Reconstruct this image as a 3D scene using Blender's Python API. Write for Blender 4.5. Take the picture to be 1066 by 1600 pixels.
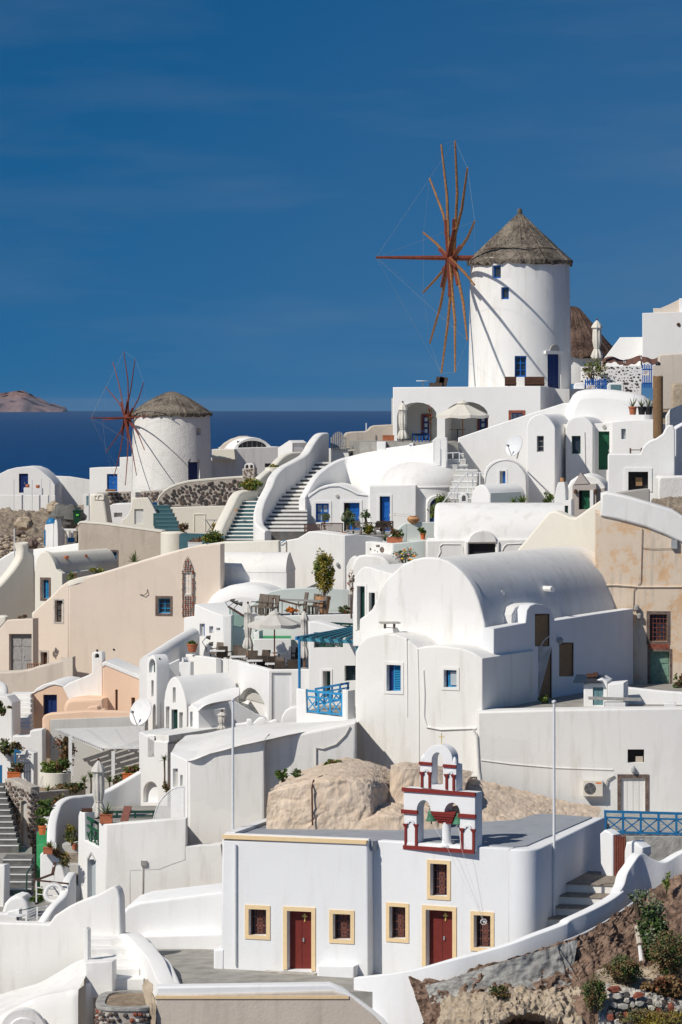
import bpy,bmesh,math,random
from mathutils import Vector,Matrix,noise
from mathutils.geometry import tessellate_polygon
V=Vector
R=math.radians
rnd=random.Random(7)
for o in list(bpy.data.objects):
    bpy.data.objects.remove(o,do_unlink=True)
sc=bpy.context.scene
col=sc.collection

# ---------------------------------------------------------------- camera
FOC,CX,EY=5500.0,533.0,627.0      # focal length and eye level in photo pixels (1066 wide)
cam_d=bpy.data.cameras.new('camera')
cam=bpy.data.objects.new('camera',cam_d)
col.objects.link(cam)
cam.location=(0,0,0)
cam.rotation_euler=(R(90),0,0)
cam_d.sensor_fit='HORIZONTAL'
cam_d.sensor_width=36.0
cam_d.lens=36.0*FOC/1066.0
cam_d.shift_y=-(800.0-EY)/1066.0
cam_d.clip_start=1.0
cam_d.clip_end=120000.0
sc.camera=cam

# ---------------------------------------------------------------- sun and sky
SUN_AZ,SUN_EL=49.0,43.0             # degrees to the left of the view-to-camera line, elevation
sdir=V((-math.sin(R(SUN_AZ))*math.cos(R(SUN_EL)),-math.cos(R(SUN_AZ))*math.cos(R(SUN_EL)),math.sin(R(SUN_EL))))
sun_d=bpy.data.lights.new('sun','SUN')
sun_d.energy=3.7
sun_d.angle=R(0.5)
sun_d.color=(1.0,0.94,0.845)
sun=bpy.data.objects.new('sun',sun_d)
col.objects.link(sun)
sun.rotation_euler=sdir.to_track_quat('Z','Y').to_euler()
sun.location=(-40,0,60)

world=bpy.data.worlds.new('World')
sc.world=world
world.use_nodes=True
wn,wl=world.node_tree.nodes,world.node_tree.links
wn.clear()
w_out=wn.new('ShaderNodeOutputWorld')
w_bg=wn.new('ShaderNodeBackground')
w_sky=wn.new('ShaderNodeTexSky')
w_sky.sky_type='NISHITA'
w_sky.sun_disc=False
w_sky.sun_elevation=R(SUN_EL)
w_sky.sun_rotation=math.atan2(sdir.x,sdir.y)
w_sky.altitude=0
w_sky.air_density=1.0
w_sky.dust_density=0.2
w_sky.ozone_density=4.0
w_tc=wn.new('ShaderNodeTexCoord')
w_add=wn.new('ShaderNodeVectorMath');w_add.operation='ADD'
w_add.inputs[1].default_value=(0,0,0.20)
w_nrm=wn.new('ShaderNodeVectorMath');w_nrm.operation='NORMALIZE'
wl.new(w_tc.outputs['Generated'],w_add.inputs[0])
wl.new(w_add.outputs[0],w_nrm.inputs[0])
wl.new(w_nrm.outputs[0],w_sky.inputs['Vector'])
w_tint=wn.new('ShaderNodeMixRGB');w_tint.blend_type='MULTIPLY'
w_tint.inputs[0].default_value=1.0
# sky tint, polariser-like: deepest square to the sun, paler elsewhere as added fill light
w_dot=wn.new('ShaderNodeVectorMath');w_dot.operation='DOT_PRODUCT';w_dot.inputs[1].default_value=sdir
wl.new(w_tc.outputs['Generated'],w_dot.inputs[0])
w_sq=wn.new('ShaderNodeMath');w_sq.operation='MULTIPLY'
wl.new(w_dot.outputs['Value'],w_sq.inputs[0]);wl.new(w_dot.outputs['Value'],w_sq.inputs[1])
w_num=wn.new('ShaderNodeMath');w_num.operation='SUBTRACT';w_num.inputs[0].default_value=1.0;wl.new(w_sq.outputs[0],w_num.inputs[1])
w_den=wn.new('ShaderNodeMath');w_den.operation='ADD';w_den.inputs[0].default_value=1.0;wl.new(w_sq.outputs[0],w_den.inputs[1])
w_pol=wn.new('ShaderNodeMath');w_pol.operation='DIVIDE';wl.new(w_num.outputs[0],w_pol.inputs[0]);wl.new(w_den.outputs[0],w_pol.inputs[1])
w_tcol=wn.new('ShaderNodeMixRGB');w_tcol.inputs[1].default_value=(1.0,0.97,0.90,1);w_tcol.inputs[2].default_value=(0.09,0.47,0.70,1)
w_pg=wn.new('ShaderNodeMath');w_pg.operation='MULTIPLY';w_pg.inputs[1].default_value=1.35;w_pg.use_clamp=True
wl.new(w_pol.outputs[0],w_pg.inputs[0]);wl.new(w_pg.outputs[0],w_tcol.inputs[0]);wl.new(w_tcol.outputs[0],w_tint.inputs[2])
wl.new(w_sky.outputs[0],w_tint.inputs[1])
# thin high cirrus
w_map=wn.new('ShaderNodeMapping')
w_map.inputs['Scale'].default_value=(7,7,42)
w_map.inputs['Location'].default_value=(0.35,0,0.2)
w_map.inputs['Rotation'].default_value=(0,R(4),0)
w_noi=wn.new('ShaderNodeTexNoise')
w_noi.inputs['Scale'].default_value=1.0
w_noi.inputs['Detail'].default_value=5
w_noi.inputs['Roughness'].default_value=0.55
w_ramp=wn.new('ShaderNodeValToRGB')
w_ramp.color_ramp.elements[0].position=0.47
w_ramp.color_ramp.elements[0].color=(0,0,0,1)
w_ramp.color_ramp.elements[1].position=0.80
w_ramp.color_ramp.elements[1].color=(0.22,0.22,0.22,1)
wl.new(w_tc.outputs['Generated'],w_map.inputs[0])
wl.new(w_map.outputs[0],w_noi.inputs['Vector'])
wl.new(w_noi.outputs[0],w_ramp.inputs[0])
w_mix=wn.new('ShaderNodeMixRGB')
w_mix.inputs[2].default_value=(2.6,3.4,4.4,1)
wl.new(w_ramp.outputs[0],w_mix.inputs[0])
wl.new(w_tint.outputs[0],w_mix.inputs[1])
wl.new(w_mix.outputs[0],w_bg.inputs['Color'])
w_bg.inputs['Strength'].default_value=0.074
wl.new(w_bg.outputs[0],w_out.inputs[0])

sc.view_settings.view_transform='Standard'
sc.view_settings.look='None'
sc.view_settings.exposure=0.1
sc.view_settings.gamma=1.0
sc.render.engine='CYCLES'
sc.cycles.max_bounces=10
sc.cycles.diffuse_bounces=6

# ---------------------------------------------------------------- coordinates
def W(x,y,Y):
    return V(((x-CX)*Y/FOC,Y,(EY-y)*Y/FOC))
def Zat(y,Y):
    return (EY-y)*Y/FOC

class Pl:
    """vertical plane through column x0 at depth Y0; a > 0 turns its face to the left (right end nearer)"""
    def __init__(s,x0,Y0,a,n=0.0,base=None):
        s.a=a
        ca,sa=math.cos(R(a)),math.sin(R(a))
        s.d=V((ca,-sa,0));s.nin=V((sa,ca,0))
        s.p=base.copy() if base is not None else V(((x0-CX)*Y0/FOC,Y0,0))
        s.p=s.p+s.nin*n
    def off(s,n):
        return Pl(0,0,s.a,n,s.p)
    def pt(s,x,y):
        k=(x-CX)/FOC
        t=(k*s.p.y-s.p.x)/(s.d.x-k*s.d.y)
        Y=s.p.y+t*s.d.y
        return (t,(EY-y)*Y/FOC)
    def w(s,t,n,z):
        q=s.p+s.d*t+s.nin*n
        return V((q.x,q.y,z))
    def at(s,x,y,n=0.0):
        t,z=s.pt(x,y)
        return s.w(t,n,z)

# ---------------------------------------------------------------- materials
MATS={}
def newmat(name):
    m=bpy.data.materials.new(name);m.use_nodes=True
    nt=m.node_tree
    return m,nt.nodes,nt.links,nt.nodes['Principled BSDF']

def plaster(name,colr,var=0.05,stain=(0.45,0.40,0.33),stain_amt=0.10,bump=0.12,rough=0.88,fine=9.0):
    """limewash: slow tone drift, rain streaks, trowel relief"""
    m,n,l,b=newmat(name)
    tc=n.new('ShaderNodeTexCoord');geo=n.new('ShaderNodeNewGeometry')
    big=n.new('ShaderNodeTexNoise');big.inputs['Scale'].default_value=0.55;big.inputs['Detail'].default_value=5
    l.new(geo.outputs['Position'],big.inputs['Vector'])
    mx=n.new('ShaderNodeMixRGB')
    c0=[c*(1-var) for c in colr];c1=[min(0.88,c*(1+var)) for c in colr]
    mx.inputs[1].default_value=(*c0,1);mx.inputs[2].default_value=(*c1,1)
    l.new(big.outputs[0],mx.inputs[0])
    mp=n.new('ShaderNodeMapping');mp.inputs['Scale'].default_value=(2.2,2.2,0.28)
    l.new(geo.outputs['Position'],mp.inputs[0])
    st=n.new('ShaderNodeTexNoise');st.inputs['Scale'].default_value=1.0;st.inputs['Detail'].default_value=7;st.inputs['Roughness'].default_value=0.62
    l.new(mp.outputs[0],st.inputs['Vector'])
    rp=n.new('ShaderNodeValToRGB')
    rp.color_ramp.elements[0].position=0.52;rp.color_ramp.elements[0].color=(0,0,0,1)
    rp.color_ramp.elements[1].position=0.78;rp.color_ramp.elements[1].color=(stain_amt*3,)*3+(1,)
    l.new(st.outputs[0],rp.inputs[0])
    mx2=n.new('ShaderNodeMixRGB');mx2.inputs[2].default_value=(*stain,1)
    l.new(rp.outputs[0],mx2.inputs[0]);l.new(mx.outputs[0],mx2.inputs[1])
    pt=n.new('ShaderNodeTexVoronoi');pt.inputs['Scale'].default_value=0.42;pt.feature='F1'
    wob=n.new('ShaderNodeTexNoise');wob.inputs['Scale'].default_value=1.3;wob.inputs['Detail'].default_value=4
    l.new(geo.outputs['Position'],wob.inputs['Vector'])
    wm_=n.new('ShaderNodeMixRGB');wm_.blend_type='ADD';wm_.inputs[0].default_value=1.6
    l.new(geo.outputs['Position'],wm_.inputs[1]);l.new(wob.outputs['Color'],wm_.inputs[2]);l.new(wm_.outputs[0],pt.inputs['Vector'])
    bw_=n.new('ShaderNodeRGBToBW');l.new(pt.outputs['Color'],bw_.inputs[0])
    rg_=n.new('ShaderNodeMapRange');rg_.inputs[3].default_value=1.0-var*0.9;rg_.inputs[4].default_value=1.0+var*0.5
    l.new(bw_.outputs[0],rg_.inputs[0])
    mx3=n.new('ShaderNodeMixRGB');mx3.blend_type='MULTIPLY';mx3.inputs[0].default_value=1.0
    l.new(mx2.outputs[0],mx3.inputs[1]);l.new(rg_.outputs[0],mx3.inputs[2])
    l.new(mx3.outputs[0],b.inputs['Base Color'])
    b.inputs['Roughness'].default_value=rough
    b.inputs['Specular IOR Level'].default_value=0.2
    f1=n.new('ShaderNodeTexNoise');f1.inputs['Scale'].default_value=fine;f1.inputs['Detail'].default_value=6
    l.new(geo.outputs['Position'],f1.inputs['Vector'])
    f2=n.new('ShaderNodeTexNoise');f2.inputs['Scale'].default_value=1.6;f2.inputs['Detail'].default_value=3
    l.new(geo.outputs['Position'],f2.inputs['Vector'])
    ad=n.new('ShaderNodeMath');ad.operation='MULTIPLY_ADD';ad.inputs[1].default_value=1.0
    l.new(f2.outputs[0],ad.inputs[0]);l.new(f1.outputs[0],ad.inputs[2])
    bp=n.new('ShaderNodeBump');bp.inputs['Strength'].default_value=bump*.75;bp.inputs['Distance'].default_value=0.09
    l.new(ad.outputs[0],bp.inputs['Height']);l.new(bp.outputs[0],b.inputs['Normal'])
    MATS[name]=m
    return m

def speck(name,c0,c1,scale=4.0,rough=0.9,bump=0.3,detail=8,dist=0.1,c2=None,metal=0.0,spec=0.3):
    m,n,l,b=newmat(name)
    geo=n.new('ShaderNodeNewGeometry')
    t=n.new('ShaderNodeTexNoise');t.inputs['Scale'].default_value=scale;t.inputs['Detail'].default_value=detail
    t.inputs['Roughness'].default_value=0.62
    l.new(geo.outputs['Position'],t.inputs['Vector'])
    rp=n.new('ShaderNodeValToRGB')
    rp.color_ramp.elements[0].position=0.33;rp.color_ramp.elements[0].color=(*c0,1)
    rp.color_ramp.elements[1].position=0.68;rp.color_ramp.elements[1].color=(*c1,1)
    if c2:
        e=rp.color_ramp.elements.new(0.5);e.color=(*c2,1)
    l.new(t.outputs[0],rp.inputs[0]);l.new(rp.outputs[0],b.inputs['Base Color'])
    b.inputs['Roughness'].default_value=rough;b.inputs['Metallic'].default_value=metal
    b.inputs['Specular IOR Level'].default_value=spec
    if bump:
        bp=n.new('ShaderNodeBump');bp.inputs['Strength'].default_value=bump;bp.inputs['Distance'].default_value=dist
        l.new(t.outputs[0],bp.inputs['Height']);l.new(bp.outputs[0],b.inputs['Normal'])
    MATS[name]=m
    return m

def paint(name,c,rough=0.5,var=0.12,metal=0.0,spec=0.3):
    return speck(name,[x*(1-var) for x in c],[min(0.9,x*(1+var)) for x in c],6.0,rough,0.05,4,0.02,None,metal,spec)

WHITE=(0.80,0.79,0.765)
plaster('white',WHITE,0.05,stain_amt=0.14)
plaster('white_clean',(0.81,0.805,0.79),0.03,stain_amt=0.04)
plaster('white_old',(0.80,0.787,0.755),0.06,stain_amt=0.15,bump=0.12)
plaster('white_cool',(0.80,0.805,0.81),0.035,stain_amt=0.06,bump=0.10)
plaster('white_rough',(0.78,0.77,0.74),0.05,stain_amt=0.08,bump=0.55,fine=14)
plaster('cream',(0.77,0.735,0.645),0.04,stain_amt=0.06)
plaster('pink',(0.73,0.625,0.525),0.05,stain=(0.58,0.48,0.38),stain_amt=0.12,bump=0.15)
plaster('beige',(0.52,0.455,0.385),0.10,stain=(0.33,0.29,0.25),stain_amt=0.25,bump=0.25)
plaster('tan_wall',(0.60,0.53,0.455),0.06,stain=(0.43,0.38,0.33),stain_amt=0.2,bump=0.2)
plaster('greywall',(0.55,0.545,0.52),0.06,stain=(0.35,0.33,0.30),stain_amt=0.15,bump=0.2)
plaster('peach',(0.80,0.57,0.415),0.04,stain_amt=0.06,bump=0.1)
plaster('vault_grey',(0.73,0.72,0.70),0.06,stain=(0.50,0.49,0.47),stain_amt=0.2,bump=0.10)
plaster('mint',(0.42,0.52,0.49),0.06,stain_amt=0.05)
plaster('roofgrey',(0.33,0.35,0.38),0.06,stain=(0.2,0.21,0.23),stain_amt=0.2,bump=0.1)
plaster('shade_grey',(0.42,0.40,0.375),0.08,stain_amt=0.12)
plaster('brownwall',(0.36,0.315,0.275),0.10,stain_amt=0.2)
plaster('mauve_grey',(0.44,0.40,0.375),0.06)
paint('blue',(0.012,0.115,0.42),0.45)
paint('blue_deep',(0.010,0.030,0.14),0.45)
paint('awning_brown',(0.15,0.075,0.055),0.85,0.25)
paint('blue_rail',(0.02,0.17,0.38),0.5)
paint('blue_sky',(0.03,0.27,0.52),0.5)
paint('teal',(0.045,0.115,0.135),0.7)
paint('teal_light',(0.12,0.225,0.25),0.7)
paint('pergola_teal',(0.02,0.13,0.19),0.6)
paint('pergola_light',(0.06,0.25,0.34),0.6)
paint('green_door',(0.012,0.095,0.045),0.45)
paint('green_dark',(0.01,0.05,0.04),0.5)
paint('green_floor',(0.05,0.32,0.13),0.8)
paint('maroon',(0.16,0.022,0.016),0.55)
paint('red_trim',(0.21,0.025,0.020),0.7)
paint('cream_trim',(0.80,0.60,0.345),0.8,0.05)
paint('white_paint',(0.78,0.78,0.77),0.5,0.05)
paint('white_metal',(0.72,0.73,0.74),0.35,0.05)
paint('grey_metal',(0.35,0.36,0.37),0.4,0.1)
paint('black',(0.02,0.02,0.022),0.5)
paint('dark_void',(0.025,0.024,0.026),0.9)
paint('gold',(0.75,0.55,0.16),0.4,0.1,0.3)
paint('bronze_green',(0.06,0.20,0.115),0.6,0.25)
paint('terracotta',(0.42,0.14,0.07),0.8,0.15)
paint('terracotta_orange',(0.60,0.16,0.05),0.8,0.12)
paint('clay',(0.47,0.25,0.12),0.8,0.2)
paint('wood',(0.34,0.15,0.055),0.6,0.2)
paint('wood_dark',(0.085,0.04,0.025),0.6,0.25)
paint('wood_red',(0.16,0.045,0.03),0.6,0.2)
paint('wood_brown',(0.27,0.165,0.085),0.75,0.15)
paint('wood_grey',(0.30,0.29,0.28),0.7,0.15)
paint('spar',(0.26,0.125,0.045),0.6,0.4)
paint('spar_red',(0.20,0.05,0.028),0.6,0.3)
paint('wicker',(0.075,0.056,0.043),0.7,0.3)
paint('wicker_light',(0.16,0.13,0.105),0.7,0.25)
paint('canvas',(0.68,0.645,0.57),0.9,0.05)
paint('canvas_grey',(0.58,0.555,0.51),0.9,0.06)
paint('lilac',(0.55,0.30,0.42),0.8,0.3)
paint('flower_red',(0.45,0.02,0.03),0.8,0.3)
paint('flower_orange',(0.75,0.20,0.02),0.8,0.2)
paint('flower_yellow',(0.75,0.50,0.05),0.8,0.2)
paint('bin_green',(0.01,0.05,0.025),0.5)
paint('lime',(0.15,0.7,0.1),0.5)
def thatch_mat(name,c0,c1):
    m,n,l,b=newmat(name)
    geo=n.new('ShaderNodeNewGeometry');mp=n.new('ShaderNodeMapping');mp.inputs['Scale'].default_value=(8,8,1.6)
    l.new(geo.outputs['Position'],mp.inputs[0])
    t=n.new('ShaderNodeTexNoise');t.inputs['Scale'].default_value=1.0;t.inputs['Detail'].default_value=8;t.inputs['Roughness'].default_value=.7
    l.new(mp.outputs[0],t.inputs['Vector'])
    t2=n.new('ShaderNodeTexNoise');t2.inputs['Scale'].default_value=0.9;t2.inputs['Detail'].default_value=4
    l.new(geo.outputs['Position'],t2.inputs['Vector'])
    ad=n.new('ShaderNodeMath');ad.operation='MULTIPLY_ADD';ad.inputs[1].default_value=.7;l.new(t2.outputs[0],ad.inputs[0])
    sb=n.new('ShaderNodeMath');sb.operation='SUBTRACT';sb.inputs[1].default_value=.35;l.new(t.outputs[0],sb.inputs[0]);l.new(sb.outputs[0],ad.inputs[2])
    rp=n.new('ShaderNodeValToRGB');rp.color_ramp.elements[0].position=.33;rp.color_ramp.elements[0].color=(*c0,1)
    rp.color_ramp.elements[1].position=.68;rp.color_ramp.elements[1].color=(*c1,1)
    l.new(ad.outputs[0],rp.inputs[0]);l.new(rp.outputs[0],b.inputs['Base Color']);b.inputs['Roughness'].default_value=.95;b.inputs['Specular IOR Level'].default_value=.1
    bp=n.new('ShaderNodeBump');bp.inputs['Strength'].default_value=.9;bp.inputs['Distance'].default_value=.1;l.new(t.outputs[0],bp.inputs['Height']);l.new(bp.outputs[0],b.inputs['Normal'])
    MATS[name]=m
thatch_mat('thatch',(0.055,0.046,0.038),(0.30,0.255,0.205))
thatch_mat('thatch_brown',(0.04,0.024,0.02),(0.19,0.125,0.095))
speck('rock',(0.20,0.155,0.115),(0.44,0.36,0.27),2.4,0.95,0.9,12,0.25)
speck('rock_red',(0.15,0.095,0.068),(0.36,0.245,0.18),3.0,0.95,1.0,12,0.25)
speck('rock_pale',(0.33,0.265,0.19),(0.52,0.43,0.325),2.2,0.95,0.7,14,0.15)
speck('rock_ochre',(0.55,0.43,0.32),(0.70,0.575,0.455),1.4,0.95,0.5,12,0.07)
speck('soil',(0.20,0.15,0.105),(0.36,0.28,0.20),3.0,0.97,0.8,12,0.15)
speck('concrete',(0.24,0.235,0.22),(0.46,0.45,0.42),2.6,0.9,0.6,12,0.15)
speck('paving',(0.245,0.235,0.215),(0.40,0.385,0.35),1.6,0.9,0.4,10,0.05)
speck('paving_dark',(0.105,0.105,0.10),(0.19,0.185,0.175),2.0,0.9,0.4,10,0.05)
speck('step_stone',(0.20,0.165,0.13),(0.36,0.31,0.25),6,0.9,0.5,10,0.05)
speck('lava',(0.035,0.032,0.032),(0.12,0.105,0.10),5,0.95,0.7,8,0.06)
speck('lava_red',(0.16,0.045,0.03),(0.34,0.11,0.07),5,0.95,0.7,8,0.06)
speck('lava_brown',(0.10,0.07,0.06),(0.22,0.165,0.14),5,0.95,0.7,8,0.06)
speck('stone_pale',(0.36,0.34,0.30),(0.58,0.55,0.50),5,0.95,0.6,8,0.06)
speck('mortar',(0.38,0.34,0.295),(0.54,0.49,0.43),5,0.95,0.5,8,0.06)
speck('leaf',(0.030,0.068,0.016),(0.115,0.185,0.042),3,0.75,0)
speck('leaf_light',(0.085,0.14,0.022),(0.24,0.30,0.06),3,0.75,0)
speck('leaf_olive',(0.075,0.088,0.038),(0.21,0.215,0.10),3,0.75,0)
speck('leaf_gold',(0.14,0.12,0.016),(0.40,0.31,0.05),2,0.75,0)
speck('leaf_dry',(0.13,0.075,0.03),(0.28,0.185,0.085),3,0.8,0)
speck('leaf_red',(0.12,0.045,0.025),(0.28,0.12,0.055),3,0.8,0)
speck('leaf_grey',(0.10,0.13,0.075),(0.26,0.30,0.19),3,0.75,0)
speck('bark',(0.07,0.05,0.035),(0.17,0.13,0.09),10,0.9,0.4,6,0.03)
speck('island',(0.15,0.095,0.095),(0.27,0.175,0.155),0.012,1.0,0.0,10)

def glass_mat(name,c,rough=0.12):
    m,n,l,b=newmat(name)
    b.inputs['Base Color'].default_value=(*c,1);b.inputs['Roughness'].default_value=rough
    b.inputs['Specular IOR Level'].default_value=0.6
    MATS[name]=m
glass_mat('glass',(0.03,0.04,0.055))
glass_mat('glass_pale',(0.42,0.47,0.50),0.2)
glass_mat('glass_green',(0.20,0.30,0.27),0.15)

def ochre_mat():
    m,n,l,b=newmat('ochre_wall')
    geo=n.new('ShaderNodeNewGeometry')
    t=n.new('ShaderNodeTexNoise');t.inputs['Scale'].default_value=0.8;t.inputs['Detail'].default_value=12;t.inputs['Roughness'].default_value=0.68
    l.new(geo.outputs['Position'],t.inputs['Vector'])
    rp=n.new('ShaderNodeValToRGB');cr=rp.color_ramp
    cr.elements[0].position=0.30;cr.elements[0].color=(0.63,0.36,0.18,1)
    cr.elements[1].position=0.66;cr.elements[1].color=(0.72,0.61,0.49,1)
    e=cr.elements.new(0.44);e.color=(0.69,0.49,0.32,1)
    e=cr.elements.new(0.475);e.color=(0.70,0.57,0.44,1)
    l.new(t.outputs[0],rp.inputs[0])
    mp=n.new('ShaderNodeMapping');mp.inputs['Scale'].default_value=(3.2,3.2,0.32)
    l.new(geo.outputs['Position'],mp.inputs[0])
    s=n.new('ShaderNodeTexNoise');s.inputs['Scale'].default_value=1.0;s.inputs['Detail'].default_value=9;s.inputs['Roughness'].default_value=0.7
    l.new(mp.outputs[0],s.inputs['Vector'])
    r2=n.new('ShaderNodeValToRGB')
    r2.color_ramp.elements[0].position=0.52;r2.color_ramp.elements[0].color=(0,0,0,1)
    r2.color_ramp.elements[1].position=0.72;r2.color_ramp.elements[1].color=(0.75,0.75,0.75,1)
    l.new(s.outputs[0],r2.inputs[0])
    mx=n.new('ShaderNodeMixRGB');mx.inputs[2].default_value=(0.37,0.33,0.28,1)
    l.new(r2.outputs[0],mx.inputs[0]);l.new(rp.outputs[0],mx.inputs[1])
    l.new(mx.outputs[0],b.inputs['Base Color'])
    b.inputs['Roughness'].default_value=0.95;b.inputs['Specular IOR Level'].default_value=0.15
    bp=n.new('ShaderNodeBump');bp.inputs['Strength'].default_value=0.4;bp.inputs['Distance'].default_value=0.08
    l.new(t.outputs[0],bp.inputs['Height']);l.new(bp.outputs[0],b.inputs['Normal'])
    MATS['ochre_wall']=m
ochre_mat()
def M(n):
    return MATS[n] if isinstance(n,str) else n

# ---------------------------------------------------------------- object helpers
def tag(o,label=None,cat=None,group=None,kind=None):
    if label: o['label']=label
    if cat: o['category']=cat
    if group: o['group']=group
    if kind: o['kind']=kind
    return o
def thing(name,label,cat,loc,group=None):
    o=bpy.data.objects.new(name,None);col.objects.link(o)
    o.location=loc;o.empty_display_size=0.3
    return tag(o,label,cat,group)
def wloc(o):
    p=V(o.location)
    while o.parent:
        o=o.parent;p=p+V(o.location)
    return p
def mk(name,verts,faces,mat,parent=None,smooth=35,flat=None,origin=None,recalc=True,kind=None):
    """verts in world space -> one mesh object (child keeps world place through parent translation)"""
    if parent is not None:
        og=wloc(parent);loc=V((0,0,0))
    else:
        if origin is None:
            xs=[v[0] for v in verts];ys=[v[1] for v in verts];zs=[v[2] for v in verts]
            origin=V(((min(xs)+max(xs))/2,(min(ys)+max(ys))/2,min(zs)))
        og=V(origin);loc=og
    me=bpy.data.meshes.new(name)
    me.from_pydata([tuple(V(v)-og) for v in verts],[],faces)
    mats=mat if isinstance(mat,(list,tuple)) else [mat]
    for m_ in mats: me.materials.append(M(m_))
    if recalc:
        bm=bmesh.new();bm.from_mesh(me)
        bmesh.ops.recalc_face_normals(bm,faces=bm.faces[:])
        bm.to_mesh(me);bm.free()
    if smooth:
        me.polygons.foreach_set('use_smooth',[True]*len(me.polygons))
        me.set_sharp_from_angle(angle=R(smooth))
    if flat:
        for i in flat: me.polygons[i].use_smooth=False
    me.update()
    o=bpy.data.objects.new(name,me);col.objects.link(o)
    o.location=loc
    if parent is not None: o.parent=parent
    if kind: o['kind']=kind
    return o

class MB:
    """collects shapes for ONE mesh"""
    def __init__(s): s.v=[];s.f=[]
    def add(s,vs,fs):
        k=len(s.v);s.v+=[V(v) for v in vs];s.f+=[tuple(i+k for i in f) for f in fs];return s
    def box(s,c,ax,ay,az):
        """centre c and three half-axis vectors"""
        c,ax,ay,az=V(c),V(ax),V(ay),V(az)
        vs=[c+ax*i+ay*j+az*k for i in (-1,1) for j in (-1,1) for k in (-1,1)]
        return s.add(vs,[(0,1,3,2),(4,6,7,5),(0,4,5,1),(2,3,7,6),(0,2,6,4),(1,5,7,3)])
    def abox(s,x0,x1,y0,y1,z0,z1):
        return s.box(((x0+x1)/2,(y0+y1)/2,(z0+z1)/2),((x1-x0)/2,0,0),(0,(y1-y0)/2,0),(0,0,(z1-z0)/2))
    def pbox(s,pl,t0,t1,n0,n1,z0,z1):
        c=pl.w((t0+t1)/2,(n0+n1)/2,(z0+z1)/2)
        return s.box(c,pl.d*(t1-t0)/2,pl.nin*(n1-n0)/2,V((0,0,(z1-z0)/2)))
    def bar(s,p,q,w,h=None,up=V((0,0,1))):
        p,q=V(p),V(q);h=h or w
        d=(q-p)
        if d.length<1e-6: return s
        dn=d.normalized()
        if abs(dn.dot(up))>0.98: up=V((1,0,0))
        sx=dn.cross(up).normalized();sy=sx.cross(dn).normalized()
        return s.box((p+q)/2,d/2,sx*w/2,sy*h/2)
    def tube(s,pts,rad,n=8,cap=True):
        pts=[V(p) for p in pts]
        rads=rad if isinstance(rad,(list,tuple)) else [rad]*len(pts)
        rings=[];up=None
        for i,p in enumerate(pts):
            d=(pts[min(i+1,len(pts)-1)]-pts[max(i-1,0)]).normalized()
            if up is None:
                up=V((0,0,1)) if abs(d.z)<0.9 else V((1,0,0))
            sx=d.cross(up).normalized();sy=sx.cross(d).normalized();up=sy
            rings.append([p+(sx*math.cos(2*math.pi*k/n)+sy*math.sin(2*math.pi*k/n))*rads[i] for k in range(n)])
        vs=[v for r in rings for v in r];fs=[]
        for i in range(len(pts)-1):
            for k in range(n):
                a,b=i*n+k,i*n+(k+1) % n
                fs.append((a,b,b+n,a+n))
        if cap:
            fs.append(tuple(range(n-1,-1,-1)));fs.append(tuple(range((len(pts)-1)*n,len(pts)*n)))
        return s.add(vs,fs)
    def lathe(s,c,prof,n=32,cap=True,a0=0.0,squash=1.0):
        """prof: list of (r, z) bottom to top about vertical axis at c"""
        c=V(c);vs=[];fs=[]
        for (r,z) in prof:
            for k in range(n):
                a=a0+2*math.pi*k/n
                vs.append(c+V((math.cos(a)*r,math.sin(a)*r*squash,z)))
        for i in range(len(prof)-1):
            for k in range(n):
                a,b=i*n+k,i*n+(k+1) % n
                fs.append((a,b,b+n,a+n))
        if cap:
            if prof[0][0]>1e-4: fs.append(tuple(range(n-1,-1,-1)))
            if prof[-1][0]>1e-4: fs.append(tuple(range((len(prof)-1)*n,len(prof)*n)))
        return s.add(vs,fs)
    def disc(s,c,nrm,r,n=14,th=0.02):
        c,nrm=V(c),V(nrm).normalized()
        return s.tube([c,c+nrm*th],r,n)
    def build(s,name,mat,parent=None,**k):
        return mk(name,s.v,s.f,mat,parent,**k)

def inset(poly,d):
    """miter offset of a CCW polygon towards its inside"""
    n=len(poly);out=[]
    for i in range(n):
        p0,p1,p2=V(poly[i-1]),V(poly[i]),V(poly[(i+1) % n])
        e1=(p1-p0);e2=(p2-p1)
        if e1.length<1e-6 or e2.length<1e-6:
            out.append(p1.copy());continue
        e1.normalize();e2.normalize()
        n1=V((-e1.y,e1.x));n2=V((-e2.y,e2.x))
        m_=n1+n2
        if m_.length<0.3: m_=n1
        m_.normalize()
        c=max(0.45,m_.dot(n1))
        out.append(p1+m_*(d/c))
    return out
def area2(p):
    return sum(p[i-1][0]*p[i][1]-p[i][0]*p[i-1][1] for i in range(len(p)))/2

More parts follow.
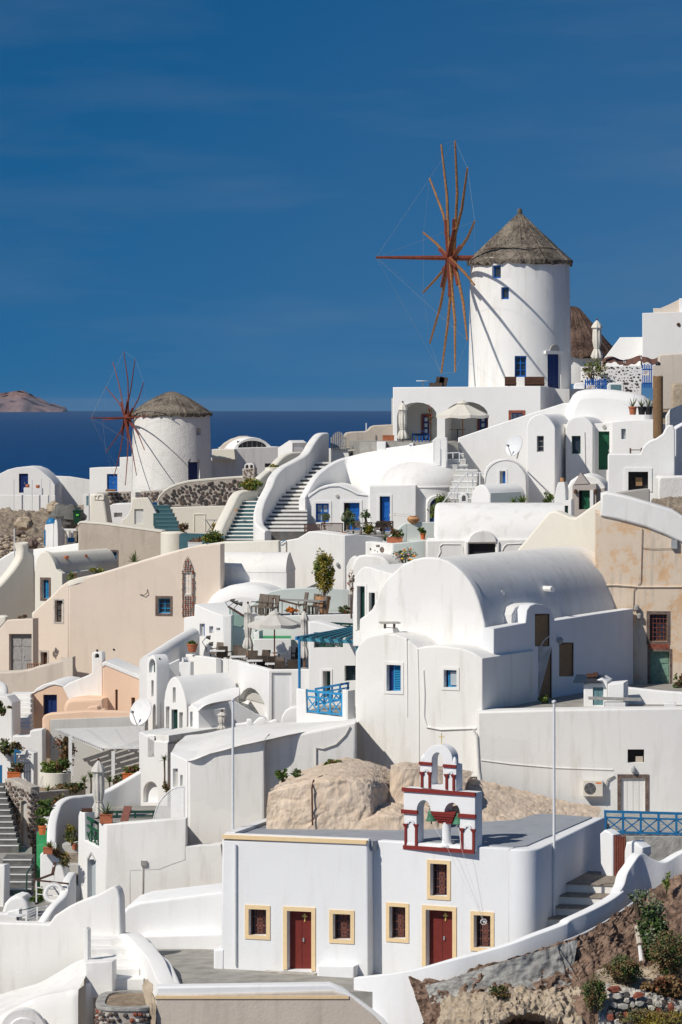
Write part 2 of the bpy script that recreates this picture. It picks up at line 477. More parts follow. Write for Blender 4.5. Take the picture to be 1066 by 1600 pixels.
def xpoly(poly,depth,frame,b=0.0,holes=(),hole_depth=0.25,K=3,through=False,mb=None):
    """extrude a 2-D outline (u,v) along w with a rounded front edge; holes become recesses"""
    poly=[V((p[0],p[1])) for p in poly]
    if area2(poly)<0: poly.reverse()
    n=len(poly)
    rings=[]
    if b>0:
        for k in range(K+1):
            ph=math.pi/2*k/K
            rings.append((inset(poly,b*(1-math.cos(ph))) if k else poly,b*(1-math.sin(ph))))
    else:
        rings.append((poly,0.0))
    vs=[frame(p.x,p.y,depth) for p in poly];fs=[];flat=[]
    for r,w in rings:
        vs+=[frame(p.x,p.y,w) for p in r]
    for i in range(len(rings)):
        for k in range(n):
            a,c=i*n+k,i*n+(k+1) % n
            fs.append((a,c,c+n,a+n))
    front=rings[-1][0]
    k0=len(rings)*n
    hs=[]
    for h in holes:
        hp=[V((p[0],p[1])) for p in h]
        if area2(hp)>0: hp.reverse()
        hs.append(hp)
    loops=[[V((p.x,p.y,0)) for p in front]]+[[V((p.x,p.y,0)) for p in h] for h in hs]
    idx=list(range(k0,k0+n))
    hidx=[]
    for h in hs:
        base=len(vs)
        vs+=[frame(p.x,p.y,0) for p in h]
        idx+=list(range(base,base+len(h)));hidx.append((base,len(h)))
    for tri in tessellate_polygon(loops):
        flat.append(len(fs));fs.append(tuple(idx[i] for i in tri))
    bidx=list(range(n))
    for (base,m_),h in zip(hidx,hs):
        b2=len(vs)
        hd=depth if through else hole_depth
        vs+=[frame(p.x,p.y,hd) for p in h]
        for k in range(m_):
            flat_ok=(base+k,base+(k+1) % m_,b2+(k+1) % m_,b2+k)
            fs.append(flat_ok)
        bidx+=list(range(b2,b2+m_))
    loops2=[[V((p.x,p.y,0)) for p in poly]]+([[V((p.x,p.y,0)) for p in h] for h in hs] if through else [])
    for tri in tessellate_polygon(loops2):
        flat.append(len(fs));fs.append(tuple(bidx[i] for i in tri))
    return vs,fs,flat

def arc_rect(x0,y0,x1,y1,rise=None,n=10):
    """px opening with an arched head: y0 = crown, y1 = sill; rise = px from crown to springing"""
    if rise is None: rise=(x1-x0)/2
    cx,hw=(x0+x1)/2,(x1-x0)/2
    p=[(x0,y1)]
    for k in range(n+1):
        a=math.pi-math.pi*k/n
        p.append((cx+hw*math.cos(a),y0+rise-rise*math.sin(a)))
    p.append((x1,y1))
    return p
def rect(x0,y0,x1,y1):
    return [(x0,y0),(x1,y0),(x1,y1),(x0,y1)]
def smoothpts(pts,sub=4):
    """Catmull-Rom through points (tuples of any length)"""
    out=[];n=len(pts)
    for i in range(n-1):
        p0,p1,p2,p3=pts[max(i-1,0)],pts[i],pts[i+1],pts[min(i+2,n-1)]
        for k in range(sub):
            t=k/sub
            out.append(tuple(0.5*((2*b)+(-a+c)*t+(2*a-5*b+4*c-d)*t*t+(-a+3*b-3*c+d)*t**3)
                             for a,b,c,d in zip(p0,p1,p2,p3)))
    out.append(tuple(pts[-1]));return out

def body(parent,pl,px,depth,mat='white',holes=(),b=0.06,hd=0.25,name='wall',n0=0.0,through=False,smooth=35,**k):
    """outline in photo columns/rows on a vertical plane, extruded back by its real depth"""
    q=pl.off(n0)
    poly=[q.pt(*p) for p in px]
    hs=[[q.pt(*p) for p in h] for h in holes]
    vs,fs,fl=xpoly(poly,depth,lambda u,v,w: q.w(u,w,v),b,hs,hd,through=through)
    return mk(name,vs,fs,mat,parent,smooth=smooth,flat=fl,**k)

def slab(parent,foot,z1,z0,mat,b=0.05,name='slab',**k):
    """footprint (world x,y) extruded downward, rounded top edge"""
    vs,fs,fl=xpoly(foot,z1-z0,lambda u,v,w: V((u,v,z1-w)),b)
    return mk(name,vs,fs,mat,parent,flat=fl,**k)
def fp(*pts):
    """footprint from (column, depth) pairs"""
    return [((x-CX)*Y/FOC,Y) for x,Y in pts]

def ribbon(parent,path,th,mat,name='wall',sub=4,rt=None,back=1,**k):
    """free-standing wall along a path of (x, ytop, Y, drop): rounded top; drop = metres the wall goes down"""
    pts=smoothpts([tuple(p) for p in path],sub) if sub>1 else [tuple(p) for p in path]
    P=[W(p[0],p[1],p[2]) for p in pts]
    n=len(P);vs=[];m_=10
    rt=min(rt if rt is not None else th/2,th/2-.005)
    for i in range(n):
        d=P[min(i+1,n-1)]-P[max(i-1,0)];d.z=0
        if d.length<1e-6: d=V((1,0,0))
        d.normalize();s=V((-d.y,d.x,0))*back     # away from camera for a left-to-right path
        top=P[i];drop=pts[i][3]
        prof=[(0,-drop)]+[(rt-rt*math.cos(a),-rt+rt*math.sin(a)) for a in (0,R(30),R(60),R(90))]
        prof+=[(th-u,w_) for u,w_ in reversed(prof)]
        vs+=[top+s*u+V((0,0,w)) for u,w in prof]
    fs=[]
    for i in range(n-1):
        for j in range(m_-1):
            a=i*m_+j
            fs.append((a,a+1,a+1+m_,a+m_))
        fs.append((i*m_+m_-1,i*m_,(i+1)*m_,(i+1)*m_+m_-1))
    fs.append(tuple(range(m_)));fs.append(tuple(range((n-1)*m_,n*m_))[::-1])
    return mk(name,vs,fs,mat,parent,smooth=50,**k)

def resample(row,n):
    xs=[p[0] for p in row];out=[]
    for i in range(n):
        u=i/(n-1)*(len(row)-1)
        j=min(int(u),len(row)-2);f=u-j
        out.append(tuple(a+(b-a)*f for a,b in zip(row[j],row[j+1])))
    return out
def loft(parent,rows,nx,ny,mat,name='rock',amp=0.0,nscale=1.0,fade=False,smooth=60,pix=True,seed=0,rough=0.5,crack=0.0,cscale=0.8,**k):
    """surface through rows of (x, y, Y) photo points (or world points), roughened by 3-D noise"""
    g=[[(W(*p) if pix else V(p)) for p in resample(smoothpts(r,5) if len(r)>2 else r,nx)] for r in rows]
    grid=[]
    nr=len(g)
    for j in range(ny):
        u=j/(ny-1)*(nr-1);a=min(int(u),nr-2);f=u-a
        grid.append([g[a][i].lerp(g[a+1][i],f) for i in range(nx)])
    if amp:
        out=[]
        for j in range(ny):
            r_=[]
            for i in range(nx):
                p=grid[j][i]
                du=grid[j][min(i+1,nx-1)]-grid[j][max(i-1,0)]
                dv=grid[min(j+1,ny-1)][i]-grid[max(j-1,0)][i]
                nn=du.cross(dv)
                if nn.length<1e-9: nn=V((0,-1,0))
                nn.normalize()
                q=p*nscale+V((seed*3.1,0,0))
                h=noise.fractal(q,1.0-rough*0.6,2.1,5)*amp
                if crack:
                    w3=p*cscale+noise.noise_vector(p*1.7)*.35+V((seed,0,0))
                    dd=noise.voronoi(V((w3.x,w3.y,w3.z*1.4)))[0]
                    h+=crack*(min(.30,dd[1]-dd[0])/.30-1.0)+noise.noise(p*6.0)*crack*.18
                if fade:
                    h*=min(1,min(i,nx-1-i)/3)*min(1,min(j,ny-1-j)/2)
                r_.append(p+nn*h)
            out.append(r_)
        grid=out
    vs=[v for r_ in grid for v in r_]
    fs=[(j*nx+i,j*nx+i+1,(j+1)*nx+i+1,(j+1)*nx+i) for j in range(ny-1) for i in range(nx-1)]
    return mk(name,vs,fs,mat,parent,smooth=smooth,recalc=False,**k)

# ---------------------------------------------------------------- openings
def prect(pl,x0,y0,x1,y1):
    xm,ym=(x0+x1)/2,(y0+y1)/2
    return pl.pt(x0,ym)[0],pl.pt(x1,ym)[0],pl.pt(xm,y1)[1],pl.pt(xm,y0)[1]
def window(parent,pl,r,rec=0.22,frame='blue',pane='glass',cols=2,rows=2,fw=0.06,name='window',label=None,bars=0.035):
    t0,t1,z0,z1=prect(pl,*r)
    e=0.01
    t0-=e;t1+=e;z0-=e;z1+=e
    m=MB()
    m.pbox(pl,t0,t0+fw,rec-.05,rec+.02,z0,z1);m.pbox(pl,t1-fw,t1,rec-.05,rec+.02,z0,z1)
    m.pbox(pl,t0+fw,t1-fw,rec-.05,rec+.02,z0,z0+fw);m.pbox(pl,t0+fw,t1-fw,rec-.05,rec+.02,z1-fw,z1)
    for i in range(1,cols):
        t=t0+(t1-t0)*i/cols;m.pbox(pl,t-bars/2,t+bars/2,rec-.04,rec+.015,z0+fw,z1-fw)
    for j in range(1,rows):
        z=z0+(z1-z0)*j/rows;m.pbox(pl,t0+fw,t1-fw,rec-.038,rec+.013,z-bars/2,z+bars/2)
    o=m.build(name,frame,parent,smooth=0)
    if label: o['label']=label
    if not parent or not parent.parent:
        MB().pbox(pl,t0+.01,t1-.01,rec+.0,rec+.03,z0+.01,z1-.01).build('pane',pane,o,smooth=0)
    return o
def door(parent,pl,r,rec=0.25,mat='blue',style='panel',name='door',handle='grey_metal',open_f=0.0,back='dark_void',label=None):
    t0,t1,z0,z1=prect(pl,*r)
    t0-=.01;t1+=.01;z1+=.01
    m=MB()
    ta=t0+(t1-t0)*open_f
    m.pbox(pl,ta,t1,rec,rec+.06,z0,z1)
    w,h=t1-ta,z1-z0
    if style=='panel':
        nc=2 if w>.75 else 1
        for i in range(nc):
            a=ta+w*i/nc+.06;b_=ta+w*(i+1)/nc-.06
            for (q0,q1) in ((.06,.36),(.42,.66),(.72,.94)):
                m.pbox(pl,a,b_,rec-.025,rec+.01,z0+h*q0,z0+h*q1)
    elif style=='plank':
        k=max(2,int(w/.16))
        for i in range(k):
            m.pbox(pl,ta+w*i/k+.008,ta+w*(i+1)/k-.008,rec-.02,rec+.01,z0,z1)
    o=m.build(name,mat,parent,smooth=0)
    if label: o['label']=label
    if open_f>0:
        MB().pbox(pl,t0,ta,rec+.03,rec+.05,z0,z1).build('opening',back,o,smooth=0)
    if handle:
        zz=z0+h*.5;tt=ta+w*.86 if w<.8 else ta+w*.55
        MB().pbox(pl,tt,tt+.05,rec-.06,rec-.02,zz-.08,zz+.06).build('handle',handle,o,smooth=0)
    return o
def shutter(parent,pl,r,rec=0.2,mat='blue_sky',n=12,part=(0.3,1.0),name='shutter',back='blue_deep'):
    t0,t1,z0,z1=prect(pl,*r)
    t0-=.01;t1+=.01;z0-=.01;z1+=.01
    ta,tb=t0+(t1-t0)*part[0],t0+(t1-t0)*part[1]
    o=MB().pbox(pl,t0,t1,rec+.03,rec+.05,z0,z1).build('window',back,parent,smooth=0)
    m=MB()
    m.pbox(pl,ta,ta+.05,rec-.03,rec+.03,z0,z1).pbox(pl,tb-.05,tb,rec-.03,rec+.03,z0,z1)
    m.pbox(pl,ta+.05,tb-.05,rec-.03,rec+.03,z0,z0+.05).pbox(pl,ta+.05,tb-.05,rec-.03,rec+.03,z1-.05,z1)
    for i in range(n):
        z=z0+.05+(z1-z0-.1)*(i+.5)/n
        c=pl.w((ta+tb)/2,rec,z)
        m.box(c,pl.d*(tb-ta-.1)/2,(pl.nin*.03+V((0,0,.022))),V((0,0,.006)))
    m.build(name,mat,o,smooth=0)
    return o
def trim(parent,pl,inner,wpx,mat='white',proud=0.04,name='trim',bottom=True,inn=0.02):
    """raised band round an opening (photo px of the opening, band width in px)"""
    t0,t1,z0,z1=prect(pl,*inner)
    s=abs(t1-t0)/max(1e-6,abs(inner[2]-inner[0]))
    w=wpx*s
    m=MB()
    zb=z0-w if bottom else z0
    m.pbox(pl,t0-w,t0-.002,-proud,inn,zb,z1+w);m.pbox(pl,t1+.002,t1+w,-proud,inn,zb,z1+w)
    m.pbox(pl,t0-.002,t1+.002,-proud,inn,z1,z1+w)
    if bottom: m.pbox(pl,t0-.002,t1+.002,-proud,inn,zb,z0)
    return m.build(name,mat,parent,smooth=0)
def ball(parent,c,r,mat,name='lamp',n=10):
    prof=[(r*math.cos(a),r*math.sin(a)) for a in [(-math.pi/2)+math.pi*i/6 for i in range(7)]]
    prof[0]=(0.0005,-r);prof[-1]=(0.0005,r)
    return MB().lathe(c,prof,n).build(name,mat,parent)
def disc_lamp(parent,pl,x,y,rpx,mat='stone_pale',name='wall_lamp'):
    t,z=pl.pt(x,y);s=pl.at(x,y).y/FOC
    c=pl.w(t,-.07,z)
    return MB().tube([c,pl.w(t,.02,z)],[rpx*s*.8,rpx*s],12).build(name,mat,parent)
def copy_tree(o,loc=None,rotz=None,parent=None,scale=None):
    c=o.copy();col.objects.link(c);c.parent=parent
    if loc is not None: c.location=loc
    if rotz is not None: c.rotation_euler=(0,0,rotz)
    if scale is not None: c.scale=(scale,)*3
    for ch in list(o.children): copy_tree(ch,parent=c)
    return c
# ================================================================ setting: sea, island, hillside
def sea():
    n=96;Rr=36000.0
    vs=[V((0,0,-100))]+[V((Rr*math.cos(2*math.pi*k/n),Rr*math.sin(2*math.pi*k/n),-100)) for k in range(n)]
    fs=[(0,1+k,1+(k+1) % n) for k in range(n)]
    m,nn,l,b=newmat('sea_water')
    geo=nn.new('ShaderNodeNewGeometry')
    mp=nn.new('ShaderNodeMapping');mp.inputs['Scale'].default_value=(0.02,0.004,0.02)
    l.new(geo.outputs['Position'],mp.inputs[0])
    t=nn.new('ShaderNodeTexNoise');t.inputs['Scale'].default_value=1.0;t.inputs['Detail'].default_value=8
    l.new(mp.outputs[0],t.inputs['Vector'])
    rp=nn.new('ShaderNodeValToRGB')
    rp.color_ramp.elements[0].position=.3;rp.color_ramp.elements[0].color=(0.0008,0.040,0.135,1)
    rp.color_ramp.elements[1].position=.7;rp.color_ramp.elements[1].color=(0.0012,0.056,0.180,1)
    l.new(t.outputs[0],rp.inputs[0]);l.new(rp.outputs[0],b.inputs['Base Color'])
    b.inputs['Roughness'].default_value=0.55;b.inputs['Specular IOR Level'].default_value=0.12
    t2=nn.new('ShaderNodeTexNoise');t2.inputs['Scale'].default_value=0.06;t2.inputs['Detail'].default_value=6
    l.new(geo.outputs['Position'],t2.inputs['Vector'])
    bp=nn.new('ShaderNodeBump');bp.inputs['Strength'].default_value=0.6;bp.inputs['Distance'].default_value=2.0
    l.new(t2.outputs[0],bp.inputs['Height']);l.new(bp.outputs[0],b.inputs['Normal'])
    MATS['sea_water']=m
    o=mk('sea',vs,fs,'sea_water',None,smooth=0,origin=(0,0,-100));tag(o,kind='structure')
sea()

def island():
    Y0=33500.0;s=Y0/FOC
    nx,ny=90,26;vs=[]
    ridge=smoothpts([(-150,640),(-60,628),(-10,618),(12,613),(24,611),(40,613),(55,621),(72,629),(90,634),(101,639),(104,644)],8)
    for j in range(ny):
        v=j/(ny-1)
        for i in range(nx):
            p=resample(ridge,nx)[i] if False else ridge[min(len(ridge)-1,int(i/(nx-1)*(len(ridge)-1)))]
            X=(p[0]-CX)*s;ztop=(EY-p[1])*s
            zb=-100.0
            prof=math.sin(v*math.pi)
            z=zb+(ztop-zb)*prof**.8
            q=V((X*.0011,v*3.0,0))
            z+=noise.fractal(q*6,.9,2.1,5)*22*prof
            y=Y0+(v-.5)*900+noise.noise(q*5)*120
            vs.append(V((X,y,z)))
    fs=[(j*nx+i,j*nx+i+1,(j+1)*nx+i+1,(j+1)*nx+i) for j in range(ny-1) for i in range(nx-1)]
    o=mk('island',vs,fs,'island',None,smooth=60);tag(o,kind='structure')
island()

# ================================================================ the chapel with the belfry
C1=Pl(575,131.0,17.5)
C2=Pl(585,131.6,24.5)
ch=thing('chapel','white chapel with two maroon doors and cream trimmed windows at the bottom of the slope','chapel',C1.at(575,1520))
WL=[(389,1421,416.4,1461.5),(520.6,1428.5,547.9,1468)]
DL=(449,1424,487,1516)
body(ch,C1,[(347,1312),(573,1318),(575,1330),(577,1575),(344,1575)],5.2,'white_cool',[rect(*r) for r in WL+[DL]],.07,.34)
WR=[(673,1350,699,1400),(609,1417,634,1466.5),(741,1430.5,767,1481)]
DR=(666,1422.6,707.5,1512)
body(ch,C2,[(556,1311.5),(796,1327),(796,1580),(556,1570)],5.6,'white_cool',[rect(*r) for r in WR+[DR]],.05,.36)
# rounded corner and the flank that runs back to the gate
A=C2.at(796,1327);zt=A.z
d2=C2.d
B_=V(((945-CX)*139.2/FOC,139.2,0));A2=V((A.x,A.y,0))
Cn=A2+d2*0.55
foot=[tuple((A2+d2*0.0)[:2])]
for k in range(1,11):
    u=k/10
    p=(A2).lerp(Cn+d2*.45,u).lerp((Cn+d2*.45).lerp(Cn+d2*.45+(B_-Cn).normalized()*1.1,u),u)
    foot.append((p.x,p.y))
foot+=[(B_.x,B_.y)]
back=C2.nin*5.0
foot+=[(B_.x-3.2,B_.y+1.2),(A2.x+back.x,A2.y+back.y)]
slab(ch,foot,zt,zt-6.5,'white_cool',.08,'flank_wall')
# grey roof deck, a slab 4 cm proud of the walls and set in from their edges
r1=[C1.w(C1.pt(352,1312)[0],.28,0),C1.w(C1.pt(575,1312)[0]+.1,.28,0),C2.w(C2.pt(592,1320)[0],.40,0),C2.w(C2.pt(796,1320)[0],.40,0)]
rf=[tuple(p[:2]) for p in r1]+[(foot[8][0]-.45,foot[8][1]+.45),(B_.x-.5,B_.y-.2),(B_.x-3.5,B_.y+1.6)]
rf+=[tuple(C2.w(C2.pt(600,1320)[0],5.9,0)[:2]),tuple(C1.w(C1.pt(352,1312)[0],5.4,0)[:2])]
slab(ch,rf,zt+.045,zt-.3,'roofgrey',0.0,'roof')
# cream cornice on the left block, kerb along its flank
t0,z0=C1.pt(349,1313);t1,z1=C1.pt(573,1318)
MB().pbox(C1,t0-.03,t1+.0,-.06,.16,zt-.03,zt+.10).build('cornice','cream_trim',ch,smooth=0)
MB().pbox(C1,t0-.02,t1+.03,.163,.40,zt-.05,zt+.15).pbox(C1,t0-.02,t0+.33,.403,5.3,zt-.05,zt+.17).build('parapet','white_clean',ch,smooth=0)
# pilaster between the blocks is the block edge itself; drain pipe
tp,_=C1.pt(369,1400)
MB().tube([C1.w(tp,-.07,zt-.22),C1.w(tp,-.07,C1.pt(369,1508)[1])],.045,8).build('drain_pipe','white_metal',ch)
# benches built against the foot of the wall
tb0,zb=C1.pt(502,1504);tb1,_=C1.pt(560,1504)
vs,fs,fl=xpoly([(tb0,zb),(tb1,zb),(tb1,zb-1.0),(tb0,zb-1.0)],.9,lambda u,v,w: C1.w(u,-.55+w,v),.08)
mk('bench',vs,fs,'white_cool',ch,flat=fl)
tb0,zb=C1.pt(334,1483);tb1,_=C1.pt(350,1483)
vs,fs,fl=xpoly([(tb0,zb),(tb1,zb),(tb1,zb-1.6),(tb0,zb-1.6)],1.6,lambda u,v,w: C1.w(u,-.05+w,v),.08)
mk('bench',vs,fs,'white_cool',ch,flat=fl)
# doorstep
tb0,zb=C1.pt(440,1517);tb1,_=C1.pt(497,1517)
MB().pbox(C1,tb0,tb1,-.42,.3,zb-.3,zb+.0).build('doorstep','stone_pale',ch,smooth=0)

paint('grille',(0.22,0.085,0.06),0.6,0.25)
def grille_window(pl,r,rec=.30):
    """maroon frame with a cut lattice of rings and bars"""
    t0,t1,z0,z1=prect(pl,*r)
    m=MB();fw=.05;a0,a1,b0,b1=t0-.005,t1+.005,z0-.005,z1+.005
    m.pbox(pl,a0,a0+fw,rec-.05,rec+.03,b0,b1).pbox(pl,a1-fw,a1,rec-.05,rec+.03,b0,b1)
    m.pbox(pl,a0+fw,a1-fw,rec-.05,rec+.03,b0,b0+fw).pbox(pl,a0+fw,a1-fw,rec-.05,rec+.03,b1-fw,b1)
    o=m.build('window','wood_dark',ch,smooth=0)
    g=MB();nr=max(2,round((b1-b0)/.33));rr=min((b1-b0)/nr,(a1-a0))*.38;tc=(a0+a1)/2
    for j in range(nr):
        zc=b0+(b1-b0)*(j+.5)/nr
        for s_ in (1.0,.55):
            for k in range(10):
                q0,q1=2*math.pi*k/10,2*math.pi*(k+1)/10
                g.bar(pl.w(tc+rr*s_*math.cos(q0),rec,zc+rr*s_*math.sin(q0)),pl.w(tc+rr*s_*math.cos(q1),rec,zc+rr*s_*math.sin(q1)),.022,.022)
        for k in range(4):
            q=math.pi/4+math.pi/2*k
            g.bar(pl.w(tc+rr*.55*math.cos(q),rec,zc+rr*.55*math.sin(q)),pl.w(tc+rr*1.6*math.cos(q),rec,zc+rr*1.6*math.sin(q)),.022,.022)
        g.pbox(pl,a0+fw,a1-fw,rec-.01,rec+.012,b0+(b1-b0)*j/nr-.012,b0+(b1-b0)*j/nr+.012)
    for q in (.22,.5,.78):
        t=a0+(a1-a0)*q;g.pbox(pl,t-.009,t+.009,rec-.008,rec+.008,b0+fw,b1-fw)
    g.build('grille','grille',o,smooth=0)
    MB().pbox(pl,a0,a1,rec+.05,rec+.07,b0,b1).build('pane','glass',o,smooth=0)
for r in WL: grille_window(C1,r);trim(ch,C1,r,6,'cream_trim',.035)
for r in WR: grille_window(C2,r);trim(ch,C2,r,5.4,'cream_trim',.035)
for pl,r in ((C1,DL),(C2,DR)):
    o=door(ch,pl,r,.32,'maroon','none')
    trim(ch,pl,r,6.2,'cream_trim',.04,bottom=False)
    t0,t1,z0,z1=prect(pl,*r)
    tc=t0+(t1-t0)*.62;zc=z1-.27;s_=.055
    m=MB()
    m.pbox(pl,tc-.022,tc+.022,.28,.315,zc-.16,zc+.14)
    m.pbox(pl,tc-.10,tc-.023,.28,.315,zc+.02,zc+.062).pbox(pl,tc+.023,tc+.10,.28,.315,zc+.02,zc+.062)
    m.pbox(pl,tc-.045,tc-.023,.28,.315,zc+.085,zc+.115).pbox(pl,tc+.023,tc+.045,.28,.315,zc+.085,zc+.115)
    m.build('cross','gold',o,smooth=0)
    MB().pbox(pl,t0+(t1-t0)*.5-.004,t0+(t1-t0)*.5+.004,.31,.322,z0+.05,z1-.05).build('seam','black',o,smooth=0)

# ---- belfry on the roof edge
BP=Pl(687,130.42,29)
bf=thing('belfry','white two storey belfry with dark red bands and columns on the chapel roof','belfry',BP.at(687,1328))
def circ(cx,cy,rx,ry,a0,a1,n=8):
    return [(cx+rx*math.cos(R(a0+(a1-a0)*k/n)),cy-ry*math.sin(R(a0+(a1-a0)*k/n))) for k in range(n+1)]
hole=[(651,1321)]+circ(662,1267,11,17,180,0)+circ(706.5,1271,12.5,17,180,0)+[(719,1327)]
body(bf,BP,[(630.5,1231),(742.5,1239),(742.5,1331),(631.5,1322.5)],.58,'white_cool',[hole],.03,through=True,name='lower_tier')
hole2=[(674.5,1226)]+circ(683.5,1188,9,12.5,180,0)+[(692.5,1229)]
up=[(656.5,1231),(656.5,1191),(662,1191)]+circ(684.5,1187,22.5,23,172,8,14)+[(707,1194),(713,1195),(713,1237)]
UP=BP.off(.06)
body(bf,UP,up,.50,'white_cool',[hole2],.02,through=True,name='upper_tier')
# half-round barrel behind the upper arch (its roof)
def band(pl,x0,y0,x1,y1,h,proud=.05,th=.2,name='band'):
    t0,za=pl.pt(x0,y0);t1,zb_=pl.pt(x1,y1);s_=131/FOC
    m=MB();vs=[]
    for t,z in ((t0,za),(t1,zb_)):
        vs+=[pl.w(t,-proud,z),pl.w(t,th,z),pl.w(t,th,z-h*s_),pl.w(t,-proud,z-h*s_)]
    m.add(vs,[(0,1,2,3),(4,7,6,5),(0,4,5,1),(1,5,6,2),(2,6,7,3),(3,7,4,0)])
    return m.build(name,'red_trim',bf,smooth=0)
band(BP,629,1230.5,743.5,1238.5,6,.06,.03)
band(BP,628,1264.5,653.5,1266.5,6.2,.07,.02)
band(BP,717,1271,744.5,1273,6.2,.07,.02)
band(BP,631,1320.5,742,1328,6,.07,.02)
band(UP,655.5,1190,675.5,1191.5,4.8,.05,.02)
band(UP,693,1194,713.5,1195.5,4.8,.05,.02)
def colonnette(pl,x,y0,y1,wpx):
    s_=131/FOC;t,z1=pl.pt(x,y0);z0=pl.pt(x,y1)[1];w_=wpx*s_/2
    m=MB().pbox(pl,t-w_*.8,t+w_*.8,-.045,.02,z0,z1-.11).pbox(pl,t-w_*1.15,t+w_*1.15,-.07,.02,z1-.11,z1-.05).pbox(pl,t-w_*1.5,t+w_*1.5,-.09,.02,z1-.05,z1)
    m.build('colonnette','red_trim',bf,smooth=0)
for x,y0,y1 in ((634.5,1287,1321),(651,1288,1322),(722.5,1294,1327),(740.5,1295.5,1328)): colonnette(BP,x,y0,y1,5)
for x,y0,y1 in ((660,1206,1231),(672,1206.5,1232),(698.5,1209.5,1233.5),(709.5,1210.5,1235)): colonnette(UP,x,y0,y1,5)
def blind_arch(pl,x,y,rx,n=8):
    m=MB();s_=131/FOC;t,z=pl.pt(x,y);r_=rx*s_
    for k in range(n):
        a,b_=math.pi*k/n,math.pi*(k+1)/n
        m.bar(pl.w(t+r_*math.cos(a),-.03,z+r_*math.sin(a)),pl.w(t+r_*math.cos(b_),-.03,z+r_*math.sin(b_)),.05,.08)
    m.build('blind_arch','white_cool',bf,smooth=0)
blind_arch(BP,642.5,1287,5);blind_arch(BP,731.5,1295,5);blind_arch(UP,666,1206,3.4);blind_arch(UP,704,1209.5,3.4)
# central column and stepped red capital
tcap,zc=BP.pt(692.5,1268);s_=131/FOC
m=MB();zb_=BP.pt(692.5,1324)[1]
m.lathe(BP.w(tcap,.28,zb_),[(.27,0),(.27,.06),(.19,.12),(.165,.2),(.165,.82),(.17,.9)],18)
m.build('column','white_cool',bf)
m=MB();ztop=BP.pt(690,1268.5)[1];zcol=zb_+.86
stp=5
for k in range(stp):
    w_=.26+(.50-.26)*(k+.5)/stp*1.15
    h0,h1=zcol+(ztop-zcol)*k/stp,zcol+(ztop-zcol)*(k+1)/stp
    m.pbox(BP,tcap-w_,tcap+w_,.28-min(.30,.16+k*.04),.28+min(.29,.16+k*.04),h0,h1)
m.build('capital','red_trim',bf,smooth=0)
def bell(px_,py_):
    t,z=BP.pt(px_,py_)
    bl=thing('bell','','bell',BP.w(t,.16,z))
    m=MB().lathe(BP.w(t,.16,z-.44),[(.20,0),(.205,.03),(.165,.10),(.135,.22),(.125,.32),(.09,.39),(.02,.42)],20)
    m.build('bell_body','bronze_green',bl)
    MB().tube([BP.w(t,.16,z-.40),BP.w(t,.16,z-.56)],[.015,.03],8).build('clapper','wood_dark',bl)
    MB().tube([BP.w(t-.08,.16,z-.02),BP.w(t,.16,z+.08),BP.w(t+.08,.16,z-.02)],.02,6).tube([BP.w(t-.12,.16,z+.1),BP.w(t+.12,.16,z+.1)],.018,6).build('yoke','black',bl)
    return bl
b1=bell(671,1265);b1['label']='green bronze bell hanging in the left arch of the belfry';b1['group']='bells of the chapel belfry'
b2=bell(713,1270);b2['label']='green bronze bell hanging in the right arch of the belfry';b2['group']='bells of the chapel belfry'
# pinnacle, little roof stub and cross
t,z=UP.pt(661,1184)
MB().lathe(UP.w(t,.1,z-.2),[(.10,0),(.12,.12),(.11,.22),(.03,.33),(.005,.35)],14).build('pinnacle','white_cool',bf)
t,z=UP.pt(709,1189)
MB().lathe(UP.w(t,.1,z-.2),[(.10,0),(.10,.16),(.06,.28),(.005,.35)],14).build('pinnacle','white_cool',bf)
t,z=UP.pt(684.5,1164)
MB().bar(UP.w(t,.3,z-.05),UP.w(t,.3,z+.42),.03).bar(UP.w(t-.11,.3,z+.27),UP.w(t+.11,.3,z+.27),.03).build('cross','gold',bf,smooth=0)
# bell ropes hanging to the right window
p1,p2=W(669,1290,130.2),W(714,1288,129.6)
q=C2.at(757,1440,-.06)
rp_=MB()
for p in (b1.location+V((0,0,-.5)),b2.location+V((0,0,-.5))):
    e=W(698,1323,129.75) if p.x<W(690,0,130).x else W(722,1328,129.5)
    rp_.tube([p,e,q],.005,5)
for k in range(7):
    a=k*2.4;rp_.tube([q,q+V((math.cos(a)*.13,-.02,math.sin(a)*.11)),q+V((math.cos(a+1.1)*.12,-.05,math.sin(a+1.1)*.12))],.014,5)
o=rp_.build('bell_ropes','white_paint');tag(o,'thin white bell ropes tied in a knot at the right window','rope')

# ---- courtyard, front walls
zc=-21.40
o=slab(None,fp((215,137.5),(360,137.5),(600,132.6),(815,130.6),(815,127.6),(700,127.3),(612,127.5),(255,127.6)),zc,zc-.6,'paving',0,'courtyard');tag(o,kind='structure')
MB().abox(*(lambda a,b_: (min(a.x,b_.x),max(a.x,b_.x),a.y-.25,a.y+.25,zc+.006,zc+.03))(W(415,1519,132.0),W(487,1523,131.6))).build('paving_slab','stone_pale',o,smooth=0)
FW=Pl(400,127.2,0)
o=thing('courtyard_wall','low tan retaining wall with white coping below the chapel courtyard','wall',FW.at(400,1600))
body(o,FW,[(243,1556),(520,1549),(548,1558),(585,1588),(618,1625),(618,1660),(243,1660)],.8,'tan_wall',b=.05,n0=-.12)
tt=[FW.pt(x,y) for x,y in ((244,1542),(515,1538),(535,1546),(560,1562),(600,1592),(625,1620),(625,1650),(560,1650),(520,1556),(244,1556))]
vs,fs,fl=xpoly(tt,.55,lambda u,v,w: FW.w(u,w,v),.08);mk('coping',vs,fs,'white_cool',o,flat=fl)
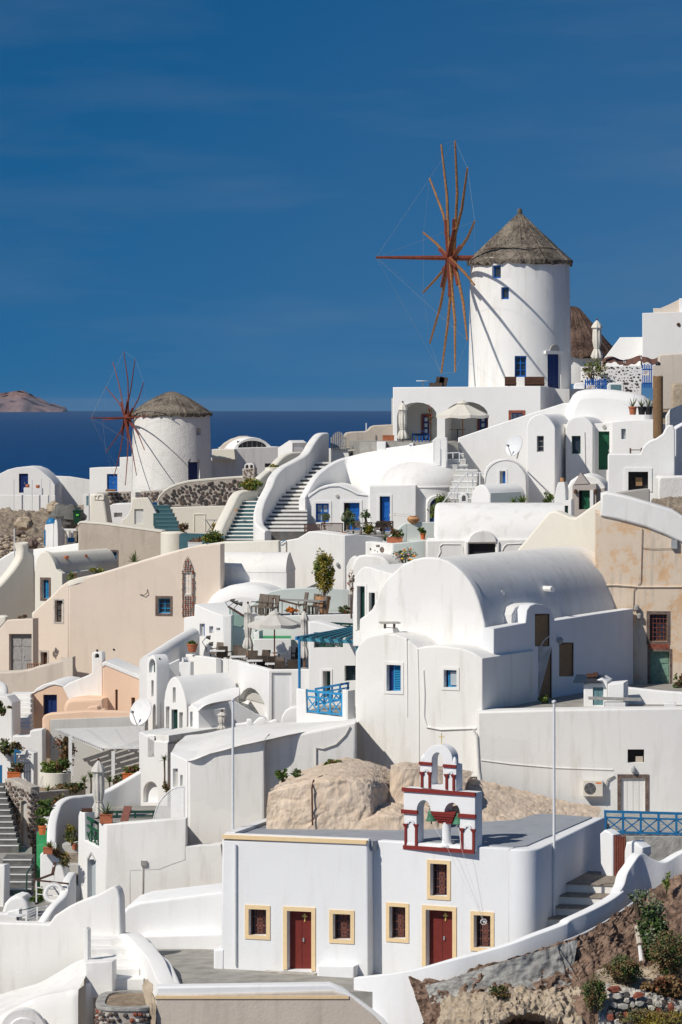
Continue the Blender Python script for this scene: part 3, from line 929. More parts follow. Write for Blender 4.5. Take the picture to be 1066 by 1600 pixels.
MB().pbox(FW,FW.pt(243,1556)[0],FW.pt(545,1556)[0],-.16,-.1,FW.pt(300,1560)[1],FW.pt(300,1555.5)[1]).build('moulding','cream_trim',o,smooth=0)

# white parapet that sweeps up along the stairs to the gate
pw=thing('stair_parapet','white sweeping parapet rising along the chapel stairs above the brown rock','wall',W(800,1500,127.3))
path=[(553,1528,127.9,3.2),(600,1523,127.3,3.0),(650,1515,126.9,2.2),(700,1502,126.7,1.3),(740,1492,126.8,1.0),(772,1483,126.9,.85),(805,1473,127.0,.78),(837,1461,127.3,.85),(868,1450,127.7,.9),(886,1443,128,1.0),
        (893,1437,128.2,1.1),(915,1427,128.7,1.2),(940,1415,129.4,1.2),(962,1402,130.1,1.2),(975,1392,130.6,1.2)]
ribbon(pw,path,.42,'white_cool','parapet_wall',3,.05)
path2=[(970,1392,130.5,1.0),(977,1380,130.9,1.6),(982,1362,131.3,2.2),(992,1346,131.6,2.4),(1004,1333,132.0,2.2),(1020,1342,132.2,1.5),(1040,1347,132.4,1.2),(1066,1332,132.8,1.3),(1100,1315,133,1.4)]
ribbon(pw,path2,.42,'white_cool','upper_wall',4,.06)

# steps beside the flank wall
st=thing('stone_steps','worn stone steps with white risers climbing beside the chapel flank','stairs',W(900,1440,131))
steps=[(848,880,1455,129.6),(866,903,1436,130.4),(880,925,1419,131.2),(895,948,1401,132.0),(915,975,1382,132.9)]
for i,(xa,xb,yt,Y) in enumerate(steps):
    z=Zat(yt,Y);x0,x1=(xa-CX)*Y/FOC,(xb+14-CX)*Y/FOC
    dep=1.1 if i<4 else 3.6
    rot=R(-14);c=V(((x0+x1)/2,Y+dep/2,0));ax=V((math.cos(rot),math.sin(rot),0));ay=V((-math.sin(rot),math.cos(rot),0))
    w_=(x1-x0)/2+.5
    MB().box(c+V((0,0,z-.35)),ax*w_,ay*dep/2,V((0,0,.31))).build('riser','white_old',st,smooth=0)
    MB().box(c+V((0,0,z-.02))-ay*.03,ax*w_,ay*(dep/2+.03),V((0,0,.02))).build('tread','step_stone',st,smooth=0)

# gate posts and slatted maroon gate
GP=Pl(960,135.2,38)
o=thing('gate_wall','white gate posts at the head of the chapel stairs','wall',W(960,1390,135))
body(o,GP,[(937,1303),(944,1297),(951,1299),(958,1305),(958,1420),(940,1420)],.5,'white_cool',b=.07,name='post')
body(o,GP.off(-.6),[(978,1316),(990,1314),(1004,1325),(1004,1337),(990,1355),(982,1400),(975,1420),(975,1330)],.6,'white_cool',b=.1,name='post')
MB().pbox(GP,GP.pt(957,1300)[0],GP.pt(977,1300)[0],.1,.5,Zat(1400,135),Zat(1372,135)).build('sill','white_cool',o,smooth=0)
g=thing('slatted_gate','maroon slatted wooden gate between white posts on the chapel stairs','gate',GP.at(968,1376))
ta,tb=GP.pt(958.5,1340)[0],GP.pt(976.5,1340)[0]
for k in range(5):
    a=ta+(tb-ta)*k/5
    MB().pbox(GP,a+.012,a+(tb-ta)/5-.012,.06,.10,GP.pt(967,1376)[1],GP.pt(967,1306)[1]-.02*(k % 2)).build('slat','wood_red',g,smooth=0)
for yy in (1318,1360):
    MB().pbox(GP,ta,tb,.105,.15,GP.pt(967,yy+4)[1],GP.pt(967,yy)[1]).build('rail','wood_red',g,smooth=0)

# flagpoles
def flagpole(x,y0,y1,Y,r,label):
    o=MB().tube([W(x,y1,Y),W(x,y0+4,Y)],[r,r*.9],10).lathe(W(x,y0+4,Y),[(r*1.5,0),(r*1.6,.06),(r*.4,.1)],10).build('flagpole','white_metal')
    tag(o,label,'pole','tall white poles')
flagpole(866,1094,1440,131.2,.055,'tall white pole standing against the chapel flank by the stairs')
flagpole(364,1091,1305,134.5,.055,'tall white pole at the left corner of the chapel roof')
# ================================================================ hillside under the village
CTRL=[(-14,124,-25),(0,122,-25.5),(8,121,-25.5),(14,124,-23),(-14,134,-24),(-5,134,-22.2),(3,130,-22.6),(7,130,-22.6),(3,137,-19.5),(10,138,-19.5),(14,142,-20.5),
        (-14,150,-23.5),(-8,150,-20.5),(0,148,-17.3),(8,150,-17),(15,150,-19.5),(15,156,-15.5),(-18,165,-21.5),(-10,165,-19.0),(-4,165,-17),(4,165,-15),(14,162,-15.2),(14,170,-14),
        (-18,180,-19),(-8,182,-16.5),(0,180,-15.5),(8,185,-11.5),(17,185,-9.5),(-18,195,-15.8),(-8,195,-14.0),(2,196,-11.5),(10,200,-9),(19,200,-7.5),
        (-18,215,-15),(-6,215,-11.5),(4,212,-7.5),(12,212,-4.2),(20,212,-4),(6,222,-1.2),(13,222,-.6),(22,222,-.6),(22,240,.5),(-20,245,-14),(-8,245,-11),(4,240,-6),(12,240,-2),(-26,270,-11.5),(-12,270,-10.5),(0,270,-9),(14,270,-3),
        (-28,290,-9.8),(-18,295,-9.6),(-6,300,-8.8),(8,300,-6),(24,290,-3),(-30,320,-9.6),(-14,320,-9.5),(0,320,-9),(20,320,-6)]
def hz(x,y):
    sw=s=0.0
    for cx_,cy_,cz in CTRL:
        d=(x-cx_)**2+(y-cy_)**2+.5
        w_=1/d**2.2
        sw+=w_;s+=w_*cz
    z=s/sw
    if y>322: z-=((y-322)/60)**1.3*60
    if y<119: z-=((119-y)/30)**1.2*30
    return max(z,-101)
def terrain():
    xs=[-70+2.0*i for i in range(71)];ys=[60+2.0*i for i in range(171)]
    vs=[]
    for y in ys:
        for x in xs:
            z=hz(x,y)-.5+noise.fractal(V((x*.3,y*.3,0)),1,2,4)*.35
            vs.append(V((x,y,z)))
    nx=len(xs)
    fs=[(j*nx+i,j*nx+i+1,(j+1)*nx+i+1,(j+1)*nx+i) for j in range(len(ys)-1) for i in range(nx-1)]
    o=mk('hillside',vs,fs,'soil',None,smooth=60,recalc=False);tag(o,kind='structure')
terrain()

# ================================================================ rock behind the chapel
def solid_rock(name,label,rows,nx,ny,mat,amp,ns,seed=0,cat='rock',rough=.5,**k):
    o=loft(None,rows,nx,ny,mat,name,amp,ns,seed=seed,rough=rough,**k);return tag(o,label,cat)
solid_rock('rock_outcrop','flat faced ochre rock outcrop behind the chapel roof',
    [[(414,1320,135.1),(450,1320,135.0),(490,1320,134.9),(540,1320,134.9),(575,1320,135.0),(590,1320,135.5),(618,1320,137.4)],
     [(416,1285,135.2),(450,1285,135.1),(490,1285,135.0),(540,1285,135.0),(575,1285,135.1),(590,1285,135.6),(618,1285,137.5)],
     [(417,1262,135.35),(450,1260,135.25),(490,1258,135.1),(540,1258,135.1),(574,1258,135.2),(588,1260,135.8),(616,1262,137.7)],
     [(419,1240,135.5),(450,1232,135.4),(488,1224,135.3),(535,1220,135.3),(572,1224,135.5),(588,1230,136.0),(615,1238,137.9)],
     [(423,1233,135.9),(452,1225,135.8),(489,1217,135.7),(536,1213,135.8),(574,1217,136.0),(590,1221,136.6),(613,1226,138.2)],
     [(432,1227,137.6),(460,1217,138),(494,1207,138.4),(536,1199,139),(575,1204,139),(592,1210,139),(613,1219,139.5)],
     [(440,1220,143),(470,1206,143.6),(500,1194,144.5),(536,1184,146),(570,1188,146),(592,1195,146),(613,1203,146)]],240,130,'rock_ochre',.05,1.3,rough=.8,crack=.045,cscale=.75)
o=MB().tube([W(*p) for p in [(511,1211,137.0),(500,1214,136.4),(490,1220,135.5),(487.5,1232,135.15),(488,1258,134.98),(488.5,1290,134.85)]],.035,6).build('cable','wood_dark');tag(o,'shadow-like dark line drawn down the ochre rock outcrop','cable')  # dark tube added in place of a shadow-like crack line on the rock
solid_rock('rock_ledge','pale ochre rock ledge stepping down beside the belfry',
    [[(540,1320,134.9),(600,1320,134.7),(640,1320,134.7),(700,1320,135)],
     [(545,1285,135.0),(590,1277,134.9),(640,1276,135),(700,1280,135.4)],
     [(552,1272,136.0),(595,1264,135.8),(640,1262,136),(700,1268,136.4)],
     [(560,1264,136.9),(600,1256,136.8),(640,1254,137),(700,1260,137.4)],
     [(608,1256,137.2),(615,1254,137.2),(650,1252,137.3),(720,1258,137.8)],
     [(610,1204,137.8),(630,1200,137.8),(660,1202,138.0),(730,1222,138.5)],
     [(611,1194,144),(640,1190,145),(690,1196,146),(740,1206,147)]],150,90,'rock_ochre',.05,1.1,3,rough=.8,crack=.05,cscale=.9)
solid_rock('rock_bank','rough tan earth bank below the long white wall right of the belfry',
    [[(690,1330,134.5),(760,1330,135),(830,1322,136.4),(880,1312,138.2),(935,1300,140.0)],
     [(690,1302,135.2),(760,1298,136),(830,1292,137.4),(880,1286,139.0),(935,1280,140.4)],
     [(690,1250,139),(760,1258,139.6),(830,1268,140.2),(880,1274,140.6),(935,1276,141)],
     [(690,1205,147),(760,1220,147.3),(830,1238,147.5),(880,1250,147.6),(940,1262,147.8)]],180,90,'rock_ochre',.07,1.4,5,rough=.8,crack=.03,cscale=1.6)

# ================================================================ white house with two blue windows
WP=Pl(754,149.0,28)
wh=thing('white_house','weathered white house with two blue shuttered windows above the chapel','house',WP.at(660,1190))
w1,w2=(604.6,1039,626.8,1080),(694,1047,714,1074)
ol=[(555,1215),(555,1019),(562,1006),(572,996),(585,992),(600,990),(618,991),(634,997),(646,1006),(653,1012.5),(664,1010),(680,1009),(700,1010),(720,1013),(738,1019),(754,1029),(754,1215)]
body(wh,WP,ol,5.2,'white_old',[rect(*w1),rect(*w2)],.07,.3)
shutter(wh,WP,w1,.22,'blue_sky',14,(.35,1.0));trim(wh,WP,w1,4,'white_old',.03)
shutter(wh,WP,w2,.22,'blue_sky',9,(.2,1.0));trim(wh,WP,w2,4,'white_old',.03)
t0,t1,z0,z1=prect(WP,702,1050,712.5,1071)
MB().pbox(WP,t0,t1,.14,.17,z0,z1).build('pane','glass_pale',wh,smooth=0)
# raised plaster seams where old walls were joined, pipe at the corner
MB().tube([WP.at(653,1014,-.01),WP.at(655,1100,-.01),WP.at(655,1200,-.01)],.03,6).build('plaster_seam','white_old',wh)
MB().tube([WP.at(636,996,-.02),WP.at(637,1080,-.015),WP.at(637,1120,-.01)],.022,6).build('plaster_seam','white_old',wh)
MB().tube([WP.at(662,1047,-.01),WP.at(664,1085,-.02),WP.at(663,1120,-.02),WP.at(668,1136,-.03),WP.at(690,1140,-.03),WP.at(745,1138,-.02)],.05,6).build('plaster_seam','white_old',wh)
# chimney with stone cap
cb=WP.at(594,990,.9)
o=thing('chimney','squat white chimney with a stone slab cap on the white house','chimney',cb)
MB().lathe(cb+V((0,0,-.3)),[(.50,0),(.46,.35),(.36,.5)],4,a0=R(20)).build('stack','white_old',o,smooth=0)
for dx,dy in ((-.2,-.15),(.2,-.15),(.2,.15),(-.2,.15)): MB().box(cb+V((dx,dy,.28)),(.05,0,0),(0,.05,0),(0,0,.1)).build('brick_leg','lava_brown',o,smooth=0)
MB().box(cb+V((0,0,.42)),(.42,.05,0),(-.05,.3,0),(0,0,.035)).build('cap_slab','stone_pale',o,smooth=0)

# ---- long terrace wall to the right with small window and door
TP=Pl(748,148.4,2)
tw=thing('terrace_wall','long white retaining wall with a boarded door and small square window','wall',TP.at(900,1300))
wq,dq=(981,1171,1007,1192),(971,1216,1008.5,1305)
body(tw,TP,[(746,1112),(860,1109),(1085,1107),(1085,1360),(746,1300)],1.2,'white_old',[rect(*wq),rect(*dq)],.09,.4)
t0,t1,z0,z1=prect(TP,*wq)
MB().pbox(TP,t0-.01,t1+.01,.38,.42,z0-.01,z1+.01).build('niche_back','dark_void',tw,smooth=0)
MB().pbox(TP,t0+.35,t1-.05,.2,.38,z0,z0+.25).build('niche_shelf','beige',tw,smooth=0)
o=door(tw,TP,dq,.1,'white_old','none',handle=None)
for k in range(4):
    t0,t1,z0,z1=prect(TP,*dq);a=t0+(t1-t0)*k/4
    MB().pbox(TP,a+.01,a+(t1-t0)/4-.01,.07,.1,z0,z1-.01).build('plank','white_old',o,smooth=0)
trim(tw,TP,dq,6,'lava_brown',.03,'door_surround',bottom=False)
MB().tube([TP.at(740,1140,-.02),TP.at(745,1150,-.03),TP.at(748,1200,-.02),TP.at(752,1225,0)],.06,6).build('plaster_seam','white_old',tw)
MB().tube([TP.at(752,1188,-.01),TP.at(800,1194,-.015),TP.at(870,1200,-.01),TP.at(958,1203,-.01)],.03,6).build('plaster_seam','white_old',tw)
c=TP.at(990,1202,-.1);MB().lathe(c+V((0,0,-.16)),[(.04,0),(.1,.06),(.1,.2),(.03,.3)],10).build('wall_lamp','grey_metal',tw)
# air conditioner
ac=thing('air_conditioner','boxy white air conditioner unit on the long wall beside the door','air conditioner',TP.at(927,1244,-.2))
t0,t1,z0,z1=prect(TP,911.5,1219,941.5,1243)
MB().pbox(TP,t0,t1,-.32,-.02,z0,z1).build('casing','canvas',ac,smooth=0)
tc_,zc_=t0+(t1-t0)*.34,(z0+z1)/2
MB().tube([TP.w(tc_,-.335,zc_),TP.w(tc_,-.31,zc_)],.24,20).build('fan_well','black',ac)
m=MB()
for r_ in (.08,.14,.2):
    m.tube([TP.w(tc_+r_*math.cos(a),-.345,zc_+r_*math.sin(a)) for a in [2*math.pi*k/16 for k in range(17)]],.008,4)
for k in range(4): m.bar(TP.w(tc_,-.345,zc_),TP.w(tc_+.22*math.cos(k*1.57+.4),-.345,zc_+.22*math.sin(k*1.57+.4)),.014)
m.build('fan_grille','grey_metal',ac)
MB().pbox(TP,t1-.28,t1-.05,-.326,-.318,z1-.12,z1-.06).build('sticker','flower_orange',ac,smooth=0)
MB().tube([TP.w(t1,-.1,zc_+.05),TP.w(t1+.12,-.1,zc_+.1),TP.w(t1+.2,-.08,z1+.05),TP.w(t1+.5,-.05,z1+.2)],.04,6).build('pipe','canvas_grey',ac)
for ta_ in (t0+.1,t1-.14): MB().pbox(TP,ta_,ta_+.04,-.3,.02,z0-.06,z0).build('bracket','grey_metal',ac,smooth=0)

# ---- walkway with blue railing
zk=Zat(1303,141)
o=slab(None,fp((945,140.2),(1090,140.2),(1090,148.3),(945,148.3)),zk,zk-3.5,'concrete',.04,'walkway');tag(o,kind='structure')
rl=thing('blue_railing','blue wooden railing with crossed braces along the walkway by the boarded door','railing',W(1000,1303,140.3))
RP=Pl(945,140.4,1)
def railing(parent,pl,x0,x1,ytl,ytr,hpx,nb,mat,post=.09,x_brace=True,midrail=.27,parts=True):
    """posts, top rail, lower rails and X braces, each its own part"""
    ta,za=pl.pt(x0,ytl);tb,zb=pl.pt(x1,ytr)
    sc_=pl.at(x0,ytl).y/FOC;h=hpx*sc_
    def zt_(t): return za+(zb-za)*(t-ta)/(tb-ta)
    for k in range(nb+1):
        t=ta+(tb-ta)*k/nb
        MB().pbox(pl,t-post/2,t+post/2,-post/2,post/2,zt_(t)-h,zt_(t)-.02).build('post',mat,parent,smooth=0)
    for q,w_ in ((0,.1),(midrail,.07),(.93,.08)):
        MB().bar(pl.w(ta-.05,0,za-h*q),pl.w(tb+.05,0,zb-h*q),.07,w_).build('rail',mat,parent,smooth=0)
    if x_brace:
        for k in range(nb):
            a,b_=ta+(tb-ta)*k/nb,ta+(tb-ta)*(k+1)/nb
            z1a,z0a,z1b,z0b=zt_(a)-h*midrail,zt_(a)-h*.93,zt_(b_)-h*midrail,zt_(b_)-h*.93
            MB().bar(pl.w(a,-.01,z1a),pl.w(b_,-.01,z0b),.035,.05).build('brace',mat,parent,smooth=0)
            MB().bar(pl.w(a,.03,z0a),pl.w(b_,.03,z1b),.035,.05).build('brace',mat,parent,smooth=0)
railing(rl,RP,946,1085,1268,1272,34,5,'blue_rail')

# ================================================================ big barrel-vaulted house
GP2=Pl(759,151.2,28)
bv=thing('vaulted_house','large white barrel vaulted house with boarded brown openings on its shaded side','house',GP2.at(680,1060))
ol=[(561,1075),(561,968),(571,961),(581,952),(588,938),(594,922),(602,907),(616,894),(629,882),(646,874),(660,871),(673,870.5),(686,872),(698,876),(711,884),(722.5,894),(733,907),(741,920),(748,938),(753,955),(757,972),(759,990),(759,1075)]
body(bv,GP2,ol,.5,'white',b=.08)
vo=[(590,990),(592,930),(600,910),(616,896),(629,884),(646,876),(660,873),(673,872.5),(686,874),(698,878),(711,886),(721.5,896),(731,908),(739,921),(746,939),(751,956),(755,973),(756,992),(756,1000),(590,1000)]
q=GP2.off(.45)
poly=[GP2.pt(*p) for p in vo]
vs,fs,fl=xpoly(poly,14.6,lambda u,v,w: q.w(u,w,v),0.0)
mk('vault',vs,fs,'white_old',bv,smooth=50,flat=fl)
SP=Pl(990,163.3,-61.5)
dA,wA,dB=(836,959,859.5,1010),(874,1004,897,1057),(841,1010,863,1094)
so=[(772,982),(822,973),(824,953),(829,946),(838,943),(850,945),(860,951),(865,961),(867,970),(873,968.5),(930,959.5),(990,951),(990,1120),(772,1120)]
body(bv,SP,so,.55,'white_cool',[rect(*dA),rect(*wA),rect(*dB)],.05,.14,name='side_wall')
q2=SP.off(.5)
ar=[(801,985),(802,957),(808,946),(820,940),(838,939),(850,942),(860,948),(866,958),(868,985)]
ar=[(p[0]-2,p[1]+3) for p in ar]
pa=[q2.pt(*p) for p in ar]
vs,fs,fl=xpoly(pa,1.6,lambda u,v,w: q2.w(u,w,v),.05);mk('dormer',vs,fs,'white',bv,flat=fl)
for r_,nm in ((dA,'boarded_hatch'),(wA,'boarded_window'),(dB,'boarded_door')):
    t0,t1,z0,z1=prect(SP,*r_)
    MB().pbox(SP,t0-.01,t1+.01,.06,.12,z0-.01,z1+.01).build(nm,'wood_brown',bv,smooth=0)
    m=MB();fw_=.07
    m.pbox(SP,t0-.01,t0+fw_,.03,.058,z0,z1).pbox(SP,t1-fw_,t1+.01,.03,.058,z0,z1).pbox(SP,t0+fw_,t1-fw_,.03,.058,z1-fw_,z1)
    m.build('board_frame','wood_dark',bv,smooth=0)
for (x,y) in ((775,927),(853,920)):     # rain spouts on the vault
    # point on vault surface
    u=(x-690)/260.0
    p=W(x,y,154.2 if x<800 else 157.6)
    MB().tube([p+V((-.35,.5,.0)),p+V((.28,-.4,.0))],[.12,.14],8).build('spout','white',bv)
lamp=SP.at(872,1003,-.12)
MB().lathe(lamp+V((0,0,-.1)),[(.05,0),(.12,.1),(.13,.22),(.03,.32)],10).build('wall_lamp','grey_metal',bv)
MB().tube([SP.at(843,1010,-.05),SP.at(846,1000,-.15),SP.at(853,993,-.2),SP.at(860,995,-.12),SP.at(862,1000,-.05)],.018,6).build('loose_cable','white_paint',bv)

# ---- small house with door and window left of the gable
NP=Pl(590,154.5,30)
nb=thing('small_house','small white house with two narrow recessed openings left of the big vault','house',NP.at(570,990))
h1,h2=(558.5,916,570.5,985),(577,926,586.5,960)
body(nb,NP,[(551,1010),(551,906),(556,899),(562,890),(569,885),(578,886),(590,890),(605,894),(625,900),(625,1010)],6,'white',[rect(*h1),rect(*h2)],.06,.35)
door(nb,NP,h1,.3,'green_dark','plank',open_f=0)
window(nb,NP,h2,.28,'green_dark','glass',1,2)
trim(nb,NP,h1,3,'white',.03,bottom=False);trim(nb,NP,h2,3,'white',.03)

# ================================================================ terrace in front of the vault's side
zf=Zat(1108,149)-.08
o=slab(None,fp((752,149.55),(1100,149.55),(1100,163.2),(985,163.2),(845,156)),zf,zf-1,'paving',0,'terrace_floor');tag(o,kind='structure')
HP=Pl(945,151.0,12)
o=thing('terrace_hut','small white hut with a faded blue plank door on the terrace','hut',HP.at(945,1104))
hd_=(926.5,1074,943,1102)
body(o,HP,[(912,1069),(925,1066),(940,1059.5),(949,1065),(950,1112),(912,1112)],1.6,'white_clean',[rect(*hd_)],.05,.12)
dd=door(o,HP,hd_,.08,'teal_light','plank')
body(o,HP.off(-.35),[(950,1069),(975,1067),(975,1112),(950,1112)],1.5,'white_clean',b=.04,name='annex')
MB().box(HP.at(924,1066,.4)+V((-.15,-.1,.12)),HP.d*.62,(HP.nin*.5+V((0,0,.12))),V((0,0,.03))).build('canopy','glass',o,smooth=0)
MB().box(HP.at(921,1062,.4)+V((0,0,.16)),HP.d*.16,HP.nin*.12,V((0,0,.08))).box(HP.at(929,1061,.4)+V((0,0,.16)),HP.d*.1,HP.nin*.1,V((0,0,.09))).build('stone_weight','wood_dark',o,smooth=0)
o=ribbon(None,[(962,1072,152.6,2),(1000,1076,152.4,2),(1040,1080,152.2,2),(1090,1083,152,2)],.4,'white_clean','garden_wall',3,.08)
tag(o,'low white wall on the terrace below the ochre house','wall')
bn=thing('stone_bench','concrete slab bench on a white block behind the terrace edge','bench',W(960,1112,150))
p=W(961,1098,149.9)
MB().box(p+V((0,0,-.3)),(.43,0,0),(0,.2,0),(0,0,.33)).build('block','white_clean',bn,smooth=0)
MB().box(W(961,1092,149.9),(1.12,.0,-.03),(0,.25,0),(0,0,.05)).build('seat','concrete',bn,smooth=0)
o=slab(None,fp((1038,149.8),(1056,149.8),(1056,150.5),(1038,150.5)),Zat(1098,150),zf-.1,'white_clean',.05,'white_block');tag(o,'small white plaster block on the terrace edge at right','block')

# ================================================================ ochre ruin at the right edge
OP=Pl(990,163.6,4)
oh=thing('ochre_house','peeling ochre plastered house with barred window above a green door','house',OP.at(1020,1080))
ow,od=(1015.5,960,1042.5,1002),(1016,1018,1046.5,1085)
body(oh,OP,[(930,800),(960,806),(985,812),(1010,818),(1040,833),(1066,845),(1100,860),(1100,1100),(930,1100)],3,'ochre_wall',[rect(*ow),rect(*od)],.03,.35)
body(oh,OP,[(939,772),(948,769),(985,777),(1050,796),(1066,806),(1100,825),(1100,868),(1066,848),(1040,836),(1010,824),(985,817),(962,811),(939,806)],2.5,'white',b=.1,n0=-.14,name='parapet')
window(oh,OP,ow,.3,'wood_dark','glass',2,3,.09)
m=MB();t0,t1,z0,z1=prect(OP,*ow)
for k in range(1,5): m.pbox(OP,t0+(t1-t0)*k/5-.01,t0+(t1-t0)*k/5+.01,.12,.14,z0,z1)
for k in range(1,6): m.pbox(OP,t0,t1,.105,.119,z0+(z1-z0)*k/6-.01,z0+(z1-z0)*k/6+.01)
m.build('bars','lava_red',oh,smooth=0)
trim(oh,OP,ow,5,'lava_brown',.02,'window_surround')
t0,t1,z0,z1=prect(OP,1012,1006,1046,1014)
MB().pbox(OP,t0,t1,-.03,.02,z0,z1).build('lintel','lava_red',oh,smooth=0)
speck('green_worn',(0.10,0.22,0.17),(0.24,0.36,0.29),7,.8,.2,8,.02)
door(oh,OP,od,.25,'green_worn','panel');trim(oh,OP,od,4,'lava_brown',.02,'door_surround',bottom=False)
MB().tube([OP.at(1004,826,-.05),OP.at(1003,870,-.04),OP.at(1002,910,-.04),OP.at(991,922,-.04),OP.at(990,955,-.04)],.015,6).tube([OP.at(1003,856,-.05),OP.at(1020,858,-.04),OP.at(1050,857,-.05)],.011,6).build('cable','wood_dark',oh)
MB().tube([OP.at(935,915,-.01),OP.at(962,914,-.03),OP.at(1000,917,-.02),OP.at(1090,917,-.02)],.05,6).build('string_course','ochre_wall',oh)
t0,t1,z0,z1=prect(OP,1049,843,1058.5,857)
MB().pbox(OP,t0,t1,-.18,.02,z0,z1).build('meter_box','grey_metal',oh,smooth=0)
for (x,y) in ((995,950),(999,963)):
    c=OP.at(x,y,-.15);MB().lathe(c+V((0,0,-.14)),[(.05,0),(.13,.06),(.12,.22),(.04,.3)],10).build('wall_lamp','wood_grey',oh)
CP=Pl(940,167.5,22)
o=thing('cream_gable_wall','cream white garden wall with a dipping top behind the big vault','wall',CP.at(880,900))
body(o,CP,[(800,868),(818,848),(836,826),(851,808),(858,800),(868,798),(880,803),(890,808),(899,809),(908,803),(920,794),(942,779),(946,920),(800,920)],.8,'cream',b=.1)

# vault seen from the side, with dormer and grilled openings
VP=Pl(760,186,3)
o=thing('side_vault_house','white vaulted house seen side on with a low arched dormer','house',VP.at(760,880))
ta,tb=VP.pt(678,800)[0],VP.pt(880,800)[0]
zs,zt2=VP.pt(760,845)[1],VP.pt(760,787.5)[1]
prof=[(0,zs)]+[(2.6-2.6*math.cos(a),zs+(zt2-zs)*math.sin(a)) for a in [math.pi/2*k/12 for k in range(1,13)]]+[(5,zs)]
vs,fs,fl=xpoly(prof,tb-ta,lambda u,v,w: VP.w(ta+w,u,v),.25);mk('vault',vs,fs,'white',o,smooth=50,flat=fl)
vw=(733,849.5,774,868)
body(o,VP.off(-.25),[(666,844),(900,842),(900,910),(666,910)],3,'white',[rect(*vw)],.08,.3)
t0,t1,z0,z1=prect(VP.off(-.25),*vw)
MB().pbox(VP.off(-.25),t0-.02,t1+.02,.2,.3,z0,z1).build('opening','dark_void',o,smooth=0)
d_=[(731,848)]+circ(754,846,22,17,170,10,10)+[(777,848)]
body(o,VP.off(-.45),d_,3.0,'white',b=.06,name='dormer')
body(o,VP.off(-.4),[(727,846),(731.5,846),(731.5,900),(727,900)],.3,'white',b=.04,name='pier')
body(o,VP.off(-.38),[(776,846),(780,846),(780,900),(776,900)],.3,'white',b=.04,name='pier')
for pts in ([(683,873),(689,862),(688,853),(692,850),(720,850),(723,854),(725,870)],[(785,860),(788,854),(792,850),(815,849)]):
    MB().tube([VP.at(x,y,-.27) for x,y in pts],.03,5).build('relief_frame','white_old',o)
# ================================================================ windmills
def thatch_cone(parent,c,prof,mat,n=110,name='thatched_cap',seed=1):
    r_=random.Random(seed);off=[r_.uniform(-.05,.05) for _ in range(n)];ln=[r_.uniform(-.22,.05) for _ in range(n)]
    vs=[];fs=[]
    m_=len(prof)
    for j,(r0,z) in enumerate(prof):
        for k in range(n):
            a=2*math.pi*k/n
            rr=max(.01,r0+off[k]*min(1,r0)+r_.uniform(-.012,.012))
            zz=z+(ln[k] if j==0 else (ln[k]*.2 if j==1 else 0))
            vs.append(V(c)+V((math.cos(a)*rr,math.sin(a)*rr,zz)))
    for j in range(m_-1):
        for k in range(n):
            a,b=j*n+k,j*n+(k+1) % n
            fs.append((a,b,b+n,a+n))
    fs.append(tuple(range((m_-1)*n,m_*n)));fs.append(tuple(range(n-1,-1,-1)))
    return mk(name,vs,fs,mat,parent,smooth=20)

def tower_hole(parent,c,R0,R1,H,rects,mat,name='tower',n=96,rec=.35,bulge=0.0):
    """tapered round tower whose wall is really cut at the openings: rects = (angle0, angle1, z0, z1, arched)"""
    zs=sorted(set([0,H]+[H*k/14 for k in range(15)]+[z for r_ in rects for z in (r_[2],r_[3])]))
    an=sorted(set([2*math.pi*k/n for k in range(n)]+[a for r_ in rects for a in (r_[0],r_[1])]))
    def rad(z): return R0+(R1-R0)*z/H
    vs=[];fs=[];na=len(an)
    def P(a,z,d=0): 
        r_=rad(z)-d;return V(c)+V((r_*math.cos(a),r_*math.sin(a),z))
    for z in zs:
        for a in an: vs.append(P(a,z))
    def inhole(a,z):
        return any(r_[0]-1e-6<a<r_[1]+1e-6 and r_[2]<z<r_[3] for r_ in rects)
    for j in range(len(zs)-1):
        for k in range(na):
            a2=an[(k+1) % na]+(2*math.pi if k==na-1 else 0)
            if inhole((an[k]+a2)/2 % (2*math.pi),(zs[j]+zs[j+1])/2): continue
            fs.append((j*na+k,j*na+(k+1) % na,(j+1)*na+(k+1) % na,(j+1)*na+k))
    top=len(vs);fs.append(tuple((len(zs)-1)*na+k for k in range(na)))
    for (a0,a1,z0,z1,_) in rects:
        k=4;base=len(vs)
        ring=[(a0+(a1-a0)*i/k,z0) for i in range(k+1)]+[(a1-(a1-a0)*i/k,z1) for i in range(k+1)]
        vs+=[P(a,z) for a,z in ring]+[P(a,z,rec) for a,z in ring];m_=len(ring)
        for i in range(m_): fs.append((base+i,base+(i+1) % m_,base+m_+(i+1) % m_,base+m_+i))
    return mk(name,vs,fs,mat,parent,smooth=25)

def tower_plane(c,r_,ang):
    """plane touching the tower at angle ang (facing outwards)"""
    nrm=V((math.cos(ang),math.sin(ang),0))
    p=Pl(533,100,0)
    p.p=V((c[0],c[1],0))+nrm*r_;p.nin=-nrm;p.d=V((-nrm.y,nrm.x,0))
    return p

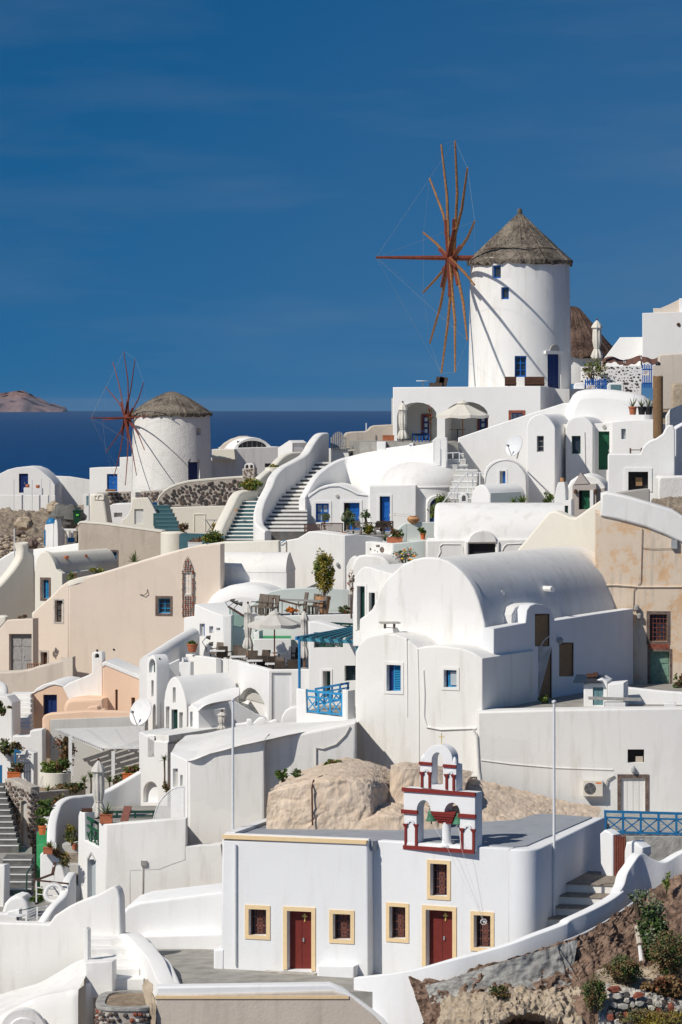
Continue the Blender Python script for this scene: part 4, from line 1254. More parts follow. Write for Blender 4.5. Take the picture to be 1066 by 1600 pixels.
def sails(parent,hub,axis,Rr,n,phase,spar,spar2,rr,pole_len,inner=.33,wires=True):
    """spoked wheel of poles, bowsprit and stay wires"""
    axis=V(axis).normalized();h=V((0,0,1)).cross(axis).normalized();upv=V((0,0,1))
    tips=[]
    for k in range(n):
        a=phase+2*math.pi*k/n
        d=h*math.sin(a)+upv*math.cos(a)
        off=axis*(.18 if k % 2 else-.12)
        bend=h*.0
        tip=V(hub)+d*Rr*rnd.uniform(.985,1.0)+axis*.25
        mid=V(hub)+d*Rr*.55+off*.5+axis*rnd.uniform(-.05,.1)
        MB().tube([V(hub)+off+d*.15,mid,tip],[rr,rr*.85,rr*.55],7).build('sail_pole',spar,parent)
        MB().bar(V(hub)+off+d*.1+axis*.1,V(hub)+off*.8+d*Rr*inner+axis*.14,rr*1.5,rr*1.3).build('stiffener',spar2,parent,smooth=0)
        tips.append(tip)
    bow=V(hub)+axis*pole_len
    MB().tube([V(hub)-axis*1.6,V(hub),bow],[rr*1.7,rr*1.6,rr*.75],8).build('axle',spar2,parent)
    MB().lathe(V(hub)+V((0,0,-.3)),[(.30,0),(.34,.1),(.34,.5),(.3,.6)],12).build('hub',spar2,parent)
    if wires:
        w=MB()
        for k in range(n):
            w.tube([tips[k],tips[(k+1) % n]],.005,3,False)
            if k % 2==0: w.tube([bow,tips[k]],.006,3,False)
        o=w.build('rigging','wood_grey',parent,smooth=0);o['kind']='stuff'
    return tips

# ---- big windmill
Ym=223.2;sm=Ym/FOC
mc=V(((812.5-CX)*sm,Ym,Zat(616,Ym)))
wm=thing('windmill','large white windmill with grey thatched cap and orange wooden sail poles','windmill',mc)
Hm=Zat(411,Ym)-mc.z
R0,R1=80.5*sm,77.5*sm
def ang_at(x,r_):
    return-math.pi/2+math.asin(max(-.999,min(.999,((x-812.5)*sm)/r_))) 
def zrel(y,dy=-3.0): return (EY-y)*(Ym+dy)/FOC-mc.z
mr=[]
specs=[(765.5,779,414,434.5),(779.5,791.5,448.5,467.5),(800.5,819,556,589),(851.5,873,553,620)]
for (x0,x1,y0,y1) in specs:
    mr.append((ang_at(x0,R0*.985) % (2*math.pi),ang_at(x1,R0*.985) % (2*math.pi),max(.02,zrel(y1)),zrel(y0),False))
tower_hole(wm,mc,R0,R1,Hm,mr,'white')
for i,(a0,a1,z0,z1,_) in enumerate(mr):
    am=(a0+a1)/2;zc=(z0+z1)/2;rr=R0+(R1-R0)*zc/Hm
    hw=rr*math.sin((a1-a0)/2);q=tower_plane(mc,rr*math.cos((a1-a0)/2),am)
    zz0,zz1=z0+mc.z,z1+mc.z
    m=MB();fw=.09;rc=.26 if i<3 else .3
    m.pbox(q,-hw,-hw+fw,rc-.08,rc,zz0,zz1).pbox(q,hw-fw,hw,rc-.08,rc,zz0,zz1).pbox(q,-hw+fw,hw-fw,rc-.08,rc,zz1-fw,zz1).pbox(q,-hw+fw,hw-fw,rc-.08,rc,zz0,zz0+fw)
    if i==2: m.pbox(q,-.03,.03,rc-.07,rc,zz0+fw,zz1-fw).pbox(q,-hw+fw,hw-fw,rc-.069,rc,zz0+(zz1-zz0)*.33-.02,zz0+(zz1-zz0)*.33+.02).pbox(q,-hw+fw,hw-fw,rc-.069,rc,zz0+(zz1-zz0)*.66-.02,zz0+(zz1-zz0)*.66+.02)
    if i==3:
        m=MB().pbox(q,-hw,hw,rc-.06,rc,zz0,zz1)
        for k in range(4): m.pbox(q,-hw+2*hw*k/4+.02,-hw+2*hw*(k+1)/4-.02,rc-.09,rc-.06,zz0,zz1-.04)
    o=m.build('door' if i==3 else 'window','blue' if i<3 else 'blue_deep',wm,smooth=0)
    if i<3: MB().pbox(q,-hw,hw,rc+.005,rc+.03,zz0,zz1).build('pane','glass',o,smooth=0)
    else:
        MB().pbox(q,-hw-.25,hw+.18,-.12,.25,zz1+.02,zz1+.2).build('lintel','white_clean',wm,smooth=0)
        c=q.w(0,-.02,zz1+.2)
        m=MB();pts=[(.42*math.cos(math.pi*k/10),.42*math.sin(math.pi*k/10)) for k in range(11)]
        vs,fs,fl=xpoly(pts,.2,lambda u,v,w: q.w(u,-.06+w,zz1+.2+v),.03);mk('fanlight',vs,fs,'shade_grey',wm,flat=fl)
# eave band and thatched cap
ct=mc+V((0,0,Hm))
MB().lathe(ct+V((0,0,-.12)),[(R1+.02,0),(R1+.05,.05),(R1+.04,.40),(R1-.3,.45)],64).build('eave_band','tan_wall',wm)
k_=sm
thatch_cone(wm,ct,[(3.32,-.02),(3.36,.14),(2.55,.85),(1.75,1.62),(1.2,2.12),(.6,2.72),(.22,3.05),(.14,3.14),(.13,3.45)],'thatch')
m=MB()
for zz,rr in ((.80,2.60),):
    m.tube([ct+V((rr*math.cos(a),rr*math.sin(a),zz+.03+.06*math.sin(a*5) )) for a in [2*math.pi*k/40 for k in range(41)]],.022,5,False)
m.build('thatch_rope','wood_dark',wm)
hub=V(((706.5-CX)*sm*(Ym-.9)/Ym,Ym-.9,Zat(403,Ym-.9)))
sails(wm,hub,(-.981,-.193,.0),187*sm,12,R(15),'spar','spar_red',.105,4.9)
bs=thing('wooden_bench','long dark brown wooden bench against the big windmill','bench',W(808,604,218.6))
for (xa,xb) in ((789,807),(820,851)):
    a,b_=W(xa,594,218.6),W(xb,594,218.6)
    MB().abox(a.x,b_.x,218.6,218.68,Zat(603,218.6),Zat(588.5,218.6)).build('backrest','wood_dark',bs,smooth=0)
    MB().abox(a.x,b_.x,218.1,218.6,Zat(600,218.6),Zat(598.5,218.6)).build('seat','wood_dark',bs,smooth=0)

# ---- platform block below the big windmill with two arched loggias
BPn=Pl(845,213.0,12)
bk=thing('loggia_house','white house with two arched loggias under the big windmill','house',BPn.at(740,700))
ha,hb=arc_rect(620.5,628.5,683,712,22),arc_rect(695.5,627.5,763,712,22)
hw_=(799,645,817,670)
body(bk,BPn,[(614,605),(845,603.5),(845,740),(614,740)],3.4,'white_clean',[ha,hb,rect(*hw_)],.05,2.2)
q=BPn.off(2.2)
ta,tb=q.pt(612,660)[0],q.pt(775,660)[0]
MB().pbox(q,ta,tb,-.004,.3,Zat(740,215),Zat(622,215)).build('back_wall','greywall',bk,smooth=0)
zfl=Zat(692,212)
for (xa,xb,ya,yb) in ((658.5,673.5,647,690),(746,764,650,690)):
    q2=BPn.off(2.1)
    t0,t1,z0,z1=prect(q2,xa,ya,xb,yb)
    m=MB().pbox(q2,t0,t0+.13,-.02,.09,z0,z1).pbox(q2,t1-.13,t1,-.02,.09,z0,z1).pbox(q2,t0+.13,t1-.13,-.02,.09,z1-.14,z1)
    o=m.build('door','wood_red',bk,smooth=0)
    MB().pbox(q2,t0+.13,t1-.13,.0,.09,z0,z1-.14).build('leaf','blue_deep',o,smooth=0)
    for kk in range(4):
        MB().pbox(q2,(t0+t1)/2-.09,(t0+t1)/2+.09,-.012,-.001,z0+.2+kk*.35,z0+.42+kk*.35).build('glazing','glass_pale',o,smooth=0)
window(bk,BPn,hw_,.25,'blue','glass_pale',2,2)
trim(bk,BPn,hw_,4,'lava_red',.03,'window_surround')
SDP=Pl(845,213.0,-74)
body(bk,SDP,[(845.5,604),(868,606),(893,617),(893,665),(845.5,665)],.5,'white_cool',b=.02,name='side_wall')
o=slab(None,fp((766,216.4),(890,216.8),(985,222),(985,245),(640,245),(640,218.2)),Zat(607,214),-4.0,'white_old',.0,'mill_terrace');tag(o,kind='structure')
# table and chairs on the roof
tb_=thing('round_table','small pale table standing on the loggia roof edge','table',W(661,604,215))
MB().tube([W(661,604,215),W(661,595.5,215)],.03,6).build('leg','grey_metal',tb_)
MB().lathe(W(661,595.5,215),[(.42,0),(.42,.04)],18).build('top','white_paint',tb_)
c_=thing('low_chair','dark low chair with two slanted backs on the loggia roof','chair',W(684,604,215))
MB().abox(W(671,600,215).x,W(691,600,215).x,214.7,215.3,Zat(604,215),Zat(598,215)).build('seat','wicker',c_,smooth=0)
for xx in (687.5,693):
    MB().bar(W(xx-1.5,603,215),W(xx+1.5,589,215),.12,.5).build('backrest','wicker',c_,smooth=0)

# terrace in front of the loggias
zt3=Zat(690,210)
o=slab(None,fp((562,209.2),(600,207.6),(682,205.2),(716,205.4),(722,208.4),(770,208.6),(770,215),(600,217.5),(545,216)),zt3,zt3-1.2,'paving',0,'loggia_terrace');tag(o,kind='structure')
o=thing('terrace_parapet','white curved retaining wall sweeping from the stairs to the loggia terrace','wall',W(600,740,207))
ribbon(o,[(477,778,202.8,2.2),(484,766,203.4,2.4),(491,754,204.2,2.6),(499,743,205.2,2.6),(508,735,206.4,2.6),(519,727,207.6,2.6),(531,720,208.6,2.6),(543,714,209,2.6),(555,710.5,208.6,2.6),(570,707,207.8,2.4),(590,704,207,2.4),(625,699.5,205.8,2.6),(660,694.5,204.8,2.8),(678,691,204.4,2.8)],.4,'white_clean','curved_wall',3,.08)
PP=Pl(680,204.4,6)
body(o,PP,[(676,688),(683,682),(698,684),(699,760),(676,760)],.7,'white_clean',b=.04,name='pier')
body(o,PP,[(589,690),(603,690),(603,720),(589,720)],.6,'white_clean',b=.04,name='pier',n0=2.4)
body(o,PP,[(640,693),(646,692),(646,715),(640,715)],.5,'white_clean',b=.03,name='pier',n0=1.2)
ribbon(o,[(603,700,206.7,1),(640,695,205.6,1)],.3,'white_cool','low_wall',1,.05)

# ---- sloping white wall and rounded roofs under the mill terrace
SW=Pl(800,206.5,4)
o=thing('sloping_wall','bright white wall sloping up from the railed steps to the mill','wall',SW.at(800,760))
body(o,SW,[(716,684),(763,668),(800,655.5),(845,641),(880,630),(930,626),(930,700),(870,720),(757,790),(735,790),(735,745),(729,745),(729,735),(722,735),(722,722),(716,722)],1.4,'white_clean',b=.06)
RD=Pl(950,205.5,6)
o=thing('domed_roof','smooth rounded white roof below the stone studded wall','roof',RD.at(950,680))
body(o,RD,[(880,700),(884,640),(890,626),(895,617),(902,611.5),(914,608.5),(935,607.5),(960,609),(985,613),(1003,618),(1018,630),(1022,650),(1022,700)],7.5,'white_clean',b=.55)

# ================================================================ house with the green door
GL=Pl(845,199.4,12)
gh=thing('green_door_house','white house with twin rounded fronts and a tall green door','house',GL.at(880,790))
lw,rw,gd,sw_=(839,681,850,706),(893.5,681,907.5,709),(935,674,952.5,734),(971,670,978,686)
body(gh,GL,[(823,812),(823,666),(826,658),(831,652),(837,648.5),(844,647),(851,648.5),(857,652),(862,658),(866,664),(868,668),(868,812)],7,'white_clean',[rect(*lw)],.06,.3)
GRp=GL.off(2.3)
body(gh,GRp,[(884,800),(884,666),(887,660),(891,655),(897,652),(905,651),(913,652),(919,655),(924,660),(927,665),(927,800)],5,'white_clean',[rect(*rw)],.06,.3)
GDp=GRp.off(.9)
body(gh,GDp,[(912,662),(962,661),(962,800),(912,800)],3,'white_clean',[rect(*gd)],.03,.25)
GWp=GRp.off(-.1)
body(gh,GWp,[(956,659),(975,657),(1023,655),(1023,780),(956,780)],4,'white_clean',[rect(*sw_)],.05,.25)
body(gh,GRp.off(1.6),[(860,663),(890,663),(890,800),(860,800)],1,'white_clean',b=.02)
o_=slab(gh,[tuple(GL.w(GL.pt(830,660)[0],3.5,0)[:2]),tuple(GL.w(GL.pt(1020,660)[0],3.5,0)[:2]),tuple(GL.w(GL.pt(1020,660)[0],9,0)[:2]),tuple(GL.w(GL.pt(830,660)[0],9,0)[:2])],Zat(662.5,203),Zat(680,203),'white_old',0,'roof')
window(gh,GL,lw,.26,'wood_grey','glass',1,3)
window(gh,GRp,rw,.26,'green_dark','glass',1,1,.1);
door(gh,GDp,gd,.2,'green_door','panel')
window(gh,GWp,sw_,.2,'wood_grey','glass_pale',1,2,.04)
disc_lamp(gh,GDp,944.5,667,3.6)
MB().tube([GRp.at(914,675,-.03),GRp.at(915,725,-.03),GRp.at(918,738,-.03),GRp.at(925,741,-.03)],.02,5).build('cable','greywall',gh)

# ---- little gabled shrine house with green door
PH=Pl(908,194.5,8)
ph=thing('gabled_porch_house','small house with a grey brown pediment over a green door','house',PH.at(910,795))
pd=(904.5,766,922,796)
body(ph,PH,[(894.5,760),(895.5,757.5),(932,756),(932,810),(894.5,810)],2.2,'mauve_grey',[rect(*pd)],.02,.4)
body(ph,PH,[(896,757.3),(907.5,738),(921,756)],1.6,'mauve_grey',b=.02,name='pediment',n0=-.04)
body(ph,PH.off(.3),[(926,770),(931,766),(945,762),(945,810),(926,810)],.8,'mauve_grey',b=.02,name='side_wall')
door(ph,PH,pd,.35,'green_door','plank',open_f=.25)
t0,t1,z0,z1=prect(PH,922.3,766,927.5,796);MB().pbox(PH,t0,t1,-.1,.02,z0,z1).build('pillar','white_cool',ph,smooth=0)
for x_ in (900,931): 
    c=PH.at(x_,768,-.12);MB().lathe(c+V((0,0,-.12)),[(.03,0),(.1,.04),(.1,.2),(.02,.26)],8).build('wall_lamp','wood_dark',ph)
body(ph,PH.off(.8),[(884,775),(886,762),(892,751),(902,744),(914,741),(926,743),(937,749),(945,758),(950,772),(950,790),(884,790)],4,'white_clean',b=.12,name='vault')
ct_=thing('stepped_chimney','white stepped chimney tower left of the gabled porch','chimney',W(880,805,192))
TQ=Pl(876,192,14)
body(ct_,TQ,[(866,820),(866,782),(869,765),(872,754),(882,753),(884,765),(884,782),(893,780),(893.5,820)],.9,'white_clean',[rect(882.5,790,888,815)],.04,.2,name='stack')
t0,t1,z0,z1=prect(TQ,882,789,889,816);MB().pbox(TQ,t0,t1,.15,.2,z0,z1).build('hatch','green_dark',ct_,smooth=0)
MB().lathe(TQ.at(876.5,753,.4),[(.10,0),(.12,.15),(.09,.22)],8).build('pot','clay',ct_)

# ---- house with the dark square window at right
DP=Pl(1000,190,5)
dw=thing('dark_window_house','white house with one dark square window at the right edge','house',DP.at(1000,800))
dh=(982,737,1013,768)
body(dw,DP,[(950,712),(951,709),(1001,709),(1003,703),(1007,696),(1015,689),(1026,685),(1036,678),(1041,668),(1046,664),(1052,665),(1055,672),(1055,815),(950,815)],2.2,'white_clean',[rect(*dh)],.07,.5)
t0,t1,z0,z1=prect(DP,*dh)
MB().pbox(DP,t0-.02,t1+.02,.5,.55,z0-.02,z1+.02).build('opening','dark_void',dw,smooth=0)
MB().pbox(DP,t0+.38,t0+.75,.38,.46,z0+.3,z0+.75).build('lit_board','wood_brown',dw,smooth=0)
trim(dw,DP,dh,6,'white_clean',.05,bottom=False)
o=body(None,Pl(990,186.5,0),[(952,776),(965,769),(990,765.5),(1012,763),(1016,765),(1016,805),(952,805)],.35,'shade_grey',b=.08,name='low_wall');tag(o,'low grey wall under the dark square window','wall')
o=body(None,Pl(1050,187.5,0),[(1029,748),(1033,744),(1090,744),(1090,815),(1027,815)],2,'white_rough',b=.12,name='rough_wall');tag(o,'roughcast white wall at the right edge above the ochre house','wall')
o=solid_rock('rubble_bank','brown rubble bank behind the white parapet at right',[[(1015,800,176),(1050,806,176),(1100,812,176)],[(1018,786,180),(1050,784,180),(1100,786,180)],[(1018,782,186),(1050,778,186),(1100,776,186)]],40,16,'rock',.2,2.2,9)
bt=thing('small_bench','small dark wooden bench on the white roof near the reed column','bench',W(994,709,191))
p=W(994,703,191)
MB().abox(p.x-.33,p.x+.33,190.8,191.2,p.z-.02,p.z+.02).build('seat','wood_dark',bt,smooth=0)
for dx in (-.3,.3): MB().abox(p.x+dx-.03,p.x+dx+.03,190.82,191.18,p.z-.25,p.z+.1).build('leg','wood_dark',bt,smooth=0)
o=body(None,Pl(1060,193,-40),[(1056,670),(1066,664),(1095,650),(1095,760),(1056,760)],.4,'white_cool',b=.05,name='shaded_wall');tag(o,'shaded white wall at the right edge beside the dark window house','wall')
o=body(None,Pl(1050,197,6),[(1040,650),(1046,640),(1066,632),(1095,625),(1095,700),(1040,700)],2,'white_rough',b=.1,name='rough_wall');tag(o,'roughcast white wall right of the reed column','wall')
rc=thing('reed_column','tall tan reed wrapped column standing at the right','column',W(1029,684,196))
pb,ptop=W(1028.5,684,196),W(1028.5,588,196)
n_=28;hgt=ptop.z-pb.z
for k in range(n_):
    a=2*math.pi*k/n_;r_=.25
    MB().tube([pb+V((r_*math.cos(a),r_*math.sin(a),rnd.uniform(-.04,.04))),pb+V((r_*math.cos(a+.12),r_*math.sin(a+.12),hgt+rnd.uniform(-.06,.05)))],.032,5).build('reed','wood_brown',rc)
MB().tube([pb+V((0,0,.05)),pb+V((0,0,hgt))],.23,10).build('core','wood_dark',rc)
o=body(None,Pl(1030,214,4),[(1029,556),(1033,553),(1095,551),(1095,640),(1029,640)],2.5,'tan_wall',b=.1,name='beige_wall');tag(o,'beige garden wall at the upper right edge','wall')
o=body(None,Pl(1060,205,4),[(1050,605),(1053,599),(1095,597),(1095,660),(1050,660)],2,'rock_pale',b=.1,name='pink_wall');tag(o,'crumbling pinkish wall at the right edge','wall')
o=MB().abox(W(1021,0,208).x,W(1038,0,208).x,208,208.6,Zat(606,208),Zat(571,208)).build('beige_box','tan_wall',smooth=0);tag(o,'beige box on the wall head beside the blue gate','box')
o=ball(None,W(1028.5,569,208.2),.16,'black','black_ball');tag(o,'round black lamp on top of the beige box','lamp')

# ================================================================ top right: second mill, studded wall, gates
c2=V(((894-CX)*252/FOC,252,Zat(600,252)));s2=252/FOC
m2=thing('second_windmill','brown thatched mill roof peeping out behind the big windmill','windmill',c2)
MB().lathe(c2,[(3.1,0),(3.0,(600-552)*s2),(.5,(600-551)*s2)],48).build('tower','white_rough',m2)
thatch_cone(m2,c2+V((0,0,(600-556)*s2)),[(3.45,0),(3.4,.1),(2.5,1.1),(1.6,2.15),(.9,3.0),(.55,3.4),(.3,3.52),(.05,3.56)],'thatch_brown',seed=4)
BR=Pl(1035,236,6)
o=thing('white_block_house','plain white block house on the skyline at right','house',BR.at(1035,575))
body(o,BR,[(1004,489),(1095,486.5),(1095,600),(1004,600)],6,'white_clean',b=.03)
body(o,BR.off(1.5),[(1021,492),(1021,481.5),(1032,481.5),(1045,476),(1062,467.5),(1095,455),(1095,492)],3,'tan_wall',b=.03,name='roof_pitch')
body(o,BR.off(1.3),[(1062,492),(1062,466),(1095,466),(1095,492)],.4,'white_clean',b=.03,name='chimney')
body(o,BR.off(2),[(938,600),(944,560),(969,527),(1006,526.5),(1006,600)],3,'white_clean',b=.03,name='wing')
disc_lamp(o,BR,1060.5,507,3.2,'wood_dark')
SWp=Pl(955,221,2)
sw2=thing('studded_wall','white garden wall studded with black lava stones near the big windmill','wall',SWp.at(955,615))
body(sw2,SWp,[(908,573),(1003,571),(1003,625),(908,625)],.4,'white_clean',b=.04)
st_=MB();rs=random.Random(5)
for r0 in range(8):
    for c0 in range(19):
        x,y=911+c0*4.9+rs.uniform(-1.6,1.6)+(r0 % 2)*2.4,575+r0*5.0+rs.uniform(-1.5,1.5)
        if x>1001: continue
        t,z=SWp.pt(x,y);r_=rs.choice([.03,.04,.05,.065,.085,.11])*(1.0 if x>940 else .7)
        pts=[(t+r_*rs.uniform(.7,1.2)*math.cos(2*math.pi*i/7),z+r_*rs.uniform(.5,.9)*math.sin(2*math.pi*i/7)) for i in range(7)]
        vs,fs,fl=xpoly(pts,.06,lambda u,v,w: SWp.w(u,-.02+w,v),.012,K=2);st_.add(vs,fs)
st_.build('lava_stones','lava',sw2,kind='stuff')
def pickets(name,label,pl,x0,x1,y0,y1,n,mat,cat='gate'):
    g=thing(name,label,cat,pl.at((x0+x1)/2,y1))
    ta,tb=pl.pt(x0,y0)[0],pl.pt(x1,y0)[0];z0,z1=pl.pt(x0,y1)[1],pl.pt(x0,y0)[1]
    for k in range(n):
        a=ta+(tb-ta)*k/n
        MB().pbox(pl,a+.01,a+(tb-ta)/n*.72,-.02,.02,z0,z1+.06*(k % 2)).build('picket',mat,g,smooth=0)
    for q in (.2,.8): MB().pbox(pl,ta,tb,.021,.06,z0+(z1-z0)*q-.04,z0+(z1-z0)*q+.04).build('rail',mat,g,smooth=0)
    return g
g1=pickets('picket_gate','blue picket gate with a small white notice beside the reed column',Pl(1003,220.4,2),1003.5,1020,570,606,6,'blue')
g2=pickets('picket_gate','blue picket gate with a pale notice below the studded wall',Pl(914,218.5,2),914,949,593,612,11,'blue')
for g,pl,r_ in ((g1,Pl(1003,220.4,2),(1004.5,579,1015,586.5)),(g2,Pl(914,218.5,2),(918,602,928,607.5))):
    t0,t1,z0,z1=prect(pl,*r_);nt=MB().pbox(pl,t0,t1,-.045,-.022,z0,z1).build('notice','white_paint',g,smooth=0)
    m=MB()
    for k in range(3): m.pbox(pl,t0+.05,t1-.05-.06*k,-.049,-.0455,z1-.07-.07*k,z1-.045-.07*k)
    m.build('lettering','red_trim',nt,smooth=0)['kind']='stuff'
for (xa,xb,lab) in ((897,914,'rounded white gate post left of the low blue gate'),(949,975,'white gate post bearing a grey plaque below the studded wall')):
    pl=Pl(xa,218.2,2)
    o=thing('gate_post',lab,'post',pl.at((xa+xb)/2,620));body(o,pl,[(xa,625),(xa,602),(xa+3,598.5),(xb-3,597.5),(xb,601),(xb,625)],.5,'white_cool',b=.05,name='pier')
    if xa>940:
        t0,t1,z0,z1=prect(pl,954.5,601,970.5,610);MB().pbox(pl,t0,t1,-.03,.01,z0,z1).build('plaque','teal_light',o,smooth=0)
def awning(label,pts,Y,seed):
    rs=random.Random(seed)
    top=smoothpts(pts,5);nx=len(top);vs=[]
    for j,(dy,dz) in enumerate(((0,0),(-1.6,-.35),(-1.6,-.39),(0,-.04))):
        for (x,y) in top: 
            p=W(x,y,Y);vs.append(p+V((0,dy,dz+.05*math.sin(x*.5)*(1 if j in (1,2) else 0))))
    fs=[(j*nx+i,j*nx+i+1,((j+1) % 4)*nx+i+1,((j+1) % 4)*nx+i) for j in range(4) for i in range(nx-1)]
    fs+=[(0,nx,2*nx,3*nx),(nx-1,2*nx-1,3*nx-1,4*nx-1)]
    aw=thing('awning',label,'awning',W(top[nx // 2][0],571,Y-.8))
    mk('canopy',vs,fs,'awning_brown',aw,smooth=60)
    for (x,y) in (top[1],top[-2]): MB().tube([W(x,575,Y-.8),W(x,y+2,Y-.8)],.035,6).build('pole','white_paint',aw)
awning('brown reed awning nearest the closed parasol behind the studded wall',[(940,563),(948,558),(958,557),(968,561),(976,563)],223.6,1)
awning('brown reed awning in the middle behind the studded wall',[(976,562),(986,560),(996,556),(1003,555)],223.6,2)
awning('brown reed awning next to the beige wall behind the blue gate',[(1002,557),(1011,558),(1020,561),(1031,557)],223.4,3)
plaster('mint_pale',(0.62,0.675,0.645),0.04,stain_amt=0.05)
# ================================================================ main stairs and the teal stairs
def lerp_tab(tab,v):
    ks=sorted(tab)
    if v <= ks[0]: return tab[ks[0]]
    for a,b in zip(ks,ks[1:]):
        if v <= b: return tab[a]+(tab[b]-tab[a])*(v-a)/(b-a)
    return tab[ks[-1]]
def flight(o,n,ya,yb,Ya,Yb,xl,xr,riser,tread,tt=.10):
    for i in range(n):
        u=i/n;y=ya+(yb-ya)*u;Y=Ya+(Yb-Ya)*u;Y2=Ya+(Yb-Ya)*(i+1)/n
        z=Zat(y-(ya-yb)/n,Y);xL,xR=lerp_tab(xl,y),lerp_tab(xr,y)
        X0,X1=(xL-CX)*Y/FOC,(xR-CX)*Y/FOC
        zb=Zat(ya+6,Ya)-.3
        st=MB().abox(X0,X1,Y,Y2+.6,max(zb,z-1.2),z-tt).build('step',riser,o,smooth=0)
        MB().abox(X0-.0,X1+.0,Y-.03-.004*(i % 2),Y2+.02,z-tt+.002,z).build('tread',tread,st,smooth=0)
ms=thing('main_stairs','broad curving flight of white edged grey steps between white parapets','stairs',W(447,833,200))
flight(ms,18,834,722,199.6,210.5,{722: 494,730: 468,740: 452,750: 441,765: 430,780: 421,795: 416,812: 413,834: 414},{722: 524,730: 512,740: 500,750: 491,760: 485,775: 480,834: 480},'paving_dark','white_old')
o=thing('stair_parapet','white serpentine parapet on the left of the main stairs','wall',W(440,830,200))
ribbon(o,[(424,829,198.9,1.6),(414,820,199.3,2.4),(411,806,200,2.8),(413,791,200.8,3),(419,775,201.8,3.2),(428,758,203,3.2),(434,743,204.2,3.0),(446,730,205.6,2.6),(464,720,207,2.4),(482,709,208.6,2.4),(494,690,210.2,2.6),(504,678,211.4,2.8),(514,676,212.2,2.8)],.55,'white','parapet_wall',4,.14)
ts=thing('teal_stairs','teal painted steps with white edges beside the main stairs','stairs',W(375,846,201))
flight(ts,11,848,783,200.2,206,{783: 380,800: 371,820: 360,848: 346},{783: 420,800: 416,820: 410,848: 402},'teal','white_old',.055)
ts2=thing('teal_stairs','short upper flight of teal steps beside the green topped planter','stairs',W(415,782,206))
flight(ts2,5,783,752,206.2,210,{752: 408,783: 402},{752: 432,783: 422},'teal','white_old',.055)
o=thing('cream_parapet','cream parapet curling along the teal stairs','wall',W(375,830,202))
ribbon(o,[(348,829,200.2,1.2),(353,817,201,2),(360,803,202.2,2.4),(368,787,203.6,2.6),(375,773,205,2.6),(382,767,205.8,2.6),(393,765.5,206.4,2.6),(404,765,206.8,2.6)],.6,'cream','parapet_wall',4,.16)
ribbon(o,[(402,753,207,1.4),(412,744,208,1.4),(422,736,209.4,1.4),(433,726,211,1.3),(441,717,212,1.3),(450,710,213,1.3),(462,706.5,214,1.3),(480,706,215,1.2)],.5,'cream','upper_parapet',4,.14)
MB().lathe(W(428,752,210.2),[(.42,0),(.5,.5),(.55,.82),(.45,.84)],16).build('planter','cream',o)
c=W(369,797,203);MB().lathe(W(369,797,202.4),[(.02,-.06),(.09,-.04),(.09,.05),(.02,.07)],10).build('wall_lamp','clay',o)
o=slab(None,fp((280,201.5),(350,200),(352,203.4),(284,205)),Zat(836,202),Zat(870,202),'teal',.0,'teal_landing');tag(o,kind='structure')
# gate and beige wall at the stair head
PG=Pl(528,212.8,5)
g=thing('arched_picket_gate','grey wooden picket gate with an arched top at the stair head','gate',PG.at(528,702))
ta,tb=PG.pt(516.5,690)[0],PG.pt(541.5,690)[0];n=8
for k in range(n):
    a=ta+(tb-ta)*k/n;u=(k+.5)/n*2-1
    z1=PG.pt(528,674.5+11*u*u)[1]
    MB().pbox(PG,a+.015,a+(tb-ta)/n-.015,-.02,.02,PG.pt(528,702)[1],z1).build('picket','wood_grey',g,smooth=0)
for yy in (684,697): MB().pbox(PG,ta,tb,.021,.06,PG.pt(528,yy+2)[1],PG.pt(528,yy)[1]).build('rail','wood_grey',g,smooth=0)
o=body(None,PG.off(.15),[(512,701),(544,700),(546,716),(540,740),(505,740)],1.5,'white_clean',b=.04,name='landing_wall');tag(o,'white landing block under the arched picket gate','wall')
BW=Pl(580,216,-8)
o=thing('beige_wall','beige rendered wall stepping up to the loggia house','wall',BW.at(580,715))
body(o,BW,[(537,735),(537,681),(542,676),(550,674.5),(572,673.5),(576,671),(580,666.5),(586,664.5),(616,663),(616,735)],.5,'beige',b=.07)
MB().tube([W(572.5,674,215.5),W(572.5,661,215.5)],.04,6).build('vent_pipe','white_metal',o)
MB().tube([W(541,704,213),W(560,703,212),W(580,699,210.5),W(590,692,209)],.03,5).build('rope_rail','canvas',o)

# ================================================================ dome house
DV=Pl(530,203,4)
dm=thing('dome_house','white house with a low dome, wavy vault front and blue doors','house',DV.at(580,835))
ww,d1,d2_=(493.5,786.5,514,816),(537.5,785.5,562,832),(593.5,775.5,609.5,834)
body(dm,DV,[(477,855),(477,777),(482,773),(488,769),(496,763.5),(504,759.5),(514,757.5),(525,757),(535,758.5),(544,762),(552,766),(560,770),(567,771.8),(580,771.8),(580,855)],5,'white_clean',[rect(*ww),rect(*d1)],.05,.3)
window(dm,DV,ww,.25,'blue','glass_pale',2,2,.11,bars=.09);door(dm,DV,d1,.25,'blue','panel',open_f=.35)
trim(dm,DV,ww,4,'white_clean',.035);trim(dm,DV,d1,4,'white_clean',.035,bottom=False)
disc_lamp(dm,DV,527,775,3.2);disc_lamp(dm,DV,599,767,2.6)
m=MB().tube([DV.at(x,y,-.03) for x,y in [(479.5,850),(479.5,780),(488,773),(500,765),(515,760.5),(530,760),(545,766),(558,773),(575,775)]],.02,5);m.build('painted_line','grey_metal',dm)
DV2=DV.off(-.15)
body(dm,DV2,[(577,855),(577,759),(650,758),(650,855)],4.6,'white_clean',[rect(*d2_)],.05,.3)
door(dm,DV2,d2_,.25,'blue','panel',open_f=.2);trim(dm,DV2,d2_,3.2,'white_clean',.03,bottom=False)
s_=205.6/FOC;dc=V(((661-CX)*s_,205.6,Zat(850,205.6)))
hz_=Zat(758,205.6)-dc.z;rr=67.5*s_
